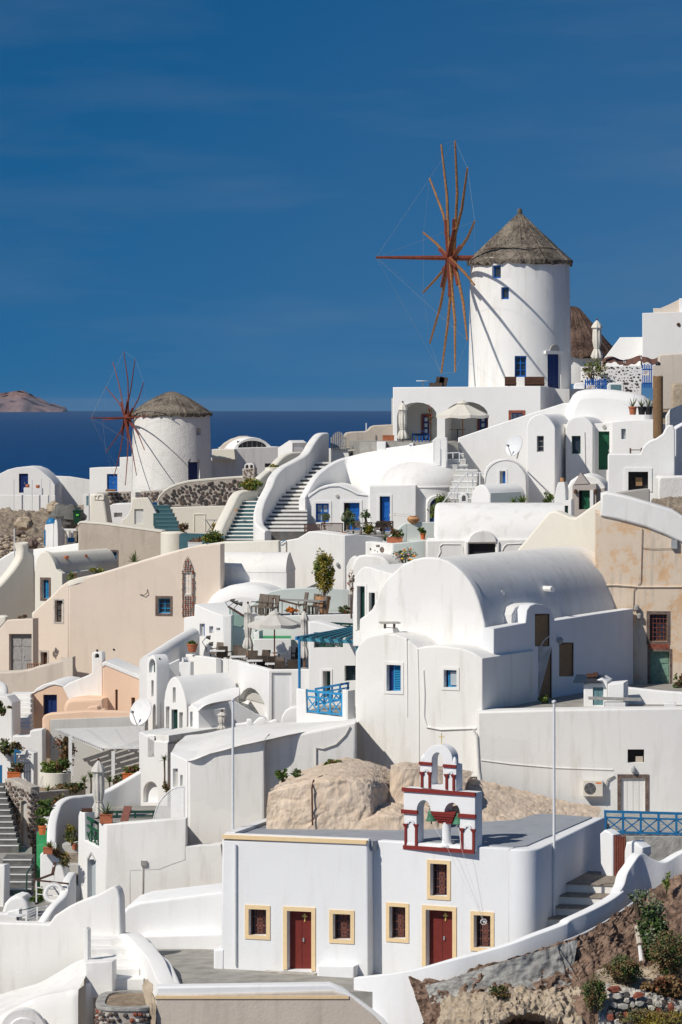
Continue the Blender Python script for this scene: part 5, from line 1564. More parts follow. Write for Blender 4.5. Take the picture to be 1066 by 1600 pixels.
MB().lathe(dc,[(rr,0),(rr,hz_-.12),(rr+.05,hz_-.1),(rr+.05,hz_-.02),(rr-.02,hz_)],72,cap=False).build('drum','white_clean',dm)
hd_=Zat(719.5,205.6)-Zat(758,205.6)
prof=[((rr-.02)*math.cos(a)**.82,hz_+hd_*math.sin(a)) for a in [math.pi/2*k/14 for k in range(15)]];prof[-1]=(.01,hz_+hd_)
MB().lathe(dc,prof,72).build('dome','vault_grey',dm)
q=tower_plane(dc,rr,-math.pi/2+.32)
zz0,zz1=Zat(835,203),Zat(778,203)
ar=[(-.52,zz0),(-.52,zz1-.52)]+[(-.52*math.cos(math.pi*k/10),zz1-.52+.52*math.sin(math.pi*k/10)) for k in range(1,10)]+[(.52,zz1-.52),(.52,zz0)]
arO=[(u*1.32,zz1+(v-zz1)*1.0+(.16 if v>zz1-.6 else 0)) for u,v in ar]
vs,fs,fl=xpoly(arO,.3,lambda u,v,w: q.w(u,-.10+w,v),.03,[ar],.12);mk('arch_surround',vs,fs,'white_clean',dm,flat=fl)
vs,fs,fl=xpoly(ar,.05,lambda u,v,w: q.w(u,.0+w,v));o=mk('arched_window',vs,fs,'blue_deep',dm,flat=fl)
m=MB()
for u in (-.17,.17): m.pbox(q,u-.025,u+.025,-.03,.0,zz0,zz1-.15)
m.pbox(q,-.5,.5,-.028,.0,zz0+.8,zz0+.85);m.build('muntins','blue',o,smooth=0)
# terrace of the dome house
zd=Zat(833,200)
o=slab(None,fp((480,196.5),(538,195.3),(640,197),(690,199),(690,204),(476,204)),zd,zd-.8,'paving',0,'dome_terrace');tag(o,kind='structure')
TL=Pl(538,195,22)
o=thing('terrace_retaining_wall','tall stained white retaining wall below the dome house','wall',TL.at(500,970))
body(o,TL,[(432,850),(437,846),(465,841),(475,835),(482,830.5),(492,830),(510,832.5),(538,836.5),(538,1000),(432,1000)],2.4,'white',b=.07)
body(o,Pl(538,195,-28),[(538.4,836.5),(556,835),(580,838),(604,842),(604,990),(538.4,990)],2.0,'white_cool',b=.03,name='side_wall')
t,z=TL.pt(447,846)
MB().tube([TL.at(447.5,845,-.05),TL.at(448,900,-.05),TL.at(447,920,-.05)],.03,6).build('drain_pipe','tan_wall',o)
MB().tube([TL.at(435,849,-.06),TL.at(440,848.5,-.12),TL.at(447,844,-.1)],.025,6).build('blue_hose','blue_sky',o)
c=TL.at(528.5,882,-.1);MB().lathe(c+V((0,0,-.1)),[(.03,0),(.11,.06),(.08,.18),(.02,.22)],8).build('wall_lamp','grey_metal',o)
def lattice(name,label,pl,x0,x1,y0,y1,mat,n=5,group=None,arch=0.0):
    g=thing(name,label,'fence',pl.at((x0+x1)/2,y1),group)
    t0,t1,z0,z1=prect(pl,x0,y0,x1,y1)
    m=MB();fw=.05
    MB().pbox(pl,t0,t0+fw,-.02,.03,z0,z1).build('post',mat,g,smooth=0);MB().pbox(pl,t1-fw,t1,-.02,.03,z0,z1).build('post',mat,g,smooth=0)
    MB().pbox(pl,t0+fw,t1-fw,-.02,.03,z1-fw,z1).build('rail',mat,g,smooth=0);MB().pbox(pl,t0+fw,t1-fw,-.02,.03,z0,z0+fw).build('rail',mat,g,smooth=0)
    step=(z1-z0)/n
    w,h=t1-t0,z1-z0
    k=-int(h/step)-1
    while k*step<w:
        for sgn in (1,-1):
            a0=k*step;# line u = a0 + v (v 0..h)
            v0,v1=max(0,-a0),min(h,w-a0)
            if v1-v0>.05:
                u0,u1=a0+v0,a0+v1
                if sgn<0: u0,u1=w-u0,w-u1
                m.bar(pl.w(t0+u0,.004*sgn,z0+v0),pl.w(t0+u1,.004*sgn,z0+v1),.035,.008,up=pl.nin)
        k+=1
    m.build('lattice',mat,g,smooth=0)['kind']='stuff'
    return g
LP=Pl(505,197.0,6)
lattice('lattice_fence','brown lattice fence panel left of the small ball shaped tree',LP,475.5,500.5,819,834,'wood_dark',4,'brown lattice panels on the dome house terrace')
lattice('lattice_fence','wide brown lattice fence panel in front of the first blue door',LP,501.5,536,817,835,'wood_dark',4,'brown lattice panels on the dome house terrace')
lattice('lattice_fence','narrow brown lattice panel between the wicker chairs',Pl(575,199,2),568,582,816,830,'wood_dark',4,'brown lattice panels on the dome house terrace')
lattice('lattice_fence','brown lattice panel under the narrow blue door',Pl(600,200,2),588.5,615,814,828,'wood_dark',4,'brown lattice panels on the dome house terrace')
# mint parapet with jar niche, planter wall
MW=Pl(645,195.5,-6)
o=thing('mint_parapet','pale mint green parapet curving beside the dome terrace','wall',MW.at(640,850))
body(o,MW,[(598,860),(600,843),(610,838),(620,829),(628,821),(636,817),(636,860)],.4,'mint_pale',b=.04)
body(o,MW.off(1.2),[(634,817.5),(684,815.5),(684,870),(634,870)],.4,'mint_pale',b=.04)
body(o,MW.off(.1),[(636,847),(668,844),(668,880),(636,880)],1.2,'white',b=.05,name='ledge')
XB=Pl(614,189.5,24)
o=thing('planter_wall','white planter wall with pebbles set in its face','wall',XB.at(600,880))
body(o,XB,[(571,846),(614,850),(614,905),(571,905)],.9,'white',b=.05)
body(o,Pl(614,189.5,-20),[(614.3,850),(664,845),(664,905),(614.3,905)],.9,'mint_pale',b=.03,name='side_wall')
rs=random.Random(8);m=MB()
for (x,y,r_) in ((579,858,.05),(586,860,.03),(589,853,.05),(592,853,.06),(597,859,.13),(590,862,.03)):
    t,z=XB.pt(x,y);vs,fs,fl=xpoly([(t+r_*math.cos(a),z+1.2*r_*math.sin(a)) for a in [2*math.pi*k/9 for k in range(9)]],.06,lambda u,v,w: XB.w(u,-.03+w,v),.015,K=2)
    mk('pebble',vs,fs,'lava_brown',o,flat=fl)
body(o,XB.off(-.2),[(541,930),(541,885),(546,874),(552,868.5),(558,871),(563,880),(563,930)],.4,'white',b=.06,name='arched_niche')
hv=Pl(600,187.5,20)
o=thing('low_vault','low grey white vault roof left of the big vault','roof',hv.at(600,910))
body(o,hv,[(548,925),(550,885),(554,875),(560,868),(570,866.5),(585,867),(598,870),(608,880),(613,895),(660,893),(660,925)],3,'white',b=.12)

# ---- railed steps right of the dome
RSs=thing('railed_steps','white steps with a white metal handrail right of the dome','stairs',W(705,790,197.5))
for i in range(6):
    y=788-i*9;Y=197.5+i*1.1;xa=698+i*3
    z=Zat(y-9,Y);X0,X1=(xa-CX)*Y/FOC,(xa+44-i*2-CX)*Y/FOC
    st=MB().abox(X0,X1,Y,Y+1.7,z-.6,z-.05).build('step','greywall',RSs,smooth=0)
    MB().abox(X0,X1,Y-.02-.004*(i % 2),Y+1.2,z-.048,z).build('tread','white_clean',st,smooth=0)
for i in range(4):
    y=733-i*9;Y=204.6+i*.45;z=Zat(y-7,Y);X0,X1=(696-CX)*Y/FOC,(722+3*(3-i)-CX)*Y/FOC
    st=MB().abox(X0,X1,Y,Y+1.0,z-.7,z-.05).build('step','greywall',RSs,smooth=0)
    MB().abox(X0,X1,Y-.02-.004*(i % 2),Y+.5,z-.048,z).build('tread','white_clean',st,smooth=0)
hr=thing('handrail','white metal handrail slanting beside the dome','railing',W(715,780,197))
A_,B2,C_=W(692,786,196.6),W(731,738,199),W(760,739,199.5)
MB().tube([A_,B2,C_],.04,6).build('rail','white_metal',hr)
for (x,y0,y1,Y) in ((731,738,787,199),(715,757,786,197.8),(739,738,770,199.2),(750,738,760,199.3),(760,739,760,199.5),(710,763,786,197)):
    MB().tube([W(x,y1,Y),W(x,y0,Y)],.032,6).build('post','white_metal',hr)
hr2=thing('handrail','short white railing at the landing beside the loggia terrace pier','railing',W(708,720,204.2))
for x in (678,688,698): MB().tube([W(x,720,204),W(x,688,204)],.03,6).build('post','white_metal',hr2)
MB().tube([W(698,708,204),W(718,707,204)],.03,6).build('rail','white_metal',hr2);MB().tube([W(718,722,204),W(718,707,204)],.03,6).build('post','white_metal',hr2);MB().tube([W(708,716,204),W(708,707,204)],.03,6).build('post','white_metal',hr2)

# ---- small vaulted house with dish, and vault with the mint side
SV=Pl(790,198,6)
o=thing('arched_house','small white arched house with a narrow blue door under the satellite dish','house',SV.at(790,790))
sd=(781,736,790,755.5)
body(o,SV,[(757,810),(757,738),(760,730),(765,724),(774,719),(785,717),(797,719.5),(808,725),(816,733),(821,741),(824,748),(824,810)],3,'white_clean',[rect(*sd)],.06,.25)
door(o,SV,sd,.2,'blue','panel',open_f=.55,back='greywall');trim(o,SV,sd,3,'white_clean',.025)
MB().tube([SV.at(757+0,760,-.02)]+[SV.at(790.5+31.5*math.cos(R(a)),747-28*math.sin(R(a)),-.02) for a in range(175,0,-15)]+[SV.at(822.5,775,-.02)],.016,4).build('painted_line','greywall',o)
SV2=Pl(766,193.5,40)
o=thing('mint_sided_vault','small white vault with a mint green side wall among yuccas','house',SV2.at(760,795))
body(o,SV2,[(736,800),(736,778),(739,767),(744,760),(751,757),(758,760),(763,766),(766,775),(766,800)],3.2,'white_clean',b=.06)
body(o,Pl(766,193.5,-35),[(766.4,770),(790,769),(815,768),(815,800),(766.4,800)],.3,'mint_pale',b=.02,name='side_wall')
lt=thing('arched_lantern','tiny white arched lantern niche at the foot of the handrail','niche',W(725,786,196))
LN=Pl(725,196,0)
body(lt,LN,[(718,790),(718,776),(721,772),(725,770.5),(729,772),(732,776),(732,790)],.4,'white_clean',[arc_rect(722,774,728,783)],.03,.2,name='shrine')

# ---- satellite dish on the arched house
def dish(label,c,axis,r_,depth,mat,foot=None,up=V((0,0,1))):
    d=thing('satellite_dish',label,'satellite dish',foot)
    axis=V(axis).normalized();sx=axis.cross(up).normalized();sy=sx.cross(axis).normalized()
    vs=[];fs=[];n,m_=36,8
    for side in (0,1):
        for j in range(m_+1):
            rr=r_*j/m_
            for k in range(n):
                a=2*math.pi*k/n
                vs.append(V(c)+(sx*math.cos(a)+sy*math.sin(a))*rr+axis*(depth*(j/m_)**2-side*.03))
    for side in (0,1):
        b0=side*(m_+1)*n
        for j in range(m_):
            for k in range(n): fs.append((b0+j*n+k,b0+j*n+(k+1) % n,b0+(j+1)*n+(k+1) % n,b0+(j+1)*n+k))
    for k in range(n): fs.append((m_*n+k,m_*n+(k+1) % n,(2*m_+1)*n+(k+1) % n,(2*m_+1)*n+k))
    mk('reflector',vs,fs,mat,d,smooth=60)
    f=V(c)+axis*r_*.95-sy*r_*.25
    MB().tube([V(c)-sy*r_*.98+axis*depth,f],.02,6).build('feed_arm','grey_metal',d)
    MB().box(f,axis*.08,sx*.05,sy*.05).build('feed_horn','grey_metal',d,smooth=0)
    MB().tube([V(c)-axis*.05,V(c)-axis*.3-V((0,0,.1)),V(foot)],.04,8).build('mount','grey_metal',d)
    return d
dish('white satellite dish on the arched house below the mill',W(806,697,196.5),(-.72,-.62,.32),.62,.14,'white_metal',W(808,716,199))

# ================================================================ restaurant terraces (centre left)
UV=Pl(375,189.5,8)
o=thing('quarter_vault_house','plain white house with a rounded roof edge behind the restaurant','house',UV.at(375,960))
ta,tb=UV.pt(304,880)[0],UV.pt(447,880)[0];zs,zt2=UV.pt(375,894)[1],UV.pt(375,864)[1]
prof=[(0,zs)]+[(1.5-1.5*math.cos(a),zs+(zt2-zs)*math.sin(a)) for a in [math.pi/2*k/10 for k in range(1,11)]]+[(3.5,zs)]
vs,fs,fl=xpoly(prof,tb-ta,lambda u,v,w: UV.w(ta+w,u,v),.2);mk('vault',vs,fs,'white_old',o,smooth=50,flat=fl)
body(o,UV,[(304,894.5),(448,893),(448,980),(304,980)],3,'white',b=.02,n0=.02)
for x_ in (313,315): MB().tube([UV.at(x_,940,-.04),UV.at(x_,916,-.04)],.02,5).build('pipe','tan_wall',o)
hp=Pl(375,186.8,12)
o=thing('humped_vault','smooth humped white vault behind the dining terrace','roof',hp.at(375,990))
body(o,hp,[(312,1000),(314,962),(318,946),(326,933),(338,923),(354,916),(376,912.5),(398,914),(416,920),(434,932),(446,948),(448,1000)],3,'white_clean',b=.7)
mw=Pl(450,184.0,-4)
o=body(None,mw,[(384,1010),(385,957),(392,947),(401,937),(411,930),(424,924),(440,920.5),(470,919),(500,918),(545,922),(545,1010)],.3,'mint_pale',b=.05,name='curved_screen_wall');tag(o,'pale mint curved wall behind the dining chairs','wall')
zu=Zat(961,181)
o=slab(None,fp((400,179.5),(552,178.5),(552,184),(400,184)),zu,zu-1.6,'greywall',0,'dining_deck');tag(o,kind='structure')
o=body(None,Pl(500,178.3,2),[(398,964),(450,962),(552,960),(552,1040),(398,1040)],.3,'white_clean',b=.03,name='deck_wall');tag(o,'white wall under the upper dining deck','wall')
# green mid level under the big parasol
zg=Zat(998,176)
o=slab(None,fp((396,174.8),(455,174.8),(455,178.2),(396,178.2)),zg,zg-.4,'green_floor',0,'green_landing');tag(o,kind='structure')
o=body(None,Pl(425,174.5,0),[(396,998.5),(455,998.5),(455,1045),(396,1045)],.28,'white_clean',b=.03,name='step_wall');tag(o,'white wall under the green landing behind the chairs','wall')
LF=Pl(349,178.5,42)
lw_=thing('blue_window_house','white house with small blue windows beside the stone gable','house',LF.at(330,1010))
ws=[(312,974.5,320,994),(327,978.5,333.2,989.5),(338,981,344,985)]
body(lw_,LF,[(287,965),(303,962.5),(304,944),(330,955),(349,962),(350,1040),(287,1040)],2.5,'white_clean',[rect(*r_) for r_ in ws],.05,.2)
for r_ in ws: shutter(lw_,LF,r_,.14,'blue',3,(.55,1.0),back='greywall')
body(lw_,Pl(361.5,176.5,5),[(349.5,962.5),(361.5,962),(361.5,1035),(349.5,1035)],.9,'white_clean',b=.03,name='pier')
body(lw_,Pl(380,177.2,5),[(361,978),(399,985),(399,1040),(361,1040)],.5,'white_clean',b=.03,name='low_wall')
o=body(None,Pl(402,175,12),[(397,988),(405,986),(406,1035),(397,1035)],.8,'white_clean',b=.04,name='pier');tag(o,'white pier beside the green steps under the parasol','pier')
# lower dining terrace
zl=Zat(1036,168.5)
P1,P2,P2b,P3,P4=(294,174.6),(337,172.0),(357,171.8),(419,165),(484,165)
o=slab(None,fp((302,175.0),(342,172.6),(361,172.2),(424,165.5),(484,165.5),(490,176),(306,178)),zl-.65,zl-1.8,'greywall',0,'restaurant_floor');tag(o,kind='structure')
tr=thing('restaurant_terrace','white walled restaurant terrace with panelled and arched walls','terrace',W(400,1120,168))
def seg_plane(a,b):
    A_,B_=V(fp(a)[0]+(0,)),V(fp(b)[0]+(0,));d=(B_-A_).normalized()
    p=Pl(533,100,0);p.p=A_;p.d=d;p.nin=V((-d.y,d.x,0));p.a=0
    p.off=lambda n,s=p: _off(s,n)
    return p
def _off(s,n):
    p=Pl(533,100,0);p.p=s.p+s.nin*n;p.d=s.d;p.nin=s.nin;p.off=lambda m_,q=p: _off(q,m_);return p
S1,S2,S3=seg_plane(P1,P2),seg_plane(P2b,P3),seg_plane(P3,P4)
body(tr,S1,[(290,1022),(337,1029),(337,1130),(290,1130)],.3,'white_clean',b=.04)
body(tr,seg_plane((337,172.05),P2b),[(337,1029.5),(357,1030),(357,1130),(337,1130)],.25,'white_clean',b=.01,n0=.3)
nich=[(373,1094),(376,1086),(381,1079),(387,1075),(392,1074.5),(399,1078),(406,1086),(412,1096),(415.5,1106),(399,1124),(386,1110)]
body(tr,S2,[(357,1029.5),(419,1046.5),(419,1150),(357,1150)],.3,'white_clean',[nich],.04,1.2)
MB().pbox(S2,S2.pt(366,1100)[0],S2.pt(417.5,1100)[0],1.2,1.3,Zat(1150,168),Zat(1065,168)).build('niche_back','white_cool',tr,smooth=0)
body(tr,S3,[(419,1046.5),(486,1046),(486,1170),(419,1170)],.3,'white_clean',[rect(424.5,1051,455.5,1145)],.04,.12)
t0,t1,z0,z1=prect(S3,424,1050,456,1146);MB().pbox(S3,t0,t1,.10,.16,z0,z1).build('panel','white_cool',tr,smooth=0)
# wall with the barrel top that climbs behind the terrace, arched window in its end
o=thing('barrel_wall','narrow white barrel topped house with arched window left of the restaurant','house',W(240,1140,170))
BE=Pl(244,169.5,48)
sl=(236.6,1063,240.2,1088.5)
body(o,BE,[(230,1160),(230,1040),(231.5,1031),(234,1025.5),(237.5,1023),(241,1026),(243.5,1033),(244.5,1042),(244.5,1160)],.8,'white_clean',[arc_rect(233,1029.5,242.5,1051,9),rect(*sl),arc_rect(238.5,1100,244,1142,10)],.05,.3)
t0,t1,z0,z1=prect(BE,232,1028,243,1052);MB().pbox(BE,t0,t1,.24,.3,z0,z1).build('arched_window','green_dark',o,smooth=0)
t0,t1,z0,z1=prect(BE,*sl);MB().pbox(BE,t0,t1,.22,.3,z0,z1).build('slot_window','greywall',o,smooth=0)
t0,t1,z0,z1=prect(BE,238,1099,244.5,1143);MB().pbox(BE,t0,t1,.25,.3,z0,z1).build('niche_back','shade_grey',o,smooth=0)
ribbon(o,[(241,1025,170,6.5),(262,1012,172.5,6),(285,997,175.5,5.5),(312,981,178.5,5)],.75,'white_clean','barrel_roof',3,.38)
body(o,Pl(281,171.8,-28),[(246,1047),(281,1030),(281,1075),(262,1071),(246,1066)],.15,'white_cool',b=.02,name='side_panel')
chm=thing('small_chimney','boxy white chimney with tiny arches beside the terrace corner','chimney',W(288,1055,170))
CM=Pl(288,170.5,10)
body(chm,CM,[(280,1062),(280,1035),(298,1035),(298,1062)],.7,'white_clean',b=.03,name='stack')
for i_ in range(3):
    x0=284+i_*3.2;body(chm,CM.off(.15*i_),[(x0,1035),(x0,1029),(x0+1.6,1026.5),(x0+3.2,1029),(x0+3.2,1035)],.12,'white_clean',b=.01,name='cap_arch')

# ---- vaulted chapel-like house with four slots
VCp=Pl(292,166.8,42)
vc=thing('slotted_vault_house','white barrel vault house with tall slot windows and narrow dark door','house',VCp.at(275,1165))
hs=[(270,1074,274.5,1098),(259.2,1104,265,1141),(268,1108.5,277.5,1158),(280.2,1113,285.8,1149)]
body(vc,VCp,[(256,1185),(256,1096),(258,1081),(261.5,1069),(266,1061),(271,1057.5),(276.5,1060),(282,1068),(287,1081),(290.5,1096),(292,1108),(292,1185)],3.6,'white_clean',[rect(*h) for h in hs],.05,.25)
for h in (hs[0],hs[1],hs[3]):
    t0,t1,z0,z1=prect(VCp,*h);o2=MB().pbox(VCp,t0,t1,.18,.25,z0,z1).build('slot_window','greywall',vc,smooth=0)
door(vc,VCp,hs[2],.2,'green_dark','plank',open_f=.0)
ANp=Pl(310,163.5,55)
body(vc,ANp,[(294,1190),(294,1104),(299,1101),(310,1110),(310,1190)],1.5,'white_clean',[rect(297,1112,301,1136)],.04,.2,name='annex')
t0,t1,z0,z1=prect(ANp,297,1112,301,1136);MB().pbox(ANp,t0,t1,.15,.2,z0,z1).build('slot_window','green_dark',vc,smooth=0)
o=loft(None,[[(309,1112,163.2),(320,1103,163.6),(334,1098,164),(348,1095.5,164.4),(362,1093,165),(374,1086,166)],
                [(303,1104,164.6),(318,1096,165),(334,1091,165.4),(350,1087,165.8),(362,1084,166.2),(374,1080,166.8)],
                [(298,1101,167),(314,1092,167.2),(332,1084,167.6),(348,1079,168),(362,1075,168.3),(373,1074,168.6)],
                [(300,1115,169),(314,1110,169.4),(332,1102,169.4),(348,1098,169.4),(362,1090,169.4),(373,1090,169.4)]],30,16,'white_clean','shell_roof');tag(o,'curved white shell roof over the shaded court','roof')
o=body(None,Pl(345,164.6,-16),[(310,1113),(322,1105),(336,1100),(352,1097),(368,1096),(400,1115),(425,1122),(425,1180),(310,1180)],.3,'white_cool',b=.03,name='court_wall');tag(o,'shaded white court wall behind the closed parasol','wall')
o=ribbon(None,[(368,1131,160,1.5),(384,1129,160,1.5),(386,1124,160,1.5),(393,1124,160,1.5),(396,1129,160,1.5),(404,1122,160,1.5),(412,1121,160,1.5),(420,1127,160,1.5),(430,1124,160,1.5),(436,1128,160,1.5)],.35,'white_clean','scalloped_wall',3,.08);tag(o,'low scalloped white wall at the edge of the sloping roof','wall')
o=body(None,Pl(450,160.5,6),[(438,1140),(440,1120),(446,1110),(455,1105),(466,1106),(466,1140)],1.2,'white_clean',b=.06,name='vent_hood');tag(o,'small white arched vent hood beside the blue balcony','vent')

# ---- house behind the blue pergola
PHs=Pl(520,164,12)
hh=thing('pergola_house','white house with green shuttered openings behind the blue pergola','house',PHs.at(520,1080))
oo=[(490.5,988,536,1012),(504.5,1048.5,516.5,1090),(538.5,1040,556,1064)]
body(hh,PHs,[(482,972),(490,971),(505,974),(540,985),(560,988),(560,1110),(482,1110)],1.2,'white_clean',[rect(*r_) for r_ in oo],.05,.6)
door(hh,PHs,oo[1],.4,'green_dark','plank',open_f=.35,back='greywall');trim(hh,PHs,oo[1],3,'white_clean',.03,bottom=False)
window(hh,PHs,oo[2],.4,'green_dark','glass',2,2);
t0,t1,z0,z1=prect(PHs,*oo[0]);MB().pbox(PHs,t0,t1,.6,.65,z0,z1).build('recess_back','white_cool',hh,smooth=0)
gr=thing('green_railing','dark green wooden railing in the recess behind the blue pergola','railing',PHs.at(515,1010))
railing(gr,PHs.off(.3),491,535,978,984,32,3,'green_dark',.08)
gr=thing('green_railing','dark green railing along the deck edge left of the small house','railing',W(530,985,170))
railing(gr,Pl(530,172,4),506,560,973,976,14,4,'green_dark',.08,False)
# balcony with blue railing
BBp=Pl(543,157.5,12)
bb=thing('balcony','white balcony block holding a blue crossed railing','balcony',BBp.at(505,1130))
body(bb,BBp,[(463,1076),(478,1077),(479,1114),(535,1121),(535,1079),(543,1079),(543,1150),(463,1150)],.35,'white_clean',b=.05)
body(bb,Pl(543,157.5,-40),[(543.3,1079),(555,1078),(555,1150),(543.3,1150)],.3,'white_cool',b=.02,name='side_wall')
zb_=Zat(1128,158)
slab(bb,[tuple(BBp.w(t,n,0)[:2]) for t,n in ((BBp.pt(463,1100)[0],.36),(BBp.pt(543,1100)[0],.36),(BBp.pt(543,1100)[0],5.5),(BBp.pt(463,1100)[0],5.5))],Zat(1118,158),Zat(1150,158),'paving',0,'floor')
br=thing('blue_railing','bright blue crossed railing set in the balcony front','railing',BBp.at(506,1118))
railing(br,BBp.off(.12),479.5,534.5,1079,1085,34,3,'blue_sky',.08)
br=thing('blue_railing','blue railing at the back of the balcony under the pergola','railing',BBp.at(520,1090))
railing(br,Pl(543,160.3,30),494,544,1077,1067,26,4,'blue_rail',.07)
# pergola
pg=thing('blue_pergola','teal blue slatted pergola over the balcony','pergola',W(500,1075,158))
c0,c1,c2_,c3=W(463,997,158.2),W(552,983,165.5),W(560,1003,158.8),W(577,999,160.5)
MB().tube([W(468,1076,158.2),W(468,998,158.2)],.06,8).build('post','blue_rail',pg)
MB().tube([W(558,1045,159),W(558,1002,159)],.07,8).build('post','pergola_light',pg)
MB().bar(W(463,997.5,158.2),W(552,982,165),.1,.16).build('beam','blue_rail',pg,smooth=0)
MB().bar(W(466,999,158.4),W(577,1004,158.0),.1,.16).build('beam','pergola_light',pg,smooth=0)
for k in range(8):
    u=(k+.6)/8
    a=W(466,996.5,158.4).lerp(W(577,1001,158.0),u);b_=W(552,981,165).lerp(W(592,982,163.5),u)
    MB().bar(a+(a-b_)*.04+V((0,0,.05)),b_+V((0,0,.05)),.16,.07).build('slat','pergola_teal',pg,smooth=0)

# ================================================================ big white block left of the chapel
bw=thing('white_block','massive rough white block with a sloping roof left of the chapel','house',W(340,1390,147))
FB=Pl(293,147.7,3)
body(bw,FB,[(293,1189),(315,1181),(340,1173),(365,1166),(390,1160),(413,1156),(415,1425),(293,1425)],3.0,'white_old',b=.12)
FL=Pl(293,147.7,55)
lh=[(270,1201,278,1230),(281.5,1211,285.5,1230)]
body(bw,FL,[(266,1176),(292.5,1189),(292.5,1425),(266,1425)],1.2,'white_clean',[rect(*h) for h in lh],.05,.2,name='end_wall')
for h in lh:
    t0,t1,z0,z1=prect(FL,*h);MB().pbox(FL,t0,t1,.15,.2,z0,z1).build('slot_window','greywall',bw,smooth=0)
loft(bw,[[(267,1177,150.2),(293,1189.5,147.7),(340,1174,147.5),(413,1157,147.3),(480,1143,148.25),(560,1130,148.2)],
            [(275,1163,153),(305,1160,153),(350,1150,153),(414,1142,153),(480,1134,154),(560,1126,154)],
            [(290,1150,159),(320,1146,159),(360,1137,159.5),(414,1131,159.5),(480,1126,159.8),(560,1122,159.8)]],40,14,'white_old','roof_slope',.03,.8)
RWl=Pl(413,148.2,1)
o=body(None,RWl,[(400,1159),(440,1151),(480,1143),(520,1135),(556,1129),(556,1250),(400,1260)],2,'white_old',b=.12,name='plaster_wall');tag(o,'lumpy white wall between the block and the weathered house','wall')
MB().tube([RWl.at(494,1210,-.05),RWl.at(494,1168,-.05),RWl.at(505,1170,-.05),RWl.at(525,1163,-.05),RWl.at(540,1148,-.05),RWl.at(547,1135,-.05)],.03,6).build('cable','canvas_grey',o)
lowp=body(None,Pl(320,144.8,4),[(150,1425),(150,1348),(230,1344),(275,1336),(291,1328),(350,1322),(420,1320),(420,1480),(150,1480)],1.5,'white_old',b=.15,name='plinth_wall');tag(lowp,'stained white base wall below the massive block','wall')
# ================================================================ small windmill and its neighbours
Yn=303.0;sn=Yn/FOC
nc=V(((268-CX)*sn,Yn,Zat(768,Yn)))
nm_=thing('small_windmill','smaller roughcast white windmill with dark red sail poles by the sea','windmill',nc)
Hn=Zat(646,Yn)-nc.z;Ra,Rb=63.5*sn,60*sn
def angn(x,r_): return (-math.pi/2+math.asin(max(-.999,min(.999,((x-268)*sn)/r_)))) % (2*math.pi)
def zreln(y): return (EY-y)*(Yn-3)/FOC-nc.z
sr=[(angn(308,Rb),angn(315.5,Rb),zreln(680),zreln(669),False),(angn(297,Ra),angn(314.5,Ra),.02,zreln(722),False)]
tower_hole(nm_,nc,Ra,Rb,Hn,sr,'white_rough')
for i,(a0,a1,z0,z1,_) in enumerate(sr):
    am=(a0+a1)/2;rr=(Ra+Rb)/2 if i else Rb;hw=rr*math.sin((a1-a0)/2);q=tower_plane(nc,rr*math.cos((a1-a0)/2),am)
    MB().pbox(q,-hw,hw,.25,.34,z0+nc.z,z1+nc.z).build('door' if i else 'window','blue_deep' if i else 'greywall',nm_,smooth=0)
    if i:
        pts=[(hw*1.15*math.cos(math.pi*k/10),.4*math.sin(math.pi*k/10)) for k in range(11)]
        vs,fs,fl=xpoly(pts,.2,lambda u,v,w: q.w(u,-.05+w,z1+nc.z+v),.03);mk('arch_head',vs,fs,'shade_grey',nm_,flat=fl)
cn=nc+V((0,0,Hn))
thatch_cone(nm_,cn,[(3.5,-.1),(3.5,.05),(2.5,.75),(1.5,1.35),(.7,1.72),(.3,1.86),(.05,1.9)],'thatch',seed=9)
hubn=V(((199-CX)*(Yn-1.2)/FOC,Yn-1.2,Zat(653,Yn-1.2)))
sails(nm_,hubn,(-.92,-.39,0),105*sn,12,R(-2),'spar_red','spar_red',.06,3.3,.28)
MB().tube([hubn+V((.2,.1,0)),nc+V((-2.6,-.8,Hn+.1))],.16,8).build('axle_beam','spar_red',nm_)

def simple(name,label,cat,pl,px,depth,mat,holes=(),b=.05,hd=.25,part='wall'):
    o=thing(name,label,cat,pl.at(sum(p[0] for p in px)/len(px),max(p[1] for p in px)))
    body(o,pl,px,depth,mat,[rect(*h) if len(h)==4 and not isinstance(h[0],tuple) else h for h in holes],b,hd,name=part)
    return o
FVp=Pl(40,322,4)
o=simple('far_vault_house','white vaulted house with a dark blue door at the far left','house',FVp,[(-30,800),(-30,760),(-15,748),(0,740),(12,734),(25,730.5),(38,729),(50,729.5),(62,734),(72,742),(80,749),(86,757),(86,800)],5,'white_clean',[(29.5,740,44,770)],.06,.3)
door(o,FVp,(29.5,740,44,770),.2,'blue_deep','panel')
o=simple('sea_wall','plain white wall beside the far vaulted house','wall',Pl(110,326,4),[(72,800),(72,743),(108,744.5),(142,750),(142,800)],.6,'white',b=.05)
o=simple('far_terrace_wall','long white terrace wall in front of the far vaulted house','wall',Pl(40,313,2),[(-30,773),(86,774),(86,803),(-30,805)],.6,'white_clean')
for x_,y0,y1 in ((21.5,749,798),(50,750,797),(64.5,748,773),(77.5,750,797)): MB().tube([W(x_,y1,312.4),W(x_,y0,312.4)],.05,5).build('pole','white_metal',o)
for xa,xb,ya,lab in ((37,49,762,'pale square block on the far terrace by the dark blue door'),(52,66,763,'white square block on the far terrace right of the pale one')):
    o=MB().abox(W(xa,0,314.5).x,W(xb,0,314.5).x,314.5,315.5,Zat(776,314.5),Zat(ya,314.5)).build('terrace_block','white_clean',smooth=0);tag(o,lab,'block')
    o=MB().lathe(W((xa+xb)/2,ya,315),[(.12,0),(.2,.15),(.16,.3)],10).build('clay_pot','terracotta');tag(o,'small clay pot standing on the '+('pale' if xa<40 else 'white')+' square block','pot')
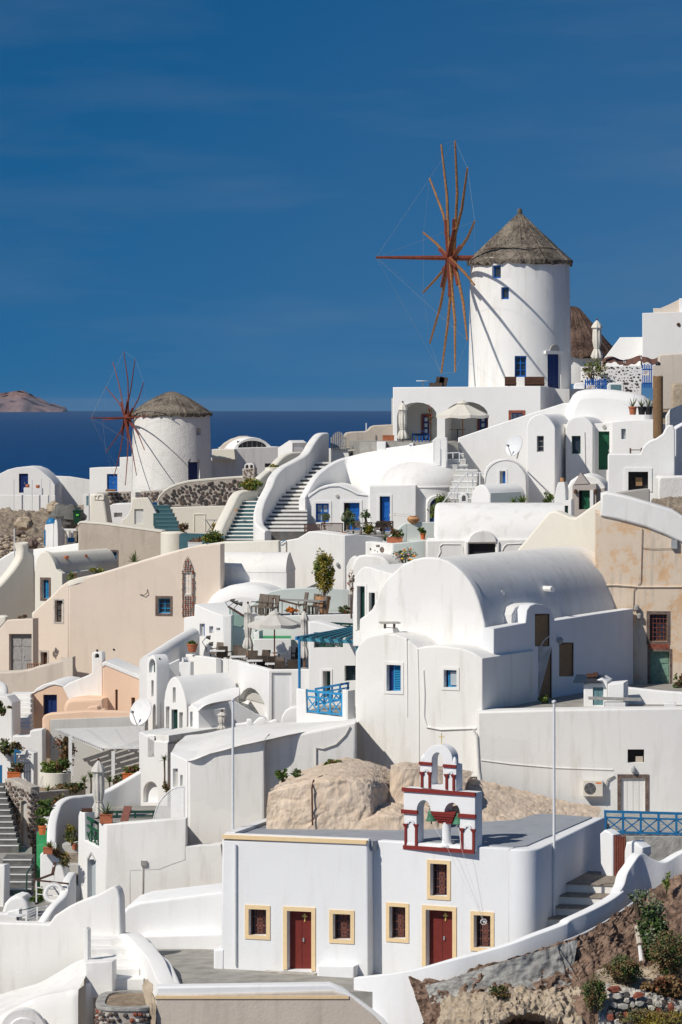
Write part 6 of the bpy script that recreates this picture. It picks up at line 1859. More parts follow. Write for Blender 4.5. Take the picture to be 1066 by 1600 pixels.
HWp=Pl(146,309,10)
o=simple('blue_door_house','flat roofed white house with a bright blue door left of the small windmill','house',HWp,[(140,790),(140,731),(187,730),(187,714.5),(212,714),(212,790)],4,'white_clean',[(167,740.5,183.5,768)],.04,.25)
door(o,HWp,(167,740.5,183.5,768),.2,'blue','panel',open_f=.0)
GVp=Pl(396,311,-18)
o=simple('glazed_vault_house','white house with a glazed arched vault right of the small windmill','house',GVp,[(364,702),(370,694),(378,688),(387,684.5),(396,683),(406,685),(415,689.5),(422,695),(428,702)],4,'white_clean',b=.06,hd=.3,part='vault',holes=[arc_rect(372,688.5,418,700.5,11)])
t0,t1,z0,z1=prect(GVp,372,689,418,701);MB().pbox(GVp,t0,t1,.26,.3,z0,z1).build('glazing','glass',o,smooth=0)
m=MB()
for k in range(1,6): m.pbox(GVp,t0+(t1-t0)*k/6-.03,t0+(t1-t0)*k/6+.03,.2,.26,z0,z1-.12*abs(k-3))
m.build('muntins','wood_grey',o,smooth=0)
body(o,Pl(396,310.6,-18),[(366,700),(440,698),(440,790),(330,790),(330,717),(366,716)],5,'white',b=.05)
body(o,Pl(350,309,6),[(331,702),(366,702),(368,718),(331,718)],3,'cream',b=.04,name='annex')
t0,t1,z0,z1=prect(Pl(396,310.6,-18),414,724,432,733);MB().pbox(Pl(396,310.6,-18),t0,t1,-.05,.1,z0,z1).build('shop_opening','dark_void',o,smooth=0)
o=simple('sail_vault','pale curved vault side left of the glazed arch','roof',Pl(360,313,0),[(338,708),(343,699),(350,692),(360,686),(372,682),(384,681.5),(392,684),(392,708)],4,'tan_wall',b=.1)
HTp=Pl(456,232,35)
o=simple('capped_hut','small white hut with a stepped pyramid cap near the stair head','hut',HTp,[(434,730),(434,700),(452,688),(457,692),(457,730)],1.6,'white_clean',b=.03)
body(o,Pl(456.5,232,-30),[(456.7,699),(474,699.5),(474,712),(456.7,712)],1,'white_cool',b=.02,name='side')
body(o,Pl(456.5,232.2,-30),[(456.9,692),(466,700),(456.9,700)],1,'white_cool',b=.01,name='cap_slope')
o=MB().abox(W(466,0,236).x,W(477,0,236).x,236,236.4,Zat(712,236),Zat(692,236)).build('orange_crate','wood_brown',smooth=0);tag(o,'tan wooden crate beside the capped hut','crate')

# ---- lava stone wall with pale mortar
def stone_wall(parent,pl,top,bottom,spacing,mats,seed,proud=.05,jitter=.32,maxn=900,name='stone'):
    """irregular stones laid in rows on a plane; kept as separate raised blobs inside one part per stone colour"""
    rs=random.Random(seed);bs={m_: MB() for m_ in mats}
    xs=[p[0] for p in top];x0,x1=min(xs),max(xs)
    ty={p[0]: p[1] for p in top};by={p[0]: p[1] for p in bottom}
    y0,y1=min(ty.values()),max(by.values());n=0
    y=y0;row=0
    while y<y1:
        x=x0+(row % 2)*spacing/2
        while x<x1 and n<maxn:
            px,py=x+rs.uniform(-jitter,jitter)*spacing,y+rs.uniform(-jitter,jitter)*spacing
            if lerp_tab(ty,px)+spacing*.45<py<lerp_tab(by,px)-spacing*.25 and x0+spacing*.3<px<x1-spacing*.3:
                t,z=pl.pt(px,py);s_=pl.at(px,py).y/FOC
                r_=spacing*s_*rs.uniform(.40,.60);k=rs.choice((6,7,8));ph=rs.uniform(0,6)
                e=rs.uniform(.65,.95);ra=rs.uniform(0,3)
                pts=[]
                for i in range(k):
                    a=ph+2*math.pi*i/k;q=r_*rs.uniform(.82,1.12)
                    u,v=q*math.cos(a),q*e*math.sin(a)
                    pts.append((t+u*math.cos(ra)-v*math.sin(ra),z+u*math.sin(ra)+v*math.cos(ra)))
                pr=proud*rs.uniform(.5,1.2)
                vs,fs,fl=xpoly(pts,pr+.05,lambda u,v,w: pl.w(u,-pr+w,v),min(.03,r_*.3),K=2)
                bs[rs.choice(mats)].add(vs,fs);n+=1
            x+=spacing
        y+=spacing*.82;row+=1
    for m_ in bs:
        if bs[m_].v: bs[m_].build(name+'s',m_,parent,smooth=0,kind='stuff')
LW=Pl(320,262,-3)
lt_=[(246,782),(250,775),(256,768),(265,762),(276,757),(295,752),(320,749.5),(350,747),(382,745),(416,742)]
lw2=thing('lava_stone_wall','curving wall of black lava stones in pale mortar below the small windmill','wall',LW.at(320,792))
body(lw2,LW,lt_+[(416,785),(357,788),(330,792),(246,792)],.6,'mortar',b=.08)
body(lw2,LW.off(-.02),[(p[0],p[1]-1.5) for p in lt_]+[(p[0],p[1]+2.2) for p in reversed(lt_)],.66,'cream',b=.04,name='coping')
stone_wall(lw2,LW,[(p[0],p[1]+3) for p in lt_],[(246,791),(357,788),(416,784)],6.2,['lava','lava','lava_brown'],3,.06)
sc_=thing('stone_chimney','rubble stone chimney with twin white arches on the lava wall','chimney',W(389,748,262))
SCp=Pl(389,261.5,10)
body(sc_,SCp,[(379,760),(379,732),(398,731),(398,760)],.9,'mortar',b=.04,name='stack')
stone_wall(sc_,SCp,[(379,732),(398,731)],[(379,760),(398,760)],4.2,['lava_brown','stone_pale'],6,.04)
body(sc_,SCp.off(.1),[(382,733),(382,727),(385,724),(394,723.5),(397,727),(397,733)],.7,'white',[arc_rect(383.5,726,388.5,733,2.5),arc_rect(390.5,726,395.5,733,2.5)],.02,.5,name='cap')
lw3=thing('dark_stone_wall','low dark stone wall with a pale ledge in front of the blue door house','wall',W(178,787,300))
DPl=Pl(178,300,2)
body(lw3,DPl,[(151,770),(203,768),(203,790),(151,790)],.8,'mortar',b=.04)
stone_wall(lw3,DPl,[(151,770),(203,769)],[(151,790),(203,790)],5,['lava','lava_brown','lava'],4,.05)
MB().abox(W(165,0,299).x,W(180,0,299).x,299,300.5,Zat(768,299),Zat(765,299)).build('ledge','wood_brown',lw3,smooth=0)
lw4=thing('dark_stone_wall','short dark stone wall at the foot of the small windmill','wall',W(236,777,297))
body(lw4,Pl(236,297,2),[(220,767.5),(256,766),(256,785),(220,785)],.8,'mortar',b=.04)
stone_wall(lw4,Pl(236,297,2),[(220,767),(256,766)],[(220,785),(256,785)],5,['lava','lava_brown'],5,.05)

# ---- cream walls, lattice, teal steps under the lava wall
CWp=Pl(300,257,2)
o=simple('cream_yard_wall','cream yard wall with a small painted hatch below the lava wall','wall',CWp,[(258,793),(360,790),(360,850),(258,850)],.5,'cream')
trim(o,CWp,(304,804,320,830),1.2,'cream',.04,'hatch_frame',bottom=False)
CL=Pl(225,252,8)
o=simple('lattice_wall','cream curved wall holding a white lattice panel','wall',CL,[(188,835),(190,812),(196,809),(201,802),(205,793),(206,778),(231,777.5),(236,785),(242,797),(248,809),(248,835)],.5,'cream',[(210,795.5,224,819)],.06,.2)
t0,t1,z0,z1=prect(CL,210,795.5,224,819);MB().pbox(CL,t0,t1,.16,.2,z0,z1).build('lattice_back','greywall',o,smooth=0)
m=MB()
for k in range(-6,8):
    for sg in (1,-1):
        a0=k*.12;w_,h_=t1-t0,z1-z0;v0,v1=max(0,-a0),min(h_,w_-a0)
        if v1-v0>.05:
            u0,u1=(a0+v0,a0+v1) if sg>0 else (w_-a0-v0,w_-a0-v1)
            m.bar(CL.w(t0+u0,.1+.005*sg,z0+v0),CL.w(t0+u1,.1+.005*sg,z0+v1),.035,.008,up=CL.nin)
m.build('lattice','white_paint',o,smooth=0)['kind']='stuff'
tst=thing('teal_steps','small flight of dark teal steps beside the lattice wall','stairs',W(262,832,249))
for i in range(7):
    y=833-i*6.2;Y=248+i*.9;z=Zat(y-6.2,Y);X0,X1=(246-i*1.6-CX)*Y/FOC,(284-i*3.2-CX)*Y/FOC
    s0=MB().abox(X0,X1,Y,Y+1.8,z-.9,z-.03).build('step','teal',tst,smooth=0)
    MB().abox(X0,X1,Y-.02-.004*(i % 2),Y+.95,z-.028,z).build('tread','teal_light',s0,smooth=0)
CH=Pl(153,236,14)
chn=thing('cream_chimney','fat tapering cream chimney with a small square cap','chimney',W(155,820,236))
body(chn,CH,[(139,830),(139.5,790),(140,773),(144,771.5),(160,772),(163,780),(166,800),(169,820),(169,830)],1.0,'cream',b=.14,name='stack')
body(chn,CH.off(.1),[(147,781),(147,773),(150,772),(161,772),(162.5,774),(162.5,781)],.8,'cream',[rect(148,775,151.5,780),arc_rect(153,774,160.5,781,3)],.03,.4,name='cap',n0=-.16)
o=simple('white_yard_house','low flat white yard house behind the cream chimney','house',Pl(190,268,6),[(167,793),(176,787.5),(207,787),(207,830),(167,830)],3,'white_clean',[(178,801,191,808)],.05,.3)
t0,t1,z0,z1=prect(Pl(190,268,6),178,801,191,808);MB().pbox(Pl(190,268,6),t0,t1,.25,.3,z0,z1).build('opening','shade_grey',o,smooth=0)
o=simple('blue_panel_post','white post with a pale blue panel left of the cream chimney','post',Pl(136,270,0),[(131,830),(131,772),(139,771.5),(139,830)],.6,'white_clean',[(135,775,138.5,790)],.02,.06)
t0,t1,z0,z1=prect(Pl(136,270,0),135,775,138.5,790);MB().pbox(Pl(136,270,0),t0,t1,.03,.06,z0,z1).build('panel','teal_light',o,smooth=0)

# ---- beige long wall with little window, cream bastion
BGp=Pl(190,226,8)
o=simple('beige_wall_house','long stained beige wall with one tiny blue window','house',BGp,[(122,930),(122,820),(125,816.5),(160,819),(205,825),(252,831.5),(252,930)],1.5,'beige',[(175,862,182.5,884)],.08,.25)
window(o,BGp,(175,862,182.5,884),.2,'blue_sky','glass',1,3,.06);trim(o,BGp,(175,862,182.5,884),2.6,'lava_brown',.02,'surround')
body(o,BGp.off(-.03),[(121,818),(125,814.5),(160,817),(205,823),(253,829.5),(253,832.5),(205,826),(160,820),(125,817.5),(122,822)],1.4,'cream',b=.03,name='coping')
bc=V(((272-CX)*223/FOC,223,Zat(880,223)))
o=MB().lathe(bc,[(.86,0),(.85,Zat(831,223)-bc.z-.08),(.78,Zat(831,223)-bc.z),(.6,Zat(831,223)-bc.z+.02)],32).build('cream_bastion','cream');tag(o,'rounded cream bastion at the end of the beige wall','wall')
o=ribbon(None,[(124,848,229,1.2),(105,851,230,1.0),(85,854,231,1.0),(60,857,232,1.4),(40,860,233,1.5)],.5,'white_clean','white_garden_wall',3,.08,back=-1);tag(o,'low white wall below the blue capped gate','wall')
gt=thing('blue_capped_gate','white gate posts with a blue domed cap and blue door edge','gate',W(80,854,233))
GTp=Pl(80,233,20)
body(gt,GTp,[(70,858),(70,820),(83,818),(83,858)],.9,'white_clean',b=.03,name='post')
body(gt,GTp.off(-.3),[(83.5,858),(84,822),(85.5,813),(87.5,811),(89.5,816),(90.5,830),(91,858)],.7,'white_clean',b=.04,name='post')
MB().lathe(GTp.at(76.5,819,.4),[(.34,0),(.36,.08),(.3,.24),(.16,.36),(.02,.4)],18).build('cap','blue_rail',gt)
t0,t1,z0,z1=prect(GTp,69.2,828,71,853);MB().pbox(GTp,t0,t1,-.04,.1,z0,z1).build('door_edge','blue_rail',gt,smooth=0)
bl_=thing('white_balustrade','white balustrade with a blue board beside the blue capped gate','railing',W(105,848,234))
BLp=Pl(105,234,12)
MB().pbox(BLp,BLp.pt(91,830)[0],BLp.pt(120,830)[0],-.1,.1,BLp.pt(105,829)[1],BLp.pt(105,826)[1]).build('rail','white_clean',bl_,smooth=0)
for x_ in (92,99,106,113): MB().pbox(BLp,BLp.pt(x_,830)[0]-.08,BLp.pt(x_,830)[0]+.08,-.08,.08,BLp.pt(105,850)[1],BLp.pt(105,829)[1]).build('baluster','white_clean',bl_,smooth=0)
t0,t1,z0,z1=prect(BLp,107,840,118,847);MB().pbox(BLp,t0,t1,-.2,-.12,z0,z1).build('board','blue_rail',bl_,smooth=0)
bn_=thing('wheelie_bin','dark green wheelie bin with a lime label behind the balustrade','bin',W(121,817,240))
MB().lathe(W(121,818,240),[(.30,0),(.38,.85)],4,a0=R(40)).build('body','bin_green',bn_,smooth=0)
MB().lathe(W(121,799,240),[(.42,0),(.43,.06),(.1,.14)],4,a0=R(40)).build('lid','bin_green',bn_,smooth=0)
MB().abox(W(119,0,239.7).x,W(123,0,239.7).x,239.68,239.72,Zat(806,239.7),Zat(803.5,239.7)).build('sticker','lime',bn_,smooth=0)

# ---- rough ground at far left: earth bank, boulders, rubble terraces
o=loft(None,[[(-40,880,236),(20,880,236),(60,870,236),(110,862,236)],[(-40,846,250),(20,846,250),(60,846,250),(120,842,250)],[(-40,824,275),(20,824,275),(60,824,275),(140,820,275)],
                 [(-40,806,298),(20,805,298),(60,804,298),(150,798,298)],[(-40,801,311),(20,800,311),(60,799,311),(150,786,315)]],90,60,'rock','rough_ground',.5,.6,seed=4);tag(o,kind='structure')
def boulder(label,x,y,Y,rx,ry,rz,mat,seed,name='boulder',amp=.35):
    c=W(x,y,Y);vs=[];fs=[];n,m_=26,14
    for j in range(m_+1):
        ph=-math.pi/2+math.pi*j/m_
        for k in range(n):
            a=2*math.pi*k/n;d=V((math.cos(a)*math.cos(ph),math.sin(a)*math.cos(ph),math.sin(ph)))
            q=1+noise.fractal(d*1.4+V((seed,0,0)),.9,2.1,4)*amp
            vs.append(c+V((d.x*rx*q,d.y*ry*q,d.z*rz*q)))
    fs=[(j*n+k,j*n+(k+1) % n,(j+1)*n+(k+1) % n,(j+1)*n+k) for j in range(m_) for k in range(n)]
    o=mk(name,vs,fs,mat,smooth=30);return tag(o,label,'rock','boulders at the far left')
boulder('big dark grey boulder beside the green wheelie bin',104,806,262,1.25,.9,.95,'paving_dark',2)
boulder('pale tan boulder alone on the rough ground',37,818,262,.65,.5,.5,'rock_pale',5)
boulder('small dark boulder left of the blue capped gate',30,833,252,.45,.35,.2,'lava_brown',8)
boulder('rusty boulder at the foot of the blue capped gate',50,850,240,.42,.4,.4,'lava_brown',11)
boulder('pale boulder under the far terrace wall corner',84,795,290,.55,.5,.7,'rock_pale',14)
rs=random.Random(12);m=MB();m2_=MB()
for k in range(420):
    x,y=rs.uniform(-5,72),rs.uniform(838,872);Y=238+(872-y)/34*14+rs.uniform(-.5,.5)
    c=W(x,y,Y) ;r_=rs.uniform(.06,.24)
    (m if k % 2 else m2_).lathe(c,[(.01,-r_*.5),(r_*.9,-r_*.2),(r_,r_*.2),(r_*.6,r_*.55),(.01,r_*.6)],rs.choice((5,6,7)),a0=rs.uniform(0,6),squash=rs.uniform(.6,1))
o=m.build('rubble','rock_pale',smooth=0);tag(o,'scattered pale rubble on the far left slope','rubble',kind='stuff')
o=m2_.build('rubble','lava_brown',smooth=0);tag(o,'scattered brown rubble on the far left slope','rubble',kind='stuff')

# ================================================================ left: sculpted fin, cream vault, pink house
FN=Pl(30,203,-33)
o=simple('sculpted_chimney_wall','cream sculpted wall sweeping up to a chimney at the left edge','wall',FN,[(-25,985),(-25,930),(-12,921),(0,913),(11,901),(20,890),(27,880),(32,871),(33.5,860),(31,849),(45,847),(46.5,860),(53,864),(55,870),(56,905),(58,960),(58,985)],.7,'cream',b=.16)
o=simple('white_roof','bright white roof slab behind the sculpted chimney wall','roof',Pl(10,212,10),[(-30,940),(-30,880),(-5,876),(8,868),(18,862),(32,860),(32,940)],3,'white_clean',b=.1)
o=MB().tube([W(22.5,872,210),W(22.5,826,210)],.045,6).build('thin_pole','white_metal');tag(o,'thin white pole behind the sculpted chimney','pole')
CVp=Pl(88,200,27)
cv=thing('cream_vault_house','cream barrel vaulted house with a blue shutter in a stone frame','house',CVp.at(75,950))
cw=(66,906,76.3,935)
body(cv,CVp,[(54,985),(54,885),(57,873),(62,865),(68,861.5),(74,863),(80,870),(85,880),(87.5,889),(92,893),(97,896),(99,985)],.4,'cream',[rect(*cw)],.06,.3)
poly=[CVp.pt(*p) for p in [(57,900),(57.5,877),(62.5,868),(68,864),(73.5,865.5),(79,872),(84,881.5),(86.5,890),(86.5,900)]]
q=CVp.off(.35)
vs,fs,fl=xpoly(poly,6.6,lambda u,v,w: q.w(u,w,v));mk('vault',vs,fs,'cream',cv,smooth=50,flat=fl)
body(cv,Pl(97,200.5,-60),[(97,897),(128,892),(158,888),(158,960),(97,960)],.4,'cream',b=.04,name='side_wall')
shutter(cv,CVp,cw,.18,'blue_sky',10,(.35,1.0));trim(cv,CVp,cw,3.2,'lava_brown',.02,'stone_frame')
for x_,y_,Y in ((103,871,201.5),(132,869,203.8)):
    MB().tube([W(x_,y_,Y)+V((-.1,.2,0)),W(x_,y_,Y)+V((.12,-.3,.02))],[.08,.1],8).build('clay_spout','terracotta',cv)
PKl,PKr=Pl(107,190,32),Pl(107,190,13)
pk=thing('pink_house','large pinkish plastered house with a sloping wall head','house',PKr.at(180,1070))
w1_,w2_,d3=(86,938,98,972),(246.5,935,266,958.5),(64,1019,74,1060)
body(pk,PKl,[(40,1090),(46,1050),(50,990),(51,960),(60,949),(72,939),(82,930.5),(94,918),(104,910),(107,908.5),(107,1090)],.8,'pink',[rect(*w1_),rect(*d3)],.08,.35)
body(pk,PKr,[(107,908.5),(130,903),(155,896.5),(190,886),(217,878),(250,868.5),(279,860),(300,854),(319,851),(345,850),(345,1090),(107,1090)],.8,'pink',[rect(*w2_)],.08,.35)
ribbon(pk,[(50,957,192.6,.3),(82,929.5,191.2,.3),(107,907.5,190,.3),(155,895.5,189.7,.3),(217,877,189.2,.3),(279,859,188.8,.3),(322,849.5,188.5,.3)],.6,'cream','coping',3,.05)
t0,t1,z0,z1=prect(PKl,*w1_);MB().pbox(PKl,t0,t1,.25,.35,z0,z1).build('blocked_window','lava_brown',pk,smooth=0)
MB().pbox(PKl,t0+(t1-t0)*.72,t1,.1,.24,z0,z1-.2).build('reveal_block','pink',pk,smooth=0)
for k in range(4): MB().pbox(PKl,t0,t0+(t1-t0)*.68,.18,.249,z0+.05+k*.3,z0+.28+k*.3).build('stone','lava',pk,smooth=0)
trim(pk,PKl,w1_,2,'stone_pale',.02,'stone_frame')
window(pk,PKr,w2_,.25,'blue_sky','glass',2,3,.07);trim(pk,PKr,w2_,3.6,'lava_brown',.025,'stone_frame')
t0,t1,z0,z1=prect(PKl,*d3);MB().pbox(PKl,t0,t1,.28,.35,z0,z1).build('small_door','wood_dark',pk,smooth=0);trim(pk,PKl,d3,2.4,'stone_pale',.02,'stone_frame',bottom=False)
MB().tube([PKr.at(219,929,-.02),PKr.at(226,930,-.1),PKr.at(231,926,-.1),PKr.at(230.5,921,-.02)],.02,5).build('iron_hook','black',pk)
ball(pk,PKr.at(178,1015,0),.06,'black','vent_hole')
# pointed patch of bare red stone with a white shuttered window
SG=PKr.off(-.10)
sg=thing('stone_gable','pointed patch of red lava stone with a whitewashed window','gable',SG.at(293,965))
sgo=[(284.5,962),(284.5,895),(286,882),(289,873),(292.5,869),(296,874),(300,884),(302.5,895),(302.5,967)]
body(sg,SG,sgo,.4,'mortar',[rect(287.5,895,298,929)],.02,.15)
tops={284.5: 895,288: 876,292.5: 870,297: 876,302.5: 895}
rs=random.Random(31);bs={'lava_red': MB(),'lava_brown': MB()}
y=874
while y<964:
    x=286+rs.uniform(-.5,.5)
    while x<302:
        if lerp_tab(tops,x)+1.2<y and not (286.5<x<299 and 893.5<y<930.5):
            t,z=SG.pt(x,y);s_=.0345;w_,h_=rs.uniform(.045,.075),rs.uniform(.04,.06)
            pts=[(t+w_*math.cos(a)*rs.uniform(.8,1.1),z+h_*math.sin(a)*rs.uniform(.8,1.1)) for a in [2*math.pi*k/7 for k in range(7)]]
            vs,fs,fl=xpoly(pts,.06,lambda u,v,w: SG.w(u,-.035+w,v),.012,K=1);bs[rs.choice(list(bs))].add(vs,fs)
        x+=3.9
    y+=3.1
for k_ in bs: bs[k_].build('stones',k_,sg,smooth=0,kind='stuff')
window(sg,SG,(287.5,895,298,929),.12,'white_paint','glass_pale',2,3,.05)
o=simple('cream_stair_wall','cream wall top in front of the teal stairs','wall',Pl(390,193,4),[(300,900),(305,858),(320,851),(345,847.5),(350,846.5),(436,845),(438,900)],1.0,'cream',b=.1)
GDp_=Pl(51,187.0,24)
gdo=thing('double_door_house','pinkish wall with a wide grey double door at the left edge','house',GDp_.at(25,1060))
gdr=(14,990.5,49.5,1062)
body(gdo,GDp_,[(-25,1090),(-25,1003),(0,981),(11,968.5),(51.5,966.5),(52,1090)],.6,'pink',[rect(*gdr)],.06,.35)
door(gdo,GDp_,gdr,.28,'wood_grey','panel')
o=body(None,Pl(0,190,10),[(-25,1000),(-25,963),(4,962),(9,964),(10,972),(2,981),(-10,1000)],.6,'cream',b=.12,name='curved_parapet');tag(o,'cream curved parapet above the grey double door wall','wall')
fe=thing('picket_fence','short wooden picket fence by the small doorway of the pink house','fence',W(54,1045,186))
for k in range(7): MB().tube([W(43+k*3.4,1046,186),W(43+k*3.4,1036.5,186)],.03,5).build('picket','wood',fe)
MB().bar(W(42,1037.5,185.95),W(65,1037,185.95),.03).build('rail','wood',fe,smooth=0)
GWp_=Pl(60,182.5,6)
o=simple('grey_beige_wall','rough grey beige wall rising to a cut end below the pink house','wall',GWp_,[(-25,1100),(-25,1052),(0,1050),(30,1048.5),(45,1046),(56,1042),(80,1036),(105,1029),(113,1027),(113,1100)],.9,'tan_wall',b=.1)
body(o,Pl(113.3,182,-55),[(113.4,1027.5),(118,1040),(121,1050),(114,1062),(113.4,1090)],.8,'tan_wall',b=.03,name='cut_end')

# ================================================================ peach house
PE=Pl(90,176.5,8)
pe=thing('peach_house','peach coloured vaulted house with a dark blue window and white rim','house',PE.at(90,1145))
pw_=(67.5,1085.5,89,1117)
arcp=[(47,1087),(52,1083),(58,1077),(66,1072),(75,1069.5),(84,1069),(94,1070.5),(103,1074.5),(111,1081),(117,1088),(121,1094)]
body(pe,PE,arcp+[(122,1150),(47,1150)],4.5,'peach',[rect(*pw_)],.05,.3)
body(pe,PE.off(-.05),[(p[0]-.5,p[1]-1.5) for p in arcp]+[(p[0],p[1]+(6-2.2*abs(i-3) if i<6 else 1.5)) for i,p in reversed(list(enumerate(arcp)))],4.5,'white_clean',b=.04,name='rim')
window(pe,PE,pw_,.25,'blue_deep','blue_deep',2,1,.12)
PR=Pl(190,172.5,10)
sl1,sl2=(180,1077.5,184,1114),(205,1090,211,1118)
body(pe,PR,[(160.5,1040),(165,1038),(221,1061),(224,1064),(224,1150),(160.5,1150)],2.5,'peach',[rect(*sl1),rect(*sl2)],.05,.25,name='wing')
body(pe,PR.off(-.05),[(159.5,1036),(164,1033),(222,1057),(225,1062),(225,1065),(221,1063.5),(164,1040),(160.5,1043)],2.4,'white_clean',b=.04,name='coping')
for r_ in (sl1,sl2):
    t0,t1,z0,z1=prect(PR,*r_);MB().pbox(PR,t0,t1,.18,.25,z0,z1).build('slot_window','lava_brown',pe,smooth=0)
WT=Pl(150,173.4,8)
body(pe,WT,[(98,1074),(108,1067),(125,1060),(140,1054),(143.5,1052),(143.5,1021),(146,1019),(158,1019),(160,1021),(160.5,1100),(110,1100)],.7,'white',[arc_rect(148,1021,155,1028,3.5)],.06,.5,name='white_tower')
MB().tube([WT.at(150,1019,.3),WT.at(150,1015.5,.3)],.06,6).build('finial','wood_dark',pe)
body(pe,Pl(120,172,12),[(98,1125),(99,1103),(103,1095),(110,1091.5),(128,1090),(160,1092),(162,1125)],2,'peach',b=.2,name='lean_to')
body(pe,Pl(148,169.6,6),[(132,1125),(132,1112),(137,1110),(137,1105),(145,1104),(152,1104.5),(153,1109),(161,1110),(162,1125)],.9,'peach',b=.04,name='cistern')
PF=Pl(120,168.4,4)
body(pe,PF,[(66,1185),(66,1123),(69,1118),(76,1115.5),(131,1111),(225,1113),(225,1126),(79,1126),(79,1185)],.8,'peach',[arc_rect(69.5,1141,73,1172,5)],.06,.2,name='parapet')
t0,t1,z0,z1=prect(PF,69,1140,73.5,1173);MB().pbox(PF,t0,t1,.15,.2,z0,z1).build('slot','terracotta',pe,smooth=0)
o=simple('grey_yard_wall','plain grey yard wall behind the white slatted pergola','wall',PF.off(-.05),[(78.5,1235),(78.5,1124.5),(230,1119),(230,1260)],.4,'greywall',b=.02)
# white slatted pergola
pgl=thing('white_pergola','white slatted pergola casting striped shade on the grey wall','pergola',W(150,1215,163))
ca,cb_,cc,cd=W(89,1141.5,167.2),W(222,1137,167.7),W(222,1172,164.4),W(160,1171,164.7)
for k in range(22):
    u=k/21
    a,b_=ca.lerp(cd,u)+V((-.1,0,0)),cb_.lerp(cc,u)+V((.1,0,0))
    MB().bar(a+V((0,0,.06)),b_+V((0,0,.06)),.105,.025).build('slat','white_paint',pgl,smooth=0)
for u in (.03,.35,.68,.97): MB().bar(ca.lerp(cb_,u)-V((0,0,.02)),cd.lerp(cc,u)-V((0,0,.02)),.09,.12).build('beam','white_paint',pgl,smooth=0)
for (x,y0,y1,Y) in ((110,1150,1218,163.8),(177,1174,1225,164.5),(112.5,1150,1212,166.4)): MB().bar(W(x,y1,Y),W(x,y0,Y),.16,.16).build('post','white_paint',pgl,smooth=0)

# white steps left of the peach house
wst=thing('white_steps','flight of white plastered steps beside the peach house','stairs',W(33,1145,171))
for i in range(8):
    y=1146-i*7.6;Y=170.5+i*.75;z=Zat(y-7.6,Y);X0,X1=(17-CX)*Y/FOC,(48-CX)*Y/FOC
    vs,fs,fl=xpoly([(X0,z),(X1,z),(X1,z-1),(X0,z-1)],1.6,lambda u,v,w: V((u,Y+w,v)),.04);mk('step',vs,fs,'white_old',wst,flat=fl)
o=ribbon(None,[(12,1085,169.5,3),(13,1075,170.2,3),(11,1067,170.9,3),(4,1063,171.6,3)],.6,'white','pier_wall',3,.2);tag(o,'white rounded pier beside the white steps','wall')
o=simple('white_corner_wall','white wall below the pier at the left edge','wall',Pl(8,168.5,14),[(-25,1240),(-25,1085),(10,1088),(19,1098),(20,1200),(20,1240)],1.2,'white',b=.08)
o=simple('white_step_wall','white wall with a stepped end under the white steps','wall',Pl(45,167.5,6),[(18,1230),(20,1150),(46,1150),(47,1142),(66,1140),(67,1230)],1.0,'white',b=.05)
o=simple('low_white_wall','low white wall in front of the blue shutter at left','wall',Pl(35,163.5,12),[(-25,1260),(-25,1174),(17,1175),(18,1200),(22,1200),(22,1181),(38,1180),(41,1172),(53,1177),(53,1260)],.6,'white_clean',b=.05)
o=MB().bar(W(24,1200,163),W(24,1171,163),.34,.06).bar(W(24,1172,162.9),W(33,1176,162.9),.5,.05).build('blue_shutter','blue_rail',smooth=0);tag(o,'bright blue open shutter above the black railing','shutter')
o=MB().abox(W(-6,0,158).x,W(3,0,158).x,158,158.15,Zat(1236,158),Zat(1196,158)).build('blue_door','blue_rail',smooth=0);tag(o,'blue door leaf at the left edge beside the orange planter','door')
brl=thing('black_railing','thin black iron railing above the stone wall at left','railing',W(32,1221,161))
for k in range(8): MB().tube([W(17+k*4.2,1221,161),W(17+k*4.2,1193,161)],.012,4).build('bar','black',brl)
for y_ in (1193,1207): MB().tube([W(16,y_,161),W(48,y_-1,161)],.014,4).build('rail','black',brl)

# ---- lava stone house with arched blind window, grey steps
speck('stone_brown',(0.16,0.115,0.09),(0.30,0.23,0.19),5,0.95,0.6,8,0.06)
SH=Pl(47,155,38)
sh=thing('lava_stone_house','lava stone house wall with a tall arched pale niche','house',SH.at(35,1360))
nichs=arc_rect(32.5,1251,42,1322,4)
body(sh,SH,[(6,1380),(7,1217),(14,1216),(47,1231),(47,1380)],.6,'mortar',[nichs],.05,.2)
t0,t1,z0,z1=prect(SH,32,1250,42.5,1323);MB().pbox(SH,t0,t1,.15,.2,z0,z1).build('niche_back','greywall',sh,smooth=0)
rs=random.Random(77);mats_=['lava_brown','lava','stone_brown'];bs={m_: MB() for m_ in mats_}
def stones_on(pl,inside,x0,x1,y0,y1,sx,sy,bs,rs,s_,pr=.04):
    y=y0;r0=0
    while y<y1:
        x=x0+(r0 % 2)*sx/2
        while x<x1:
            px,py=x+rs.uniform(-.2,.2)*sx,y+rs.uniform(-.2,.2)*sy
            if inside(px,py):
                t,z=pl.pt(px,py);k=7;w_,h_=sx*s_*rs.uniform(.4,.52),sy*s_*rs.uniform(.36,.48)
                pts=[(t+w_*math.cos(a)*rs.uniform(.82,1.1),z+h_*math.sin(a)*rs.uniform(.82,1.1)) for a in [rs.uniform(0,.5)+2*math.pi*i/k for i in range(k)]]
                p_=pr*rs.uniform(.5,1.3)
                vs,fs,fl=xpoly(pts,p_+.04,lambda u,v,w: pl.w(u,-p_+w,v),.015,K=1);bs[rs.choice(list(bs))].add(vs,fs)
            x+=sx
        y+=sy;r0+=1
stones_on(SH,lambda x,y: y>1221+(x-8)*.4 and not (30.5<x<44 and 1248<y<1324) and (y<1300+x) and x<46,8,47,1220,1352,4.4,4.6,bs,rs,.036)
SH2=Pl(47,155,-30)
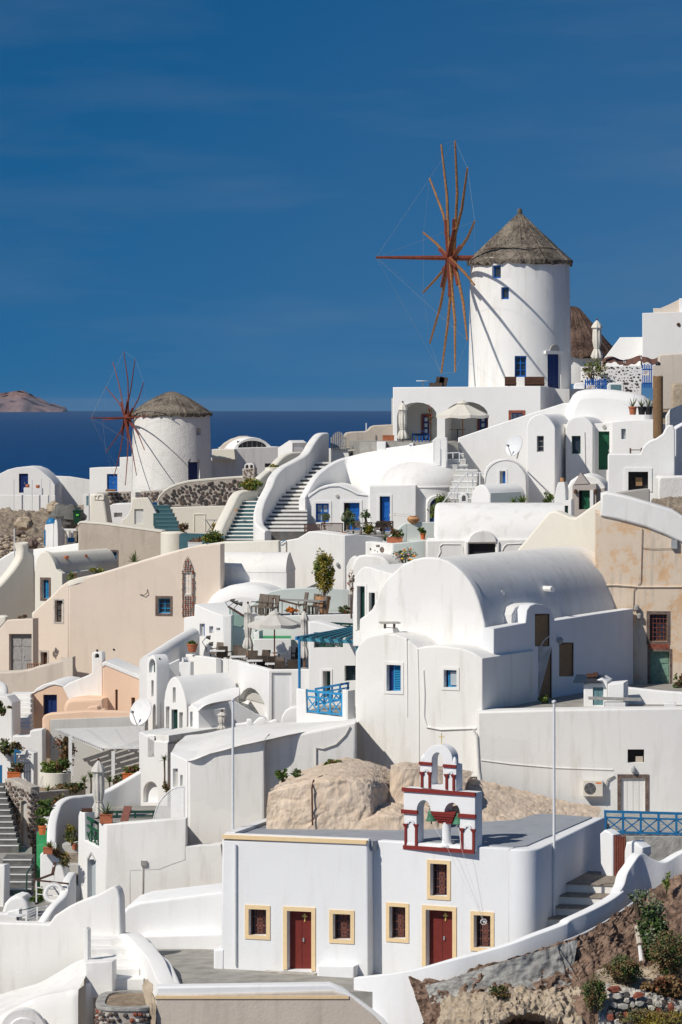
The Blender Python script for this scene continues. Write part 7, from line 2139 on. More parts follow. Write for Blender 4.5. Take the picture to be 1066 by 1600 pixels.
body(sh,SH2,[(47.3,1231),(53,1234),(60.5,1238),(60.5,1380),(47.3,1380)],.5,'mortar',b=.03,name='end_wall')
stones_on(SH2,lambda x,y: y>1238 and x<60,48.5,60.5,1236,1375,5,4.6,bs,rs,.032)
for m_ in bs: bs[m_].build('stones',m_,sh,smooth=0,kind='stuff')
o=ribbon(None,[(60,1238,156,3),(85,1236,158,2.5),(110,1234,160,2),(132,1232,161.5,1.6)],.45,'mortar','planter_wall',3,.06);tag(o,'low rubble wall of the garden bed behind the green steps','wall')
gst=thing('grey_steps','upper flight of grey steps with white nosings at the left edge','stairs',W(14,1332,150))
for i in range(11):
    y=1330-i*9.2;Y=150+i*.62;z=Zat(y-9.2,Y);X0,X1=(-25-CX)*Y/FOC,(29-i*2.2-CX)*Y/FOC
    s0=MB().abox(X0,X1,Y,Y+1.4,z-.6,z).build('step','paving_dark',gst,smooth=0)
    MB().abox(X0,X1,Y-.02-.004*(i % 2),Y+.05,z-.04,z+.006).build('nosing','white_old',s0,smooth=0)
o=slab(None,fp((-25,146.5),(50,146.5),(50,152),(-25,152)),Zat(1332,150)-.02,Zat(1332,150)-.6,'paving',0,'stair_landing');tag(o,kind='structure')
gst2=thing('grey_steps','lower flight of dark grey steps beside the green handrail','stairs',W(26,1408,141))
for i in range(6):
    y=1412-i*11.5;Y=141.5+i*.85;z=Zat(y-11.5,Y);X0,X1=(4-CX)*Y/FOC,(49-CX)*Y/FOC
    s0=MB().abox(X0,X1,Y,Y+1.6,z-.6,z).build('step','paving_dark',gst2,smooth=0)
    MB().abox(X0,X1,Y-.02-.004*(i % 2),Y+.05,z-.04,z+.006).build('nosing','white_old',s0,smooth=0)
o=simple('white_stair_wall','white wall at the left edge beside the lower grey steps','wall',Pl(4,141,20),[(-25,1460),(-25,1352),(6,1352),(7.5,1356),(5,1460)],.5,'white',b=.05)
hrl=thing('green_handrail','dark green handrail beside the lower grey steps','railing',W(45,1400,142))
MB().tube([W(41,1402,141.5),W(42,1365,141.7),W(52,1350,143.5)],.035,6).build('rail','green_dark',hrl)
for k in range(5): MB().tube([W(22+k*4.6,1404,140.6),W(22+k*4.6,1391,140.6)],.02,5).build('picket','green_dark',hrl)
grs=thing('green_steps','bright green painted steps between the stone house and white planter','stairs',W(72,1380,148))
for i in range(5):
    y=1398-i*19;Y=146+i*1.0;z=Zat(y-19,Y);X0,X1=(57-CX)*Y/FOC,(90-CX)*Y/FOC
    MB().abox(X0,X1,Y,Y+1.4,z-1.2,z).build('step','green_floor',grs,smooth=0)
o=ribbon(None,[(88,1315,147,2),(89,1290,148.5,2.4),(93,1270,150,2.4),(99,1255,151,2.2),(113,1246,152,2),(130,1243.5,152.5,2),(145,1242,153,2),(169,1236,153.5,2.2),(192,1223,154,2.6),(220,1206,154.4,3)],.4,'white_clean','curved_garden_wall',4,.1);tag(o,'white curved garden wall sweeping up behind the tall closed parasol','wall')
o=simple('white_planter_wall','white sloping planter wall beside the green steps','wall',Pl(85,144,14),[(62,1420),(62.5,1335),(66,1332),(84,1334),(92,1342),(98,1358),(104,1380),(104,1420)],.8,'white_clean',b=.06)
dks=thing('dark_steps','shaded brown steps behind the white planter wall','stairs',W(110,1395,145))
for i in range(5):
    y=1400-i*16;Y=144.6+i*.7;z=Zat(y-16,Y);X0,X1=(97-CX)*Y/FOC,(125-CX)*Y/FOC
    MB().abox(X0,X1,Y,Y+1.3,z-.8,z).build('step','step_stone' if i % 2 else 'greywall',dks,smooth=0)

# ---- green shuttered annex with arch (under the slotted vault house)
AX=Pl(232,160.5,30)
ax=thing('arched_annex','white annex with a green balustraded window over an arched niche','house',AX.at(230,1290))
gw_=(231,1150,241,1183)
body(ax,AX,[(217,1300),(217,1146),(219,1143),(243,1158),(262,1160),(262,1300)],2.4,'white_clean',[rect(*gw_),arc_rect(224,1221,247,1254,16)],.05,.3)
t0,t1,z0,z1=prect(AX,223,1219,248,1255);MB().pbox(AX,t0,t1,.28,.34,z0,z1).build('niche_back','white_cool',ax,smooth=0)
t0,t1,z0,z1=prect(AX,*gw_);MB().pbox(AX,t0,t1,.25,.3,z0,z1).build('opening','dark_void',ax,smooth=0)
for k in range(4): MB().pbox(AX,t0+(t1-t0)*(k+.2)/4,t0+(t1-t0)*(k+.55)/4,.04,.09,z0,z1-.2).build('baluster','green_door',ax,smooth=0)
MB().pbox(AX,t0-.02,t1+.02,.035,.10,z1-.2,z1-.12).build('rail','green_door',ax,smooth=0)
slab(ax,[tuple(AX.w(t,n,0)[:2]) for t,n in ((AX.pt(217,1140)[0],.1),(AX.pt(262,1140)[0],.1),(AX.pt(262,1140)[0],6),(AX.pt(217,1140)[0],6))],Zat(1146,161),Zat(1160,161),'white_old',.04,'roof')

# ---- balcony block with green railing at lower left
KB=Pl(165,143.3,50)
kb=thing('balcony_house','white corner house with a green railed balcony and tall pale doorway','house',KB.at(150,1410))
kd=(136.5,1343,149.5,1425)
body(kb,KB,[(121,1430),(122,1275),(124,1268),(132,1270),(132.5,1313),(154,1324),(154,1286),(165,1288),(166,1430)],.5,'white_clean',[rect(*kd)],.05,.3)
t0,t1,z0,z1=prect(KB,*kd);MB().pbox(KB,t0,t1,.24,.3,z0,z1).build('pale_door','glass_pale',kb,smooth=0);MB().pbox(KB,t1-.12,t1,.2,.238,z0,z1).build('door_edge','black',kb,smooth=0)
MB().bar(KB.at(137,1343,-.03),KB.at(143.5,1332,-.03),.03,.08).bar(KB.at(143.5,1332,-.03),KB.at(150,1345,-.03),.03,.06).build('door_gable','greywall',kb,smooth=0)
KF=Pl(165,143.3,4)
body(kb,KF,[(165.3,1288),(200,1285.5),(240,1282),(291,1279),(291,1345),(270,1352),(250,1360),(205,1362),(205,1430),(165.3,1430)],.5,'white_old',b=.06,name='front_wall')
body(kb,KF.off(.012),[(165.3,1330),(345,1320),(360,1440),(165.3,1440)],.5,'white_old',b=.03,name='lower_wall')
slab(kb,fp((128,146.5),(165,144),(290,143.9),(290,154),(150,154)),Zat(1290,143.5)-.4,Zat(1300,143.5)-.6,'paving',0,'floor')
rg=thing('green_railing','dark green carved railing in the corner balcony','railing',KB.at(143,1320))
railing(rg,KB.off(.15),132.5,154,1275,1288,44,2,'green_door',.06)
rg2=thing('green_railing','dark green railing at the back of the corner balcony','railing',W(200,1282,149))
railing(rg2,Pl(160,149.5,4),154,240,1269,1268.5,24,3,'green_dark',.08,False)
ltp=thing('lattice_screen','white fan shaped lattice screen at the end of the corner balcony','screen',W(265,1282,146))
LQ=Pl(265,145.5,20);curve={239: 1283,243: 1268,249: 1254,257: 1243,266: 1235,276: 1230.5,288: 1229}
m=MB()
ta,tb=LQ.pt(239,1260)[0],LQ.pt(288,1260)[0];zb0=LQ.pt(264,1281)[1]
def ztop(t):
    u=239+(t-ta)/(tb-ta)*49
    return LQ.pt(u,lerp_tab(curve,u))[1]
k=0;sp=.085;w_=tb-ta
for k in range(-22,int(w_/sp)+1):
    for sg in (1,-1):
        pts=[]
        for j in range(60):
            v=j*.03;u=k*sp+v
            if sg<0: u=w_-u
            if 0 <= u <= w_ and zb0+v <= ztop(ta+u): pts.append((u,v))
        if len(pts)>2: m.bar(LQ.w(ta+pts[0][0],.004*sg,zb0+pts[0][1]),LQ.w(ta+pts[-1][0],.004*sg,zb0+pts[-1][1]),.022,.008,up=LQ.nin)
m.build('lattice','white_paint',ltp,smooth=0)['kind']='stuff'
MB().tube([LQ.w(ta+w_*i/20,0,ztop(ta+w_*i/20)) for i in range(21)],.03,6).build('rim','white_paint',ltp);MB().bar(LQ.w(tb,0,zb0),LQ.w(tb,0,ztop(tb)),.06).build('post','white_paint',ltp,smooth=0)

# ================================================================ bottom left: smooth white forms, steps, planter
BL=Pl(189,134.5,14)
blo=thing('curved_front_wall','large smooth white wall with a sweeping top at the bottom left','wall',BL.at(90,1600))
body(blo,BL,[(-25,1640),(-25,1441),(60,1443),(76,1444),(80,1438),(85,1431),(97,1423),(108,1416),(120,1410),(135,1404),(150,1399),(162,1393),(173,1386.5),(179,1386),(184,1391),(187.5,1403),(189,1455),(189,1520),(120,1640)],.6,'white',b=.08)
loft(blo,[[(-25,1562,134.2),(20,1548,134.4),(61,1536,134.2),(90,1520,133.9),(115,1505,133.6),(133,1498,133.3)],[(-25,1590,131.4),(22,1572,131.4),(61,1556,131.2),(90,1546,130.8),(115,1532,130.5),(134,1526,130.3)],
           [(-25,1606,129.8),(22,1575,129.6),(61,1558,129.4),(90,1552,129.2),(112,1549,129),(122,1547,129)],[(-25,1660,129.4),(22,1660,129.2),(61,1660,129),(90,1660,128.8),(112,1660,128.6),(122,1660,128.6)]],40,24,'white','sloping_apron')
body(blo,Pl(134,130.2,40),[(121.5,1547),(134,1537),(135,1660),(121.5,1660)],.4,'white_cool',b=.02,name='apron_edge')
rc_=W(36,1612,128.6)
MB().tube([rc_+V((0,.4,0)),rc_+V((0,-.12,0))],.82,40).build('round_boss','white',blo)
MB().tube([rc_+V((0,-.1,0)),rc_+V((0,-.2,0))],[.55,.5],36).build('boss_ring','white',blo)
wfs=thing('white_front_steps','four white plastered steps between low white walls at bottom left','stairs',W(165,1540,131))
for i in range(5):
    y=1546-i*16;Y=130.8+i*.75;z=Zat(y-16,Y);X0,X1=(134-CX)*Y/FOC,(200+(4-i)*6-CX)*Y/FOC
    vs,fs,fl=xpoly([(X0,z),(X1,z),(X1,z-1.4),(X0,z-1.4)],1.4,lambda u,v,w: V((u,Y+w,v)),.05);mk('step',vs,fs,'white',wfs,flat=fl)
o=simple('white_newel_wall','slim white wall standing left of the front steps','wall',Pl(131,131.9,14),[(131,1550),(131,1452),(134,1450),(137.5,1453),(138,1550)],.35,'white',b=.03)
o=simple('white_step_block','square white block at the foot of the front steps','block',Pl(155,130.4,8),[(133,1560),(133,1504),(176,1502.5),(177,1560)],.7,'white',b=.05)
o=ribbon(None,[(184,1462,134.3,2),(192,1459,133.8,2),(203,1466,133,2),(217,1482,131.8,2),(230,1497,130.8,2),(238,1515,129.6,2),(246,1532,128.6,2),(256,1542,127.6,2)],.62,'white_clean','front_parapet',4,.04);tag(o,'thick white parapet curling down to the front retaining wall','wall')
o=ribbon(None,[(219,1466,136.5,1),(228,1474,135.4,1),(240,1490,133.4,1.1),(254,1502,131.6,1.1),(262,1518,130,1.1),(270,1537,128.2,1.1)],.3,'white_clean','thin_parapet',4,.1);tag(o,'thin white parapet edging the courtyard on the left','wall')
RTp=Pl(270,138.2,6)
o=simple('white_terrace_wall','smooth white terrace wall left of the chapel courtyard','wall',RTp,[(186,1530),(186,1430),(200,1416),(219,1409),(350,1394),(352,1530)],3,'white_cool',b=.12)
body(o,RTp.off(-.6),[(205,1540),(215,1467),(230,1462),(350,1460),(350,1540)],1,'white_cool',b=.08,name='ledge')
pf=thing('stump_post','bare wooden stake against the stained white wall','post',W(223,1406,141.5))
MB().tube([W(222.5,1406,143.2),W(223.5,1350,143.2)],[.05,.045],7).build('stake','canvas_grey',pf);MB().box(W(225,1349,143.15),(.12,0,0),(0,.06,0),(0,0,.1)).build('head','wood_grey',pf,smooth=0)
# stone planter
spn=thing('stone_planter','rounded lava stone planter with grey rim and bare soil','planter',W(195,1600,127.5))
pc=W(201,1563,128.7);n_=28
def planter_path(off=0): 
    pts=[]
    for k in range(n_):
        a=2*math.pi*k/n_;e=3.4
        ca_,sa_=math.cos(a),math.sin(a)
        pts.append((pc.x+(1.12+off)*math.copysign(abs(ca_)**(2/e),ca_),pc.y+(1.9+off)*math.copysign(abs(sa_)**(2/e),sa_)))
    return pts
zt_p=pc.z
slab(spn,planter_path(),zt_p-.06,zt_p-2.4,'mortar',.0,'wall')
vs,fs,fl=xpoly(planter_path(.05),.12,lambda u,v,w: V((u,v,zt_p+.05-w)),.03,[planter_path(-.28)],.12,through=True);mk('rim',vs,fs,'concrete',spn,flat=fl)
pp=planter_path(-.27);vs=[V((pc.x,pc.y,zt_p+.04))]+[V((x,y,zt_p-.02)) for x,y in pp];mk('soil',vs,[(0,1+k,1+(k+1) % n_) for k in range(n_)],'soil',spn)
rs=random.Random(3);mats_=['lava_red','lava','stone_pale','lava_brown']
for r0 in range(7):
    for k in range(22):
        a=math.pi+math.pi*(k+.5*(r0 % 2))/22
        ca_,sa_=math.cos(a),math.sin(a);e=3.4
        x,y=pc.x+1.12*math.copysign(abs(ca_)**(2/e),ca_),pc.y+1.9*math.copysign(abs(sa_)**(2/e),sa_)
        r_=rs.uniform(.07,.115);c=V((x,y,zt_p-.22-r0*.19+rs.uniform(-.03,.03)))
        MB().lathe(c,[(.01,-r_*.8),(r_*.85,-r_*.4),(r_,0),(r_*.8,r_*.5),(.01,r_*.8)],rs.choice((6,7)),a0=rs.uniform(0,6)).build('stone',rs.choice(mats_),spn,smooth=0)
o=loft(None,[[(222,1540,128.2),(232,1530,128.4),(240,1545,127.4)],[(228,1575,127.2),(236,1572,127),(243,1580,126.9)],[(230,1640,127),(238,1640,126.9),(245,1640,126.9)]],14,20,'rock_pale','crumbled_plaster',.12,2.5);tag(o,'crumbled plaster edge beside the stone planter','rubble')

# ================================================================ bottom right: rock, retaining wall, dry stones
rows=[[(640,1530,126.9),(700,1530,126.5),(740,1516,126.4),(800,1498,126.5),(870,1476,127.2),(903,1466,127.8),(950,1437,129),(1010,1398,131.2),(1066,1360,132.3),(1110,1335,132.6)],
        [(650,1560,126.4),(700,1555,126.1),(740,1540,126.0),(800,1528,126.1),(870,1510,126.6),(903,1500,127.0),(950,1470,128),(1010,1440,129.6),(1066,1410,130.6),(1110,1390,131)],
        [(660,1590,125.9),(700,1585,125.7),(740,1572,125.6),(800,1560,125.7),(870,1545,126.0),(903,1535,126.2),(950,1510,127),(1010,1490,128),(1066,1470,128.8),(1110,1460,129)],
        [(670,1620,125),(700,1612,124.9),(740,1596,124.8),(800,1580,127.0),(870,1572,127.0),(903,1565,125),(950,1552,125.6),(1010,1540,126.2),(1066,1530,126.8),(1110,1525,127)],
        [(670,1680,123),(700,1680,123),(740,1680,123),(800,1680,127),(870,1680,127),(903,1680,123),(950,1680,123),(1010,1680,123),(1066,1680,123),(1110,1680,123)]]
o=loft(None,rows,190,130,'rock_red','rock_slope',.22,1.5,seed=2,rough=.75,crack=.12,cscale=1.5);tag(o,'rugged red brown rock slope below the stair parapet','rock')
o=loft(None,[[(690,1562,125.2),(740,1552,125.0),(800,1548,125),(860,1545,125.2),(905,1540,125.6)],[(686,1585,124.6),(740,1575,124.2),(800,1570,124.2),(860,1572,124.4),(910,1570,124.8)],
                [(680,1640,123.6),(740,1640,123.4),(790,1588,123.9),(850,1586,124),(915,1620,123.8)],[(680,1660,123.4),(740,1660,123.2),(790,1594,126.4),(850,1592,126.4),(920,1660,123.6)]],150,80,'rock_pale','pale_rock',.20,1.6,seed=6,rough=.8,crack=.08,cscale=1.8);tag(o,'pale pumice rock with a hollow at the bottom of the slope','rock')
o=loft(None,[[(665,1540,126.35),(700,1531,126.1),(740,1517,126.0),(800,1499,126.1),(870,1478,126.8),(902,1468,127.3)],[(672,1562,126.2),(705,1556,126.0),(745,1545,125.8),(800,1536,125.9),(865,1524,126.3),(897,1515,126.7)],
                [(680,1592,125.9),(710,1585,125.7),(750,1573,125.5),(800,1566,125.6),(860,1552,125.9),(893,1540,126.3)]],110,40,'concrete','grey_render',.07,2.4,seed=7,rough=.8);tag(o,'cracked grey rendered retaining face under the white parapet','wall')
# pipe along the parapet
o=MB().tube([W(*p) for p in smoothpts([(875,1476,127.2),(885,1470,127.4),(905,1462,127.9),(935,1447,128.6),(960,1432,129.4),(985,1414,130.2),(1015,1392,131.2)],3)],.04,6).build('white_pipe','white_metal');tag(o,'thin white pipe running along the parapet foot','pipe')
o=MB().tube([W(*p) for p in smoothpts([(872,1478,126.9),(875,1490,126.3),(882,1508,125.8),(885,1528,125.7)],3)],.02,5).build('hanging_cable','black');tag(o,'black cable hanging down the grey rendered face','cable')
st2=thing('broken_pipe','broken white drain pipe sticking out of the rock','pipe',W(1002,1500,127))
MB().tube([W(1003,1502,127.0),W(1000,1478,127.2)],[.09,.075],9).build('lower_piece','white_old',st2)
MB().tube([W(1000,1476,127.2),W(996,1448,127.7)],[.12,.11],9).build('upper_piece','beige',st2)
# dry stone wall of red and black blocks
dsw=thing('dry_stone_wall','tumbled dry stone wall of red black and grey lava blocks','wall',W(1000,1590,124))
rs=random.Random(21);mats_=['lava_red','lava','concrete','lava_brown','stone_pale','lava_red','lava']
pts_=[]
for r0 in range(5):
    x=946+rs.uniform(0,10)
    while x<1085:
        wpx=rs.choice((9,11,13,16,20,24))
        y=1546+(x-948)*.28+r0*11.5+rs.uniform(-3,3)
        if y<1614: pts_.append((x+wpx/2,y,wpx))
        x+=wpx*.95+rs.choice((0,1,4))
for (x,y,wp) in pts_:
    Y=124.25-(y-1545)*.008;c=W(x,y,Y);s_=Y/FOC;w_=wp*s_*.54;h_=rs.uniform(4.4,6.6)*s_
    tw_=rs.uniform(-.25,.25);vs=[];k=rs.choice((5,6,7));ph=rs.uniform(0,6);rr_=[rs.uniform(.7,1.15) for _ in range(k)]
    for (sc2,dy) in ((.72,-.20),(1.0,-.09),(1.0,.16)):
        for i in range(k):
            a=ph+2*math.pi*i/k;u,v=w_*sc2*rr_[i]*math.cos(a),h_*sc2*rr_[i]*math.sin(a)
            vs.append(c+V((u*math.cos(tw_)-v*math.sin(tw_),dy+rs.uniform(-.04,.04),u*math.sin(tw_)+v*math.cos(tw_))))
    fs=[tuple(range(k))]+[(j*k+i,j*k+(i+1) % k,(j+1)*k+(i+1) % k,(j+1)*k+i) for j in range(2) for i in range(k)]
    mk('stone',vs,fs,rs.choice(mats_),dsw,smooth=15)
o=loft(None,[[(935,1535,124.9),(990,1545,124.7),(1040,1556,124.6),(1110,1575,124.6)],[(935,1570,124.3),(990,1580,124.2),(1040,1590,124.2),(1110,1600,124.2)],[(935,1680,123.1),(990,1680,123.1),(1040,1680,123.1),(1110,1680,123.1)]],90,50,'stone_pale','rubble_core',.12,3.2,seed=3,rough=.8);tag(o,'pale mortar and grit around the dry stone blocks','rubble')
o=loft(None,[[(930,1515,126.3),(990,1512,126.8),(1040,1505,127.4),(1110,1500,127.8)],[(935,1540,125.0),(990,1548,124.9),(1040,1558,124.8),(1110,1572,124.8)]],60,24,'rock_pale','gravel_shelf',.1,2.2,seed=5);tag(o,kind='structure')
rs=random.Random(4);m=MB()
for k in range(260):
    x=rs.uniform(935,1080);u_=rs.random();y=(1514-(x-935)*.09)+u_*(27+(x-935)*.32);Y=126.3+(x-935)*.009-u_*(1.4+(x-935)*.009)
    c=W(x,y,Y) ;r_=rs.uniform(.02,.075)
    m.lathe(c,[(.005,-r_*.5),(r_,-r_*.1),(r_*.8,r_*.35),(.005,r_*.6)],rs.choice((5,6)),a0=rs.uniform(0,6),squash=rs.uniform(.6,1))
o=m.build('gravel','rock_pale',smooth=0);tag(o,'loose pale gravel on the rocky shelf','gravel',kind='stuff')
# ================================================================ plants
def foliage(parent,c,r,n,leaf,mats,seed,name='foliage',clumps=14,hollow=.45,flat=.0,droop=0.0):
    """many leaf-sized faces gathered in uneven clumps"""
    n=int(n*1.7);leaf*=1.12
    rs=random.Random(seed);c=V(c);cl=[]
    for k in range(clumps):
        d=V((rs.gauss(0,1),rs.gauss(0,1),rs.gauss(0,1))).normalized()
        q=rs.uniform(hollow,1.0)
        cl.append((c+V((d.x*r[0]*q,d.y*r[1]*q,d.z*r[2]*q)),rs.choice((.12,.2,.3,.42,.5)),rs.randrange(len(mats))))
    vs=[];fs=[];mi=[]
    for k in range(n):
        cc,cr,m_=rs.choice(cl)
        d=V((rs.gauss(0,1),rs.gauss(0,1),rs.gauss(0,1))).normalized()*rs.random()**.5
        p=cc+V((d.x*r[0]*cr,d.y*r[1]*cr,d.z*r[2]*cr))
        a=V((rs.uniform(-1,1),rs.uniform(-1,1),rs.uniform(-.5,1)-droop)).normalized()
        b=a.cross(V((rs.uniform(-1,1),rs.uniform(-1,1),rs.uniform(-1,1)))).normalized()
        l=leaf*rs.uniform(.6,1.3);w=l*.36;i0=len(vs)
        vs+=[p,p+a*l*.5+b*w,p+a*l,p+a*l*.5-b*w]
        fs.append((i0,i0+1,i0+2,i0+3));mi.append(m_ if rs.random()<.75 else rs.randrange(len(mats)))
    o=mk(name,vs,fs,mats,parent,smooth=0,recalc=False)
    for p_,m_ in zip(o.data.polygons,mi): p_.material_index=m_
    return o
def stems(parent,base,c,r,n,th,mat,seed,name='stem'):
    rs=random.Random(seed);m=MB()
    for k in range(n):
        e=V(c)+V((rs.uniform(-1,1)*r[0]*.6,rs.uniform(-1,1)*r[1]*.6,rs.uniform(-.3,.7)*r[2]))
        mid=V(base).lerp(e,.5)+V((rs.uniform(-.05,.05),rs.uniform(-.05,.05),0))
        m.tube([V(base)+V((rs.uniform(-.03,.03),0,-.05)),mid,e],[th,th*.75,th*.3],5)
    return m.build(name,mat,parent)
def bush(name,label,x,y0,y1,Y,wpx,n,leaf,mats,seed,base_y=None,cat='plant',group=None,depth=.8,clumps=14,trunk='bark',nst=4):
    """foliage between rows y0 (top) and y1 (bottom); stem reaches base_y"""
    s_=Y/FOC;c=W(x,(y0+y1)/2,Y);r=(wpx/2*s_,wpx/2*s_*depth,abs(y1-y0)/2*s_)
    b=W(x,base_y if base_y else y1,Y)
    o=thing(name,label,cat,b,group)
    stems(o,b,c,r,nst,min(.05,r[0]*.14),trunk,seed)
    foliage(o,c,r,n,leaf,mats,seed,clumps=clumps)
    return o
def blades(parent,base,n,length,width,mats,seed,spread=1.0,up=.6,name='leaves',sag=.25):
    rs=random.Random(seed);vs=[];fs=[];mi=[]
    for k in range(n):
        a=2*math.pi*k/n+rs.uniform(-.3,.3);el=rs.uniform(up*.4,1.35)
        d=V((math.cos(a)*math.cos(el)*spread,math.sin(a)*math.cos(el)*spread,math.sin(el))).normalized()
        L=length*rs.uniform(.75,1.1);sd=d.cross(V((0,0,1)))
        sd=sd.normalized() if sd.length>.01 else V((1,0,0));i0=len(vs);ns=4
        for j in range(ns+1):
            t=j/ns;p=V(base)+d*L*t-V((0,0,sag*L*t*t*math.cos(el)));w=width*(1-t)**.6*(.6+.4*math.sin(math.pi*min(1,t*1.6)))
            nrm=sd.cross(d).normalized()
            vs+=[p+sd*w,p-nrm*w*.35,p-sd*w]
        for j in range(ns):
            q=i0+j*3
            fs+=[(q,q+1,q+4,q+3),(q+1,q+2,q+5,q+4)];m_=rs.randrange(len(mats));mi+=[m_,m_]
    o=mk(name,vs,fs,mats,parent,smooth=60,recalc=False)
    for p_,m_ in zip(o.data.polygons,mi): p_.material_index=m_
    return o
def spiky(name,label,x,y,Y,n,length,width,mats,seed,stem_to=None,group=None,**k):
    b=W(x,y,Y);o=thing(name,label,'plant',W(x,stem_to,Y) if stem_to else b,group)
    if stem_to: MB().tube([W(x,stem_to,Y),W(x+.5,(y+stem_to)/2,Y),b],[.05,.04,.045],6).build('stem','bark',o)
    blades(o,b,n,length,width,mats,seed,**k);return o
def pot(name,label,x,y0,y1,Y,wpx,mat,shape='round',cat='pot',group=None,soil=True):
    s_=Y/FOC;b=W(x,y1,Y);h=(y1-y0)*s_;r=wpx/2*s_
    o=thing(name,label,cat,b,group)
    if shape=='box':
        MB().abox(b.x-r,b.x+r,Y-min(r,.22),Y+min(r,.22),b.z,b.z+h-.03).build('body',mat,o,smooth=0)
        MB().abox(b.x-r-.02,b.x+r+.02,Y-min(r,.22)-.02,Y+min(r,.22)+.02,b.z+h-.03,b.z+h).build('rim',mat,o,smooth=0)
    elif shape=='jar':
        MB().lathe(b,[(r*.5,0),(r*.9,h*.35),(r,h*.6),(r*.75,h*.86),(r*.55,h*.93),(r*.62,h),(r*.5,h)],20).build('body',mat,o)
    elif shape=='bowl':
        MB().lathe(b,[(r*.62,0),(r*.85,h*.45),(r*.95,h*.8),(r*1.05,h*.84),(r*1.05,h),(r*.85,h)],20).build('body',mat,o)
    else:
        MB().lathe(b,[(r*.72,0),(r*.92,h*.78),(r*1.04,h*.8),(r*1.04,h),(r*.86,h)],18).build('body',mat,o)
        if soil: MB().lathe(b+V((0,0,h*.93)),[(r*.85,0),(.01,.01)],12).build('soil','soil',o)
    return o
G1=['leaf','leaf_light','leaf'];G2=['leaf_light','leaf_gold','leaf'];G3=['leaf_olive','leaf_grey','leaf'];GD=['leaf_dry','leaf_red','leaf_olive']

# stairs area
bush('round_bush','round clipped green bush at the foot of the teal stairs',334,832,851,199.2,35,1500,.10,G2,1,853,clumps=60)
bush('round_bush','wide clipped green bush on the cream parapet',393,749,765,206.6,35,1300,.10,['leaf_light','leaf','leaf_gold'],2,766,clumps=60)
bush('round_bush','small green cushion bush in the cream stair planter',428,727,734,210.2,16,350,.09,G2,3,735,clumps=24)
bush('shrub','olive brown shrub beside the bistro table',338,816,831,201.5,15,420,.09,['leaf_olive','leaf_gold','leaf_dry'],4,834)
pot('planter_pot','cream bowl under the olive brown shrub by the teal stairs',338,830,836,201.4,18,'cream','bowl')
bush('shrub','rusty cactus like shrub on the cream bastion',286.5,817,833,222.6,14,380,.10,['leaf_dry','leaf_olive','leaf_red'],5,835)
bush('ground_plant','low rust red plants in the white trough by the clipped bush',306,841,849,199.5,24,320,.07,['leaf_red','leaf_dry','leaf_red'],6,851)
pot('trough','white trough holding rust red plants near the teal stairs',305,847,857,199.3,22,'white_clean','box')
bt_=thing('bistro_table','folding bistro table on the teal landing','table',W(329,834,202))
p=W(329,813,202);MB().lathe(p,[(.4,0),(.4,.03)],20).build('top','grey_metal',bt_)
for sx in (-1,1):
    MB().tube([p+V((-.25*sx,-.1,0)),p+V((.25*sx,.1,-.76))],.015,5).build('leg','black',bt_)
    MB().tube([p+V((-.25*sx,.2,0)),p+V((.25*sx,.3,-.76))],.015,5).build('leg','black',bt_)
spiky('agave','dark fan shaped palm on top of the pink wall',210,878,189.8,34,.72,.05,['leaf','leaf_olive'],7,up=.3)
bush('shrub','small olive shrub on the pink wall head near the cream vault',113,895,908,191,15,240,.08,['leaf_olive','leaf_dry','leaf_light'],8)
bush('shrub','bright green shrub on the pink wall head beneath the beige wall',150,887,897,190.6,20,420,.07,G2,9,clumps=26)
bush('shrub','rust red plant behind the grey double door wall',36,961,968,189,14,200,.06,['leaf_red','leaf_dry'],10)
# dome terrace
o=bush('ball_tree','small ball shaped tree before the blue window',508,802,814,198,15,420,.07,G3,11,832,clumps=26)
bush('olive_tree','round olive tree in a pot before the first blue door',545,799,823,197.5,24,800,.08,G3,12,838,clumps=26)
pot('pot','low terracotta saucer under the round olive tree',537.5,832,836,196.6,9,'terracotta')
bush('small_tree','thin loose leaved tree between the blue doors',574,797,811,199,20,330,.07,G3,13,830,clumps=12)
bush('green_bush','bright yellow green bush between the wicker chairs',577,821,834,197.6,17,380,.11,G2,14)
pot('planter_pot','reddish terracotta trough on the white planter wall',617,839,849,190.5,24,'terracotta','box')
bush('potted_plant','red and green leafy plant in the terracotta trough',619,826,841,190.5,22,420,.10,['leaf','leaf_red','leaf_light'],15)
spiky('agave','spiky grey green agave left of the terracotta trough',602,845,191,12,.6,.05,['leaf_grey','leaf'],16)
pot('clay_jar','squat tan clay jar on the mint parapet',646,806,818,196.8,20,'clay','jar')
pot('pot','orange clay pot in the mint niche',661,833,843,196,9,'terracotta_orange')
bush('potted_plant','small green plant in the orange clay pot',661,825,835,196,16,200,.09,G1,17)
bush('oleander','dusty green oleander bush in front of the arched window',688,777,815,197,34,1300,.11,['leaf','leaf_olive','leaf_light'],18,818,clumps=24)
bush('flower_bed','mixed flowers with dark stems under the planter wall',632,858,880,187.5,38,420,.08,['leaf','leaf_olive','leaf_grey'],19,884)
m=MB();rs=random.Random(6)
fl_o=thing('flowers','orange and yellow blossoms on the flower bed under the planter wall','flowers',W(632,880,187))
for k in range(14):
    c=W(rs.uniform(616,650),rs.uniform(857,878),187);MB().lathe(c,[(.01,-.04),(.08,0),(.03,.05)],7).build('blossom',rs.choice(['flower_orange','flower_yellow','lilac']),fl_o)
bush('bougainvillea','sparse red vine on the small white wall left of the big vault',549,885,935,153.8,12,110,.07,['flower_red','leaf_red','leaf'],20,965,clumps=9)
spiky('yucca','bushy green yucca on top of the mint sided vault',816,787,191.5,46,.75,.04,['leaf_light','leaf','leaf_light'],21,up=.2)
spiky('yucca','second green yucca left of the bushy one',803,787,191.8,26,.6,.04,['leaf_light','leaf'],22,up=.2)
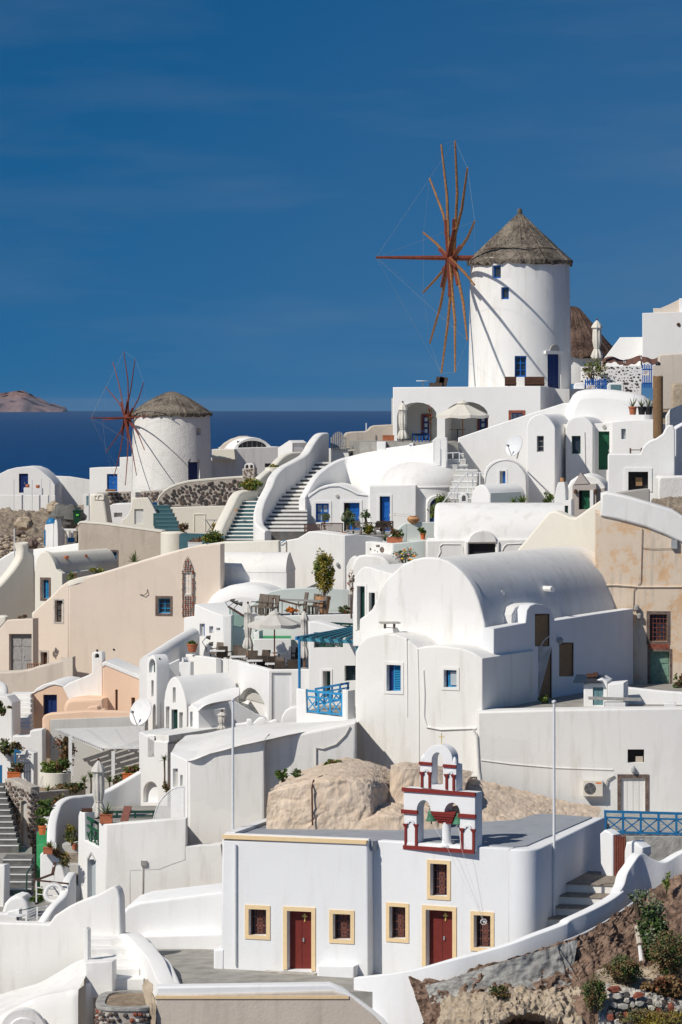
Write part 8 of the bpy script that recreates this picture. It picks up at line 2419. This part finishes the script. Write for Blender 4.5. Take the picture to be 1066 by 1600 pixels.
bush('shrub','green creeper left of the stepped chimney',857,770,787,194,16,240,.11,G1,23,790)
# right top
for i,(x,lab) in enumerate(((989,'left black pot with a spiky aloe beside the reed column'),(1003,'middle black pot with a spiky aloe beside the reed column'),(1014,'right black pot with a spiky aloe beside the reed column'))):
    pot('black_pot',lab,x,635,648,201,13,'black' if i else 'terracotta',cat='pot');
    spiky('aloe',lab.replace('black pot with a spiky aloe','aloe with pointed leaves').replace('left','leftmost'),x,636,201,11,.75,.045,['leaf_grey','leaf_olive','leaf'],24+i,up=.7,sag=.1)
bush('bare_shrub','thin brown green shrub against the studded wall',928,560,596,220,42,520,.11,['leaf_olive','leaf_dry','leaf_light'],28,604,clumps=16,nst=9)
pot('trough','terracotta trough on the loggia terrace pier',607,680,688.5,209,18,'terracotta','box')
bush('dry_bush','dry tan bush behind the loggia parapet',623,691,700,208,18,260,.07,['leaf_dry','leaf_olive'],29)
bush('vine','red flowering vine beside the left loggia door',672,637,660,211,10,110,.07,['leaf','flower_red','leaf_olive'],30,690)
bush('dark_plant','dark leafy plant at the foot of the ochre house by the frame edge',1062,1052,1080,161,18,260,.10,['leaf','lava_red','leaf_olive'],31,1082)
bush('dark_plant','dark plant in a pot by the boarded door',850,1086,1100,152.5,16,220,.09,G1,32,1104)
# restaurant
pot('clay_tub','tall ribbed clay tub holding the tree on the dining deck',505,932,962,181.5,23,'clay','bowl','pot')
o=bush('potted_tree','yellow green conical tree in the clay tub',506,862,930,181.5,30,3000,.10,['leaf_gold','leaf_gold','leaf_light'],33,938,'tree',clumps=34)
bush('shrub','dark red and green shrubs on the dining deck edge',540,948,961,180,22,380,.08,['leaf','leaf_red','leaf'],34)
bush('flowers','orange flowers at the end of the long table',457,949,959,179,18,260,.08,['flower_orange','flower_orange','leaf'],35)
pot('terracotta_bowl','pinkish terracotta bowl on the restaurant corner wall',300.5,1006,1019,174,17,'terracotta','bowl')
bush('potted_plant','low dark green plant in the terracotta bowl',300.5,1002,1009,174,15,260,.07,G1,36)

# garden at left
bush('shrub','dark spiky shrub on the white corner wall at the left edge',5,1095,1116,167.5,26,420,.12,['leaf_olive','leaf_dry','leaf'],37)
bush('shrub','grey green bush spilling over the low white wall at left',16,1157,1180,163.2,42,900,.10,['leaf_olive','leaf','leaf_dry'],38,clumps=24)
bush('reddish_tree','reddish brown small tree beside the pergola post',100,1150,1200,165,30,1000,.11,['leaf_red','leaf_dry','leaf_olive'],39,1212,'tree')
o=MB().lathe(W(86,1229,162),[(.72,0),(.74,.66),(.66,.68),(.6,.6)],36).build('round_planter','cream');tag(o,'round cream planter under trailing greenery','planter')
bush('trailing_plant','bright green trailing plant spilling over the round cream planter',88,1186,1213,161.8,44,1300,.11,['leaf_light','leaf','leaf_dry'],40,1215,clumps=26)
for i,(x,y,st_,n,L,lab) in enumerate(((75,1235,1258,22,.42,'small palm like yucca above the lava stone house corner'),(132,1222,1245,26,.5,'yucca with a bare stem behind the curved garden wall'),(142,1216,1240,22,.45,'yucca right behind the tall closed parasol'),(171,1222,1235,24,.48,'yucca beside the right pergola post'))):
    spiky('yucca',lab,x,y,157.5+i,n,L,.035,['leaf_light','leaf','leaf_olive'],41+i,stem_to=st_,up=.2)
bush('shrub','low green bush behind the rubble garden wall',112,1225,1238,160.5,52,900,.11,['leaf','leaf_olive','leaf_dry'],46,clumps=20)
bush('shrub','olive bush in front of the grey yard wall near the right pergola post',187,1212,1232,159,24,480,.10,['leaf','leaf_olive','leaf_red'],47)
pot('pot','orange planter on the curved wall below the pergola',203,1208,1219,158,22,'terracotta_orange','box')
bush('potted_plant','brownish plant in the orange planter below the pergola',206,1195,1211,158,20,300,.09,['leaf_olive','leaf_red','leaf_light'],48)
bush('shrub','rust coloured bush against the rubble wall above the green steps',94,1243,1285,152.5,30,1200,.11,['leaf_dry','leaf_red','leaf_olive'],49,1292,clumps=24)
pot('pot','white glazed pot by the green steps',75,1275,1293,150.5,15,'white_old')
bush('potted_plant','dark green leafy plant in the white glazed pot',70,1250,1278,150.5,26,800,.11,G1,50,clumps=20)
pot('pot','bright red orange pot beside the green steps',66,1290,1304,149.5,13,'terracotta_orange')
bush('potted_plant','small green plant in the bright red orange pot',66,1277,1292,149.5,16,300,.09,G1,51)
pot('pot','terracotta pot in the white wall hollow',116.5,1318,1328,147,9,'terracotta')
bush('potted_plant','yellow green bushy plant in the terracotta pot of the hollow',113,1292,1320,147,20,700,.09,['leaf_olive','leaf_gold','leaf'],52,clumps=20)
pot('pot','square terracotta pot on the white planter wall',75,1324,1334,143.8,14,'terracotta','box')
spiky('succulent','yellow tipped succulent in the square terracotta pot',78,1325,143.8,26,.42,.05,['leaf_light','leaf_gold','leaf'],53,up=.6)
bush('shrub','dusty succulent bush on the white planter wall',95,1327,1352,144.2,32,800,.10,['leaf_olive','leaf_gold','leaf_dry'],54,clumps=22)
pot('orange_planter','orange rectangular planter on the lava stone house',22,1206,1220,157,20,'terracotta_orange','box')
bush('potted_plant','rusty succulent in the orange rectangular planter',25,1193,1209,157,22,420,.10,['leaf_olive','leaf_red','leaf'],55)
pot('pot','square terracotta pot on the corner balcony',166,1272,1286,143.6,19,'terracotta','box')
spiky('agave','big pointed agave in the square terracotta pot on the balcony',166,1273,143.6,15,.72,.055,['leaf_grey','leaf_light','leaf'],56,up=.4,sag=.15)
bush('shrub','bright green bush behind the white railing at lower left',58,1389,1411,138.5,26,700,.09,G1,57)
spiky('yucca','green yucca on the annex roof',280,1163,157.5,22,.42,.03,['leaf','leaf_light'],58,up=.2)
spiky('yucca','yucca with a long bare stem beside the annex',257,1188,157.5,24,.42,.03,['leaf','leaf_light'],59,stem_to=1232,up=.1)
bush('shrub','dry brown plant at the foot of the long stemmed yucca',260,1222,1238,156.5,12,200,.08,['leaf_dry','leaf_olive'],60)
bush('rock_shrub','dark green shrub left of the ochre outcrop',441,1202,1224,139.2,18,420,.09,G1,61)
bush('rock_shrub','small green shrub on the shoulder of the ochre outcrop',464,1204,1217,139.6,16,240,.08,['leaf','leaf_grey'],62)
bush('grass_tuft','grass tuft at the top of the ochre outcrop',519,1187,1197,143,26,240,.10,['leaf_olive','leaf_dry','leaf_light'],63)
# scrub on the rock at bottom right
bush('scrub','olive green scrub cushion above the dry stone wall',975,1497,1534,125.2,56,4600,.06,['leaf_olive','leaf_dry','leaf_olive','leaf'],64,clumps=60,nst=10)
bush('scrub','dark green scrub hanging left of the dry stone wall',931,1532,1582,123.8,36,3200,.06,['leaf_olive','leaf_olive','leaf_dry','leaf'],65,clumps=50,nst=10)
bush('caper_bush','leafy dark green bush beside the broken pipe',1022,1408,1500,127.3,48,2000,.11,['leaf','leaf','leaf_grey'],66,1512,clumps=40,nst=12)
bush('scrub','tangled olive and rust scrub at the right edge',1048,1452,1530,126.2,62,4800,.065,['leaf_olive','leaf_dry','leaf_dry','leaf'],67,clumps=70,nst=14)
bush('dry_grass','dry rust coloured grass on the gravel shelf',1040,1525,1562,124.9,66,1600,.12,['leaf_dry','leaf_dry','leaf_red'],68,clumps=30,nst=14)
bush('scrub','yellowish scrub at the bottom right corner',1020,1578,1612,122.9,110,4200,.065,['leaf_olive','leaf_dry','leaf_gold'],69,clumps=60,nst=14)
bush('scrub','small green tuft in the grey render crack',782,1541,1559,124.6,34,900,.07,['leaf','leaf_olive','leaf_dry'],70,clumps=26)
bush('scrub','thin twiggy plant over the white pipe',1000,1392,1420,129.6,36,260,.08,['leaf','leaf_grey'],71,1440,clumps=14,nst=9)
bush('vine','small creeper over the upper stair wall',1042,1358,1392,130.8,10,130,.08,['leaf','leaf_light'],72,1396,clumps=8)

# ================================================================ parasols
def parasol_closed(label,x,y0,y1,Y,wpx,mat='canvas',pole_to=None,seed=0):
    s_=Y/FOC;b=W(x,pole_to or y1+4,Y);h=(y1-y0)*s_;z0=Zat(y1,Y)-b.z;r=wpx/2*s_
    o=thing('closed_parasol',label,'parasol',b,'closed parasols')
    MB().tube([b,b+V((0,0,z0+h+.04))],.03,8).build('pole','wood',o)
    n=40;vs=[];fs=[];rs=random.Random(seed)
    prof=[(0,.80),(.05,.95),(.16,.74),(.24,.50),(.27,.44),(.31,.56),(.45,.72),(.62,.72),(.78,.66),(.80,.92),(.86,.80),(.94,.45),(1.0,.06)]
    for (u,q) in prof:
        for k in range(n):
            a=2*math.pi*k/n;f=1+.17*math.cos(a*8+u*1.5)*(1-u*.6)+rs.uniform(-.03,.03)
            vs.append(b+V((math.cos(a)*r*q*f,math.sin(a)*r*q*f,z0+h*u+(.03*math.cos(a*8) if u==0 else 0))))
    for j in range(len(prof)-1):
        for k in range(n): fs.append((j*n+k,j*n+(k+1) % n,(j+1)*n+(k+1) % n,(j+1)*n+k))
    mk('canopy',vs,fs,mat,o,smooth=60)
    MB().lathe(b+V((0,0,z0+h)),[(.05,0),(.06,.05),(.02,.1)],8).build('finial','wood_dark',o)
    MB().tube([b+V((r*.55*math.cos(a),r*.55*math.sin(a),z0+h*.27)) for a in [2*math.pi*k/12 for k in range(13)]],.015,5).build('tie_strap',mat,o)
    MB().lathe(b,[(.25,0),(.25,.06),(.05,.1)],14).build('base','concrete',o)
    return o
parasol_closed('closed cream parasol in front of the left loggia arch',629.5,629,686,208.5,17,pole_to=694,seed=1)
parasol_closed('closed parasol on the skyline behind the studded wall',933,500,560,222.0,18,pole_to=576,seed=2)
parasol_closed('closed parasol left of the open restaurant parasol',387.5,943,1013,173,16,'canvas_grey',1030,3)
parasol_closed('closed parasol right of the open restaurant parasol',475.5,954,1028,167.5,15,'canvas_grey',1046,4)
parasol_closed('small closed parasol standing in the shaded court',347,1112,1140,161,16,'canvas_grey',1150,5)
parasol_closed('tall closed parasol on the corner balcony at lower left',154,1188,1276,149.3,24,'canvas_grey',1290,6)
def parasol_open(label,x,y0,y1,Y,wpx,base_y,mat='canvas'):
    s_=Y/FOC;b=W(x,base_y,Y);r=wpx/2*s_;zt_,ze=Zat(y0,Y)-b.z,Zat(y1,Y)-b.z
    o=thing('open_parasol',label,'parasol',b,'open parasols')
    MB().tube([b,b+V((0,0,zt_+.08))],.035,8).build('pole','wood',o)
    n=8;m=6;vs=[];fs=[];top=b+V((0,0,zt_));a0=.25
    N=n*4
    for j in range(m+1):
        u=j/m
        for k in range(N):
            a=a0+2*math.pi*k/N;f=(k % 4)/4;sagz=-.10*u*math.sin(math.pi*f)*.5
            rr=r*u*(1-.06*math.sin(math.pi*f))
            vs.append(top+V((math.cos(a)*rr,math.sin(a)*rr,(ze-zt_)*(u**.92)+sagz)))
    for j in range(m):
        for k in range(N): fs.append((j*N+k,j*N+(k+1) % N,(j+1)*N+(k+1) % N,(j+1)*N+k))
    base=len(vs)
    for k in range(N):
        v=vs[m*N+k];vs.append(V(v)+V((0,0,-.17+.02*math.sin(k*1.57))))
    for k in range(N): fs.append((m*N+k,m*N+(k+1) % N,base+(k+1) % N,base+k))
    mk('canopy',vs,fs,mat,o,smooth=25)
    MB().lathe(top+V((0,0,-.03)),[(r*.22,-.1),(r*.2,-.02),(.05,.09),(.02,.12)],16).build('vent_cap',mat,o)
    for k in range(n):
        a=a0+2*math.pi*k/n
        MB().bar(top+V((0,0,-.12)),top+V((math.cos(a)*r*.97,math.sin(a)*r*.97,(ze-zt_)-.03)),.025).build('rib','wood',o,smooth=0)
        MB().bar(b+V((0,0,ze-.12)),top+V((math.cos(a)*r*.5,math.sin(a)*r*.5,(ze-zt_)*.5-.06)),.02).build('strut','wood',o,smooth=0)
    MB().lathe(b,[(.3,0),(.3,.06),(.06,.1)],16).build('base','concrete',o)
parasol_open('open cream parasol before the right loggia arch',723,627,648,208.8,86,693)
parasol_open('open cream parasol over the restaurant terrace',429,956,974,172.3,86,1030,'canvas_grey')

# ================================================================ furniture
def armchair(name,label,loc,rz,mat,group,h=.92,cat='chair'):
    o=thing(name,label,cat,loc,group)
    def M_(p): return V(loc)+Matrix.Rotation(rz,3,'Z') @ V(p)
    ax,ay=Matrix.Rotation(rz,3,'Z') @ V((1,0,0)),Matrix.Rotation(rz,3,'Z') @ V((0,1,0));up=V((0,0,1))
    MB().box(M_((0,0,.42)),ax*.24,ay*.24,up*.035).build('seat',mat,o,smooth=0)
    MB().box(M_((0,.26,.42+(h-.42)/2)),ax*.24,ay*.025 ,(up*(h-.42)/2+ay*.05)).build('backrest',mat,o,smooth=0)
    for sx in (-1,1):
        MB().box(M_((sx*.26,.02,.64)),ax*.025,ay*.22,up*.02).build('armrest',mat,o,smooth=0)
        for sy in (-1,1): MB().box(M_((sx*.21,sy*.21,.2)),ax*.025,ay*.025,up*.2).build('leg',mat,o,smooth=0)
    return o
zl2=zl-.65
chs=[(338.5,1005,'w'),(348.5,1010,'d'),(358,1005,'w'),(366.5,1010,'d'),(382.5,1012,'w'),(393,1018,'d'),(400,1012,'w'),(411,1017,'d'),(412,1026,'d'),(429,1027,'d'),(439,1033,'d'),(443,1027,'w'),(458,1031,'d'),(451,1011,'d'),(462,1013,'d'),(416,1004,'d')]
for i,(x,yt,k) in enumerate(chs):
    Y=-(zl2+.92)*FOC/(yt-EY)
    lab='wicker restaurant chair '+['first from the terracotta bowl at the back','first dark one along the terrace wall','second at the back near the corner','second dark one along the terrace wall','beside the pole of the left closed parasol','third dark one along the terrace wall','in the back row under the open parasol','in the middle under the open parasol','nearest the wall corner below the open parasol','just right of the parasol pole at the front','right behind the panelled wall','half hidden behind the front chairs','leaning by the blue pergola post','tall one left of the right closed parasol','tall one touching the right closed parasol','reclined one behind the parasol pole'][i]
    armchair('wicker_chair',lab,W(x,0,Y)*1+V((0,0,zl2-W(x,0,Y).z)),rnd.choice([R(180),R(150),R(200),R(20),R(-30)])+rnd.uniform(-.3,.3),'wicker' if k=='d' else 'wicker_light','wicker chairs of the restaurant',.95)
def table(label,x,y,Y,z,r=.4,mat='white_paint',group=None,square=False):
    o=thing('table',label,'table',V((W(x,0,Y).x,Y,z)),group);c=V(o.location)
    if square: MB().box(c+V((0,0,.74)),(r,0,0),(0,r,0),(0,0,.02)).build('top',mat,o,smooth=0)
    else: MB().lathe(c+V((0,0,.72)),[(r,0),(r,.03)],20).build('top',mat,o)
    MB().tube([c,c+V((0,0,.72))],.03,7).build('leg','black',o);MB().lathe(c,[(.22,0),(.2,.03),(.04,.05)],14).build('foot','black',o)
for i,(x,Y,lab) in enumerate(((340,175.5,'white restaurant table at the corner by the terracotta bowl'),(372,171.5,'white restaurant table between the first chairs'),(398,168.8,'white restaurant table in the middle of the terrace'),(427,166.8,'white restaurant table at the front by the panelled wall'),(436,174,'white restaurant table behind the parasol pole'))):
    table(lab,x,0,Y,zl2,.38,'white_paint','restaurant tables',True)
for i,(x,Y,lab) in enumerate(((402,181.5,'tall slatted chair first from the lamps on the dining deck'),(409,181,'tall slatted chair second from the lamps on the dining deck'),(417,180.6,'tall slatted chair third from the lamps on the dining deck'),(425.5,180.2,'tall slatted chair fourth from the lamps on the dining deck'),(471,183,'tall chair behind the long table nearest its middle'),(485.5,181.6,'tall chair left of the clay tub'),(492,181.4,'tall chair touching the clay tub'),(501,180,'tall chair in front of the clay tub'))):
    armchair('deck_chair',lab,V((W(x,0,Y).x,Y,zu)),R(-60) if i<4 else R(-70),'wicker_light','chairs on the dining deck',1.05)
lt2=thing('long_table','long dark table with a pale top on the dining deck','table',W(465,960,180))
A_,B2=V((W(427,0,181).x,181.6,zu+.78)),V((W(506,0,179.6).x,179.8,zu+.78))
MB().bar(A_,B2,.75,.05).build('top','wood_grey',lt2,smooth=0)
for u in (.1,.5,.9): MB().bar(A_.lerp(B2,u)-V((0,0,.78)),A_.lerp(B2,u)-V((0,0,.03)),.06,.06).build('leg','white_paint',lt2,smooth=0)
# glass balustrade and dark rails of the deck
gl=thing('glass_balustrade','glass balustrade with dark handrail stepping down to the restaurant','railing',W(370,980,179))
MB().bar(W(357,948,179.2),W(384,964,177.4),.09,.07).build('handrail','wood_dark',gl,smooth=0)
for x,y in ((362,953),(371,958),(380,963)): MB().bar(W(x,y+22,178.6),W(x,y,178.6),.05).build('post','white_paint',gl,smooth=0)
vs=[W(358,950,179.1),W(383,965,177.5),W(383,984,177.5),W(358,976,179.1)];MB().add(vs+[v+V((.02,.03,0)) for v in vs],[(0,1,2,3),(4,7,6,5),(0,4,5,1),(1,5,6,2),(2,6,7,3),(3,7,4,0)]).build('glass_pane','glass_green',gl,smooth=0)
gl2=thing('glass_balustrade','glass balustrade with slanting dark handrail behind the open parasol','railing',W(450,960,180.5))
MB().bar(W(426,935,180.6),W(470,946,179.2),.09,.07).build('handrail','wood_dark',gl2,smooth=0)
for x,y in ((429,936),(441,939),(455,943)): MB().bar(W(x,y+20,180.4),W(x,y,180.4),.05).build('post','white_paint',gl2,smooth=0)
def lamp_arm(label,x0,y0,x1,y1,x2,y2,Y):
    o=thing('arm_lamp',label,'lamp',W(x0,y0,Y),'black arm lamps of the restaurant')
    MB().tube([W(x0,y0,Y),W(x1,y1,Y),W(x2,y2,Y)],.018,5).build('arm','black',o)
    MB().tube([W(x2-1,y2,Y),W(x2+6,y2+1,Y)],[.05,.12],8).build('head','black',o)
lamp_arm('black arm lamp topmost above the deck glass',358,950,352,941,361,938,178.6)
lamp_arm('black arm lamp in the middle above the deck glass',364,952,358,947,366,941,178.4)
lamp_arm('black arm lamp lowest above the deck glass',370,956,366,950,373,943,178.2)
lamp_arm('tall black arm lamp behind the terracotta bowl',324,1015,316,1003,323,995.5,173.4)
lamp_arm('low black arm lamp behind the terracotta bowl',324,1019,320,1010,327,1005.5,173.2)
# dome terrace wicker
armchair('wicker_armchair','grey wicker armchair before the first blue door',V((W(558,0,197.6).x,197.6,zd)),R(170),'wicker_light','wicker seats on the dome terrace',.8)
armchair('wicker_armchair','dark wicker armchair before the narrow blue door',V((W(592,0,198).x,198,zd)),R(190),'wicker','wicker seats on the dome terrace',.7)
armchair('wicker_armchair','dark wicker armchair right of the other one before the narrow blue door',V((W(606,0,198.2).x,198.2,zd)),R(170),'wicker','wicker seats on the dome terrace',.7)
table('small grey table on the dome terrace edge',552,0,196.3,zd-.45,.42,'wood_grey',None,True)
dr=thing('folded_rack','white folding rack leaning by the narrow blue door','rack',W(627,806,202))
for dy in (0,3): MB().bar(W(614,802+dy,202),W(642,805+dy,202),.03).build('bar','canvas',dr,smooth=0)
MB().bar(W(618,802,202),W(616,808,202),.03).build('bar','canvas',dr,smooth=0)
# loggia furniture
table('dark table in the shade of the right loggia',715,0,211,zt3-.02,.45,'wood_dark',None,True)
pot('pot','pink clay pot beside the loggia railing',711.5,692,702,207.5,8,'terracotta')
for i,x in enumerate((650,655,660,665)):
    armchair('blue_chair','low blue chair '+['first','second','third','fourth'][i]+' from the left behind the loggia parapet',V((W(x,0,209).x,209,zt3)),R(180),'blue','low blue chairs of the loggia',.5)
# big satellite dish
dish('big pale satellite dish beside the slotted vault house',W(222,1113,162.5),(-.62,-.70,.34),.66,.12,'white_paint',W(228,1141,163.4))
# lower-left deck: railing, ring, bench, table, arch
rr_=thing('white_railing','white tube railing with a brown wooden handrail at lower left','railing',W(75,1408,138))
for x,y0,y1,Y in ((57,1376,1410,138),(84,1352,1375,139.6),(106,1382,1402,137.6)): MB().tube([W(x,y1,Y),W(x,y0,Y)],.03,7).build('post','white_paint',rr_)
MB().bar(W(55,1376,138),W(82,1366,139),.12,.05).build('handrail','wood_dark',rr_,smooth=0);MB().bar(W(82,1367,139),W(86,1348,140),.12,.05).build('handrail','wood_dark',rr_,smooth=0);MB().bar(W(60,1376,138),W(107,1381,137.6),.12,.05).build('handrail','wood_dark',rr_,smooth=0)
for y in (1387,1397): MB().tube([W(57,y,138),W(106,y+5,137.6)],.018,6).build('rail','white_paint',rr_)
ring=thing('lifebuoy','white ring lifebuoy hung on the white railing','lifebuoy',W(84,1408,137.7))
rc2=W(84,1396,137.65);pts=[rc2+V((.33*math.cos(a),.05*math.sin(a),.33*math.sin(a))) for a in [2*math.pi*k/28 for k in range(29)]]
MB().tube(pts,.085,10,False).build('ring','white_clean',ring)
m=MB().tube([rc2+V((.43*math.cos(a),-.03,.43*math.sin(a))) for a in [2*math.pi*k/24 for k in range(25)]],.012,5);m.build('rope','canvas',ring)
o=simple('white_oven','small white arched oven on the lower left terrace','oven',Pl(25,138,8),[(3,1450),(3,1425),(7,1412),(14,1404),(24,1400),(34,1402),(41,1410),(45,1422),(45,1450)],1.2,'white_clean',b=.12)
o=simple('white_terrace_parapet','low white parapet on the lower left terrace','wall',Pl(10,136.8,10),[(-25,1460),(-25,1426),(10,1428),(12,1424),(30,1421),(31,1460)],.4,'white_clean',b=.05)
bs2=thing('slatted_bench','white slatted bench seen from behind at lower left','bench',W(55,1444,136))
for k in range(5): MB().bar(W(42,1424+k*4.2,136),W(57,1418+k*4.2,136.2),.05,.02).build('slat','white_metal',bs2,smooth=0);MB().bar(W(60,1418+k*5,136.2),W(74,1416+k*5,136.6),.05,.02).build('slat','white_metal',bs2,smooth=0)
for x,y0,Y in ((41,1424,136),(58,1417,136.2),(73,1415,136.6)): MB().bar(W(x,1444,Y),W(x,y0,Y),.05).build('post','white_paint',bs2,smooth=0)
MB().bar(W(31,1423,136.4),W(58,1417,136.3),.05,.03).build('armrest','green_dark',bs2,smooth=0)
table('small round white table with a green ashtray at lower left',28,0,136.4,Zat(1431,136.4)-.72,.32,'white_paint')
o=slab(None,fp((-25,136.9),(78,136.2),(110,136.8),(110,143),(-25,143)),Zat(1446,136),Zat(1446,136)-.6,'paving',0,'lower_terrace_floor');tag(o,kind='structure')
o=ribbon(None,[(70,1440,135.6,1.2),(84,1420,136.2,1.4),(95,1408,136.8,1.4),(106,1396,137.4,1.6),(112,1374,138.4,2),(119,1363,139.4,2.2)],.35,'white_clean','ramp_parapet',4,.1);tag(o,'white ramp parapet curling up behind the lifebuoy','wall')
tp_=thing('folded_chair','folded dark wooden chair on the corner balcony','chair',W(199,1284,146))
MB().bar(W(194,1284,146),W(200,1260,146.4),.34,.04).build('backrest','wood_red',tp_,smooth=0);MB().bar(W(198,1284,146.3),W(206,1266,146.3),.3,.03).build('seat','wood_dark',tp_,smooth=0)
o=MB().box(W(136,1266,143.6),(.22,0,0),(0,.14,0),(0,0,.07)).build('brown_basket','wood_dark',smooth=0);tag(o,'small dark basket on the balcony corner pier','basket')
# ================================================================ sea air
def haze():
    h=39000.0
    vs=[V((x,y,z)) for z in (-101.0,20.0) for x,y in ((-h,-h),(h,-h),(h,h),(-h,h))]
    fs=[(0,3,2,1),(4,5,6,7),(0,1,5,4),(1,2,6,5),(2,3,7,6),(3,0,4,7)]
    m,n,l,b=newmat('sea_air')
    n.remove(b);out=n['Material Output']
    v=n.new('ShaderNodeVolumePrincipled')
    v.inputs['Color'].default_value=(0.62,0.80,1.0,1)
    v.inputs['Density'].default_value=1.0e-5
    v.inputs['Anisotropy'].default_value=0.2
    l.new(v.outputs[0],out.inputs['Volume'])
    MATS['sea_air']=m
    o=mk('haze',vs,fs,'sea_air',None,smooth=0,origin=(0,0,-101));tag(o,kind='stuff')
haze()
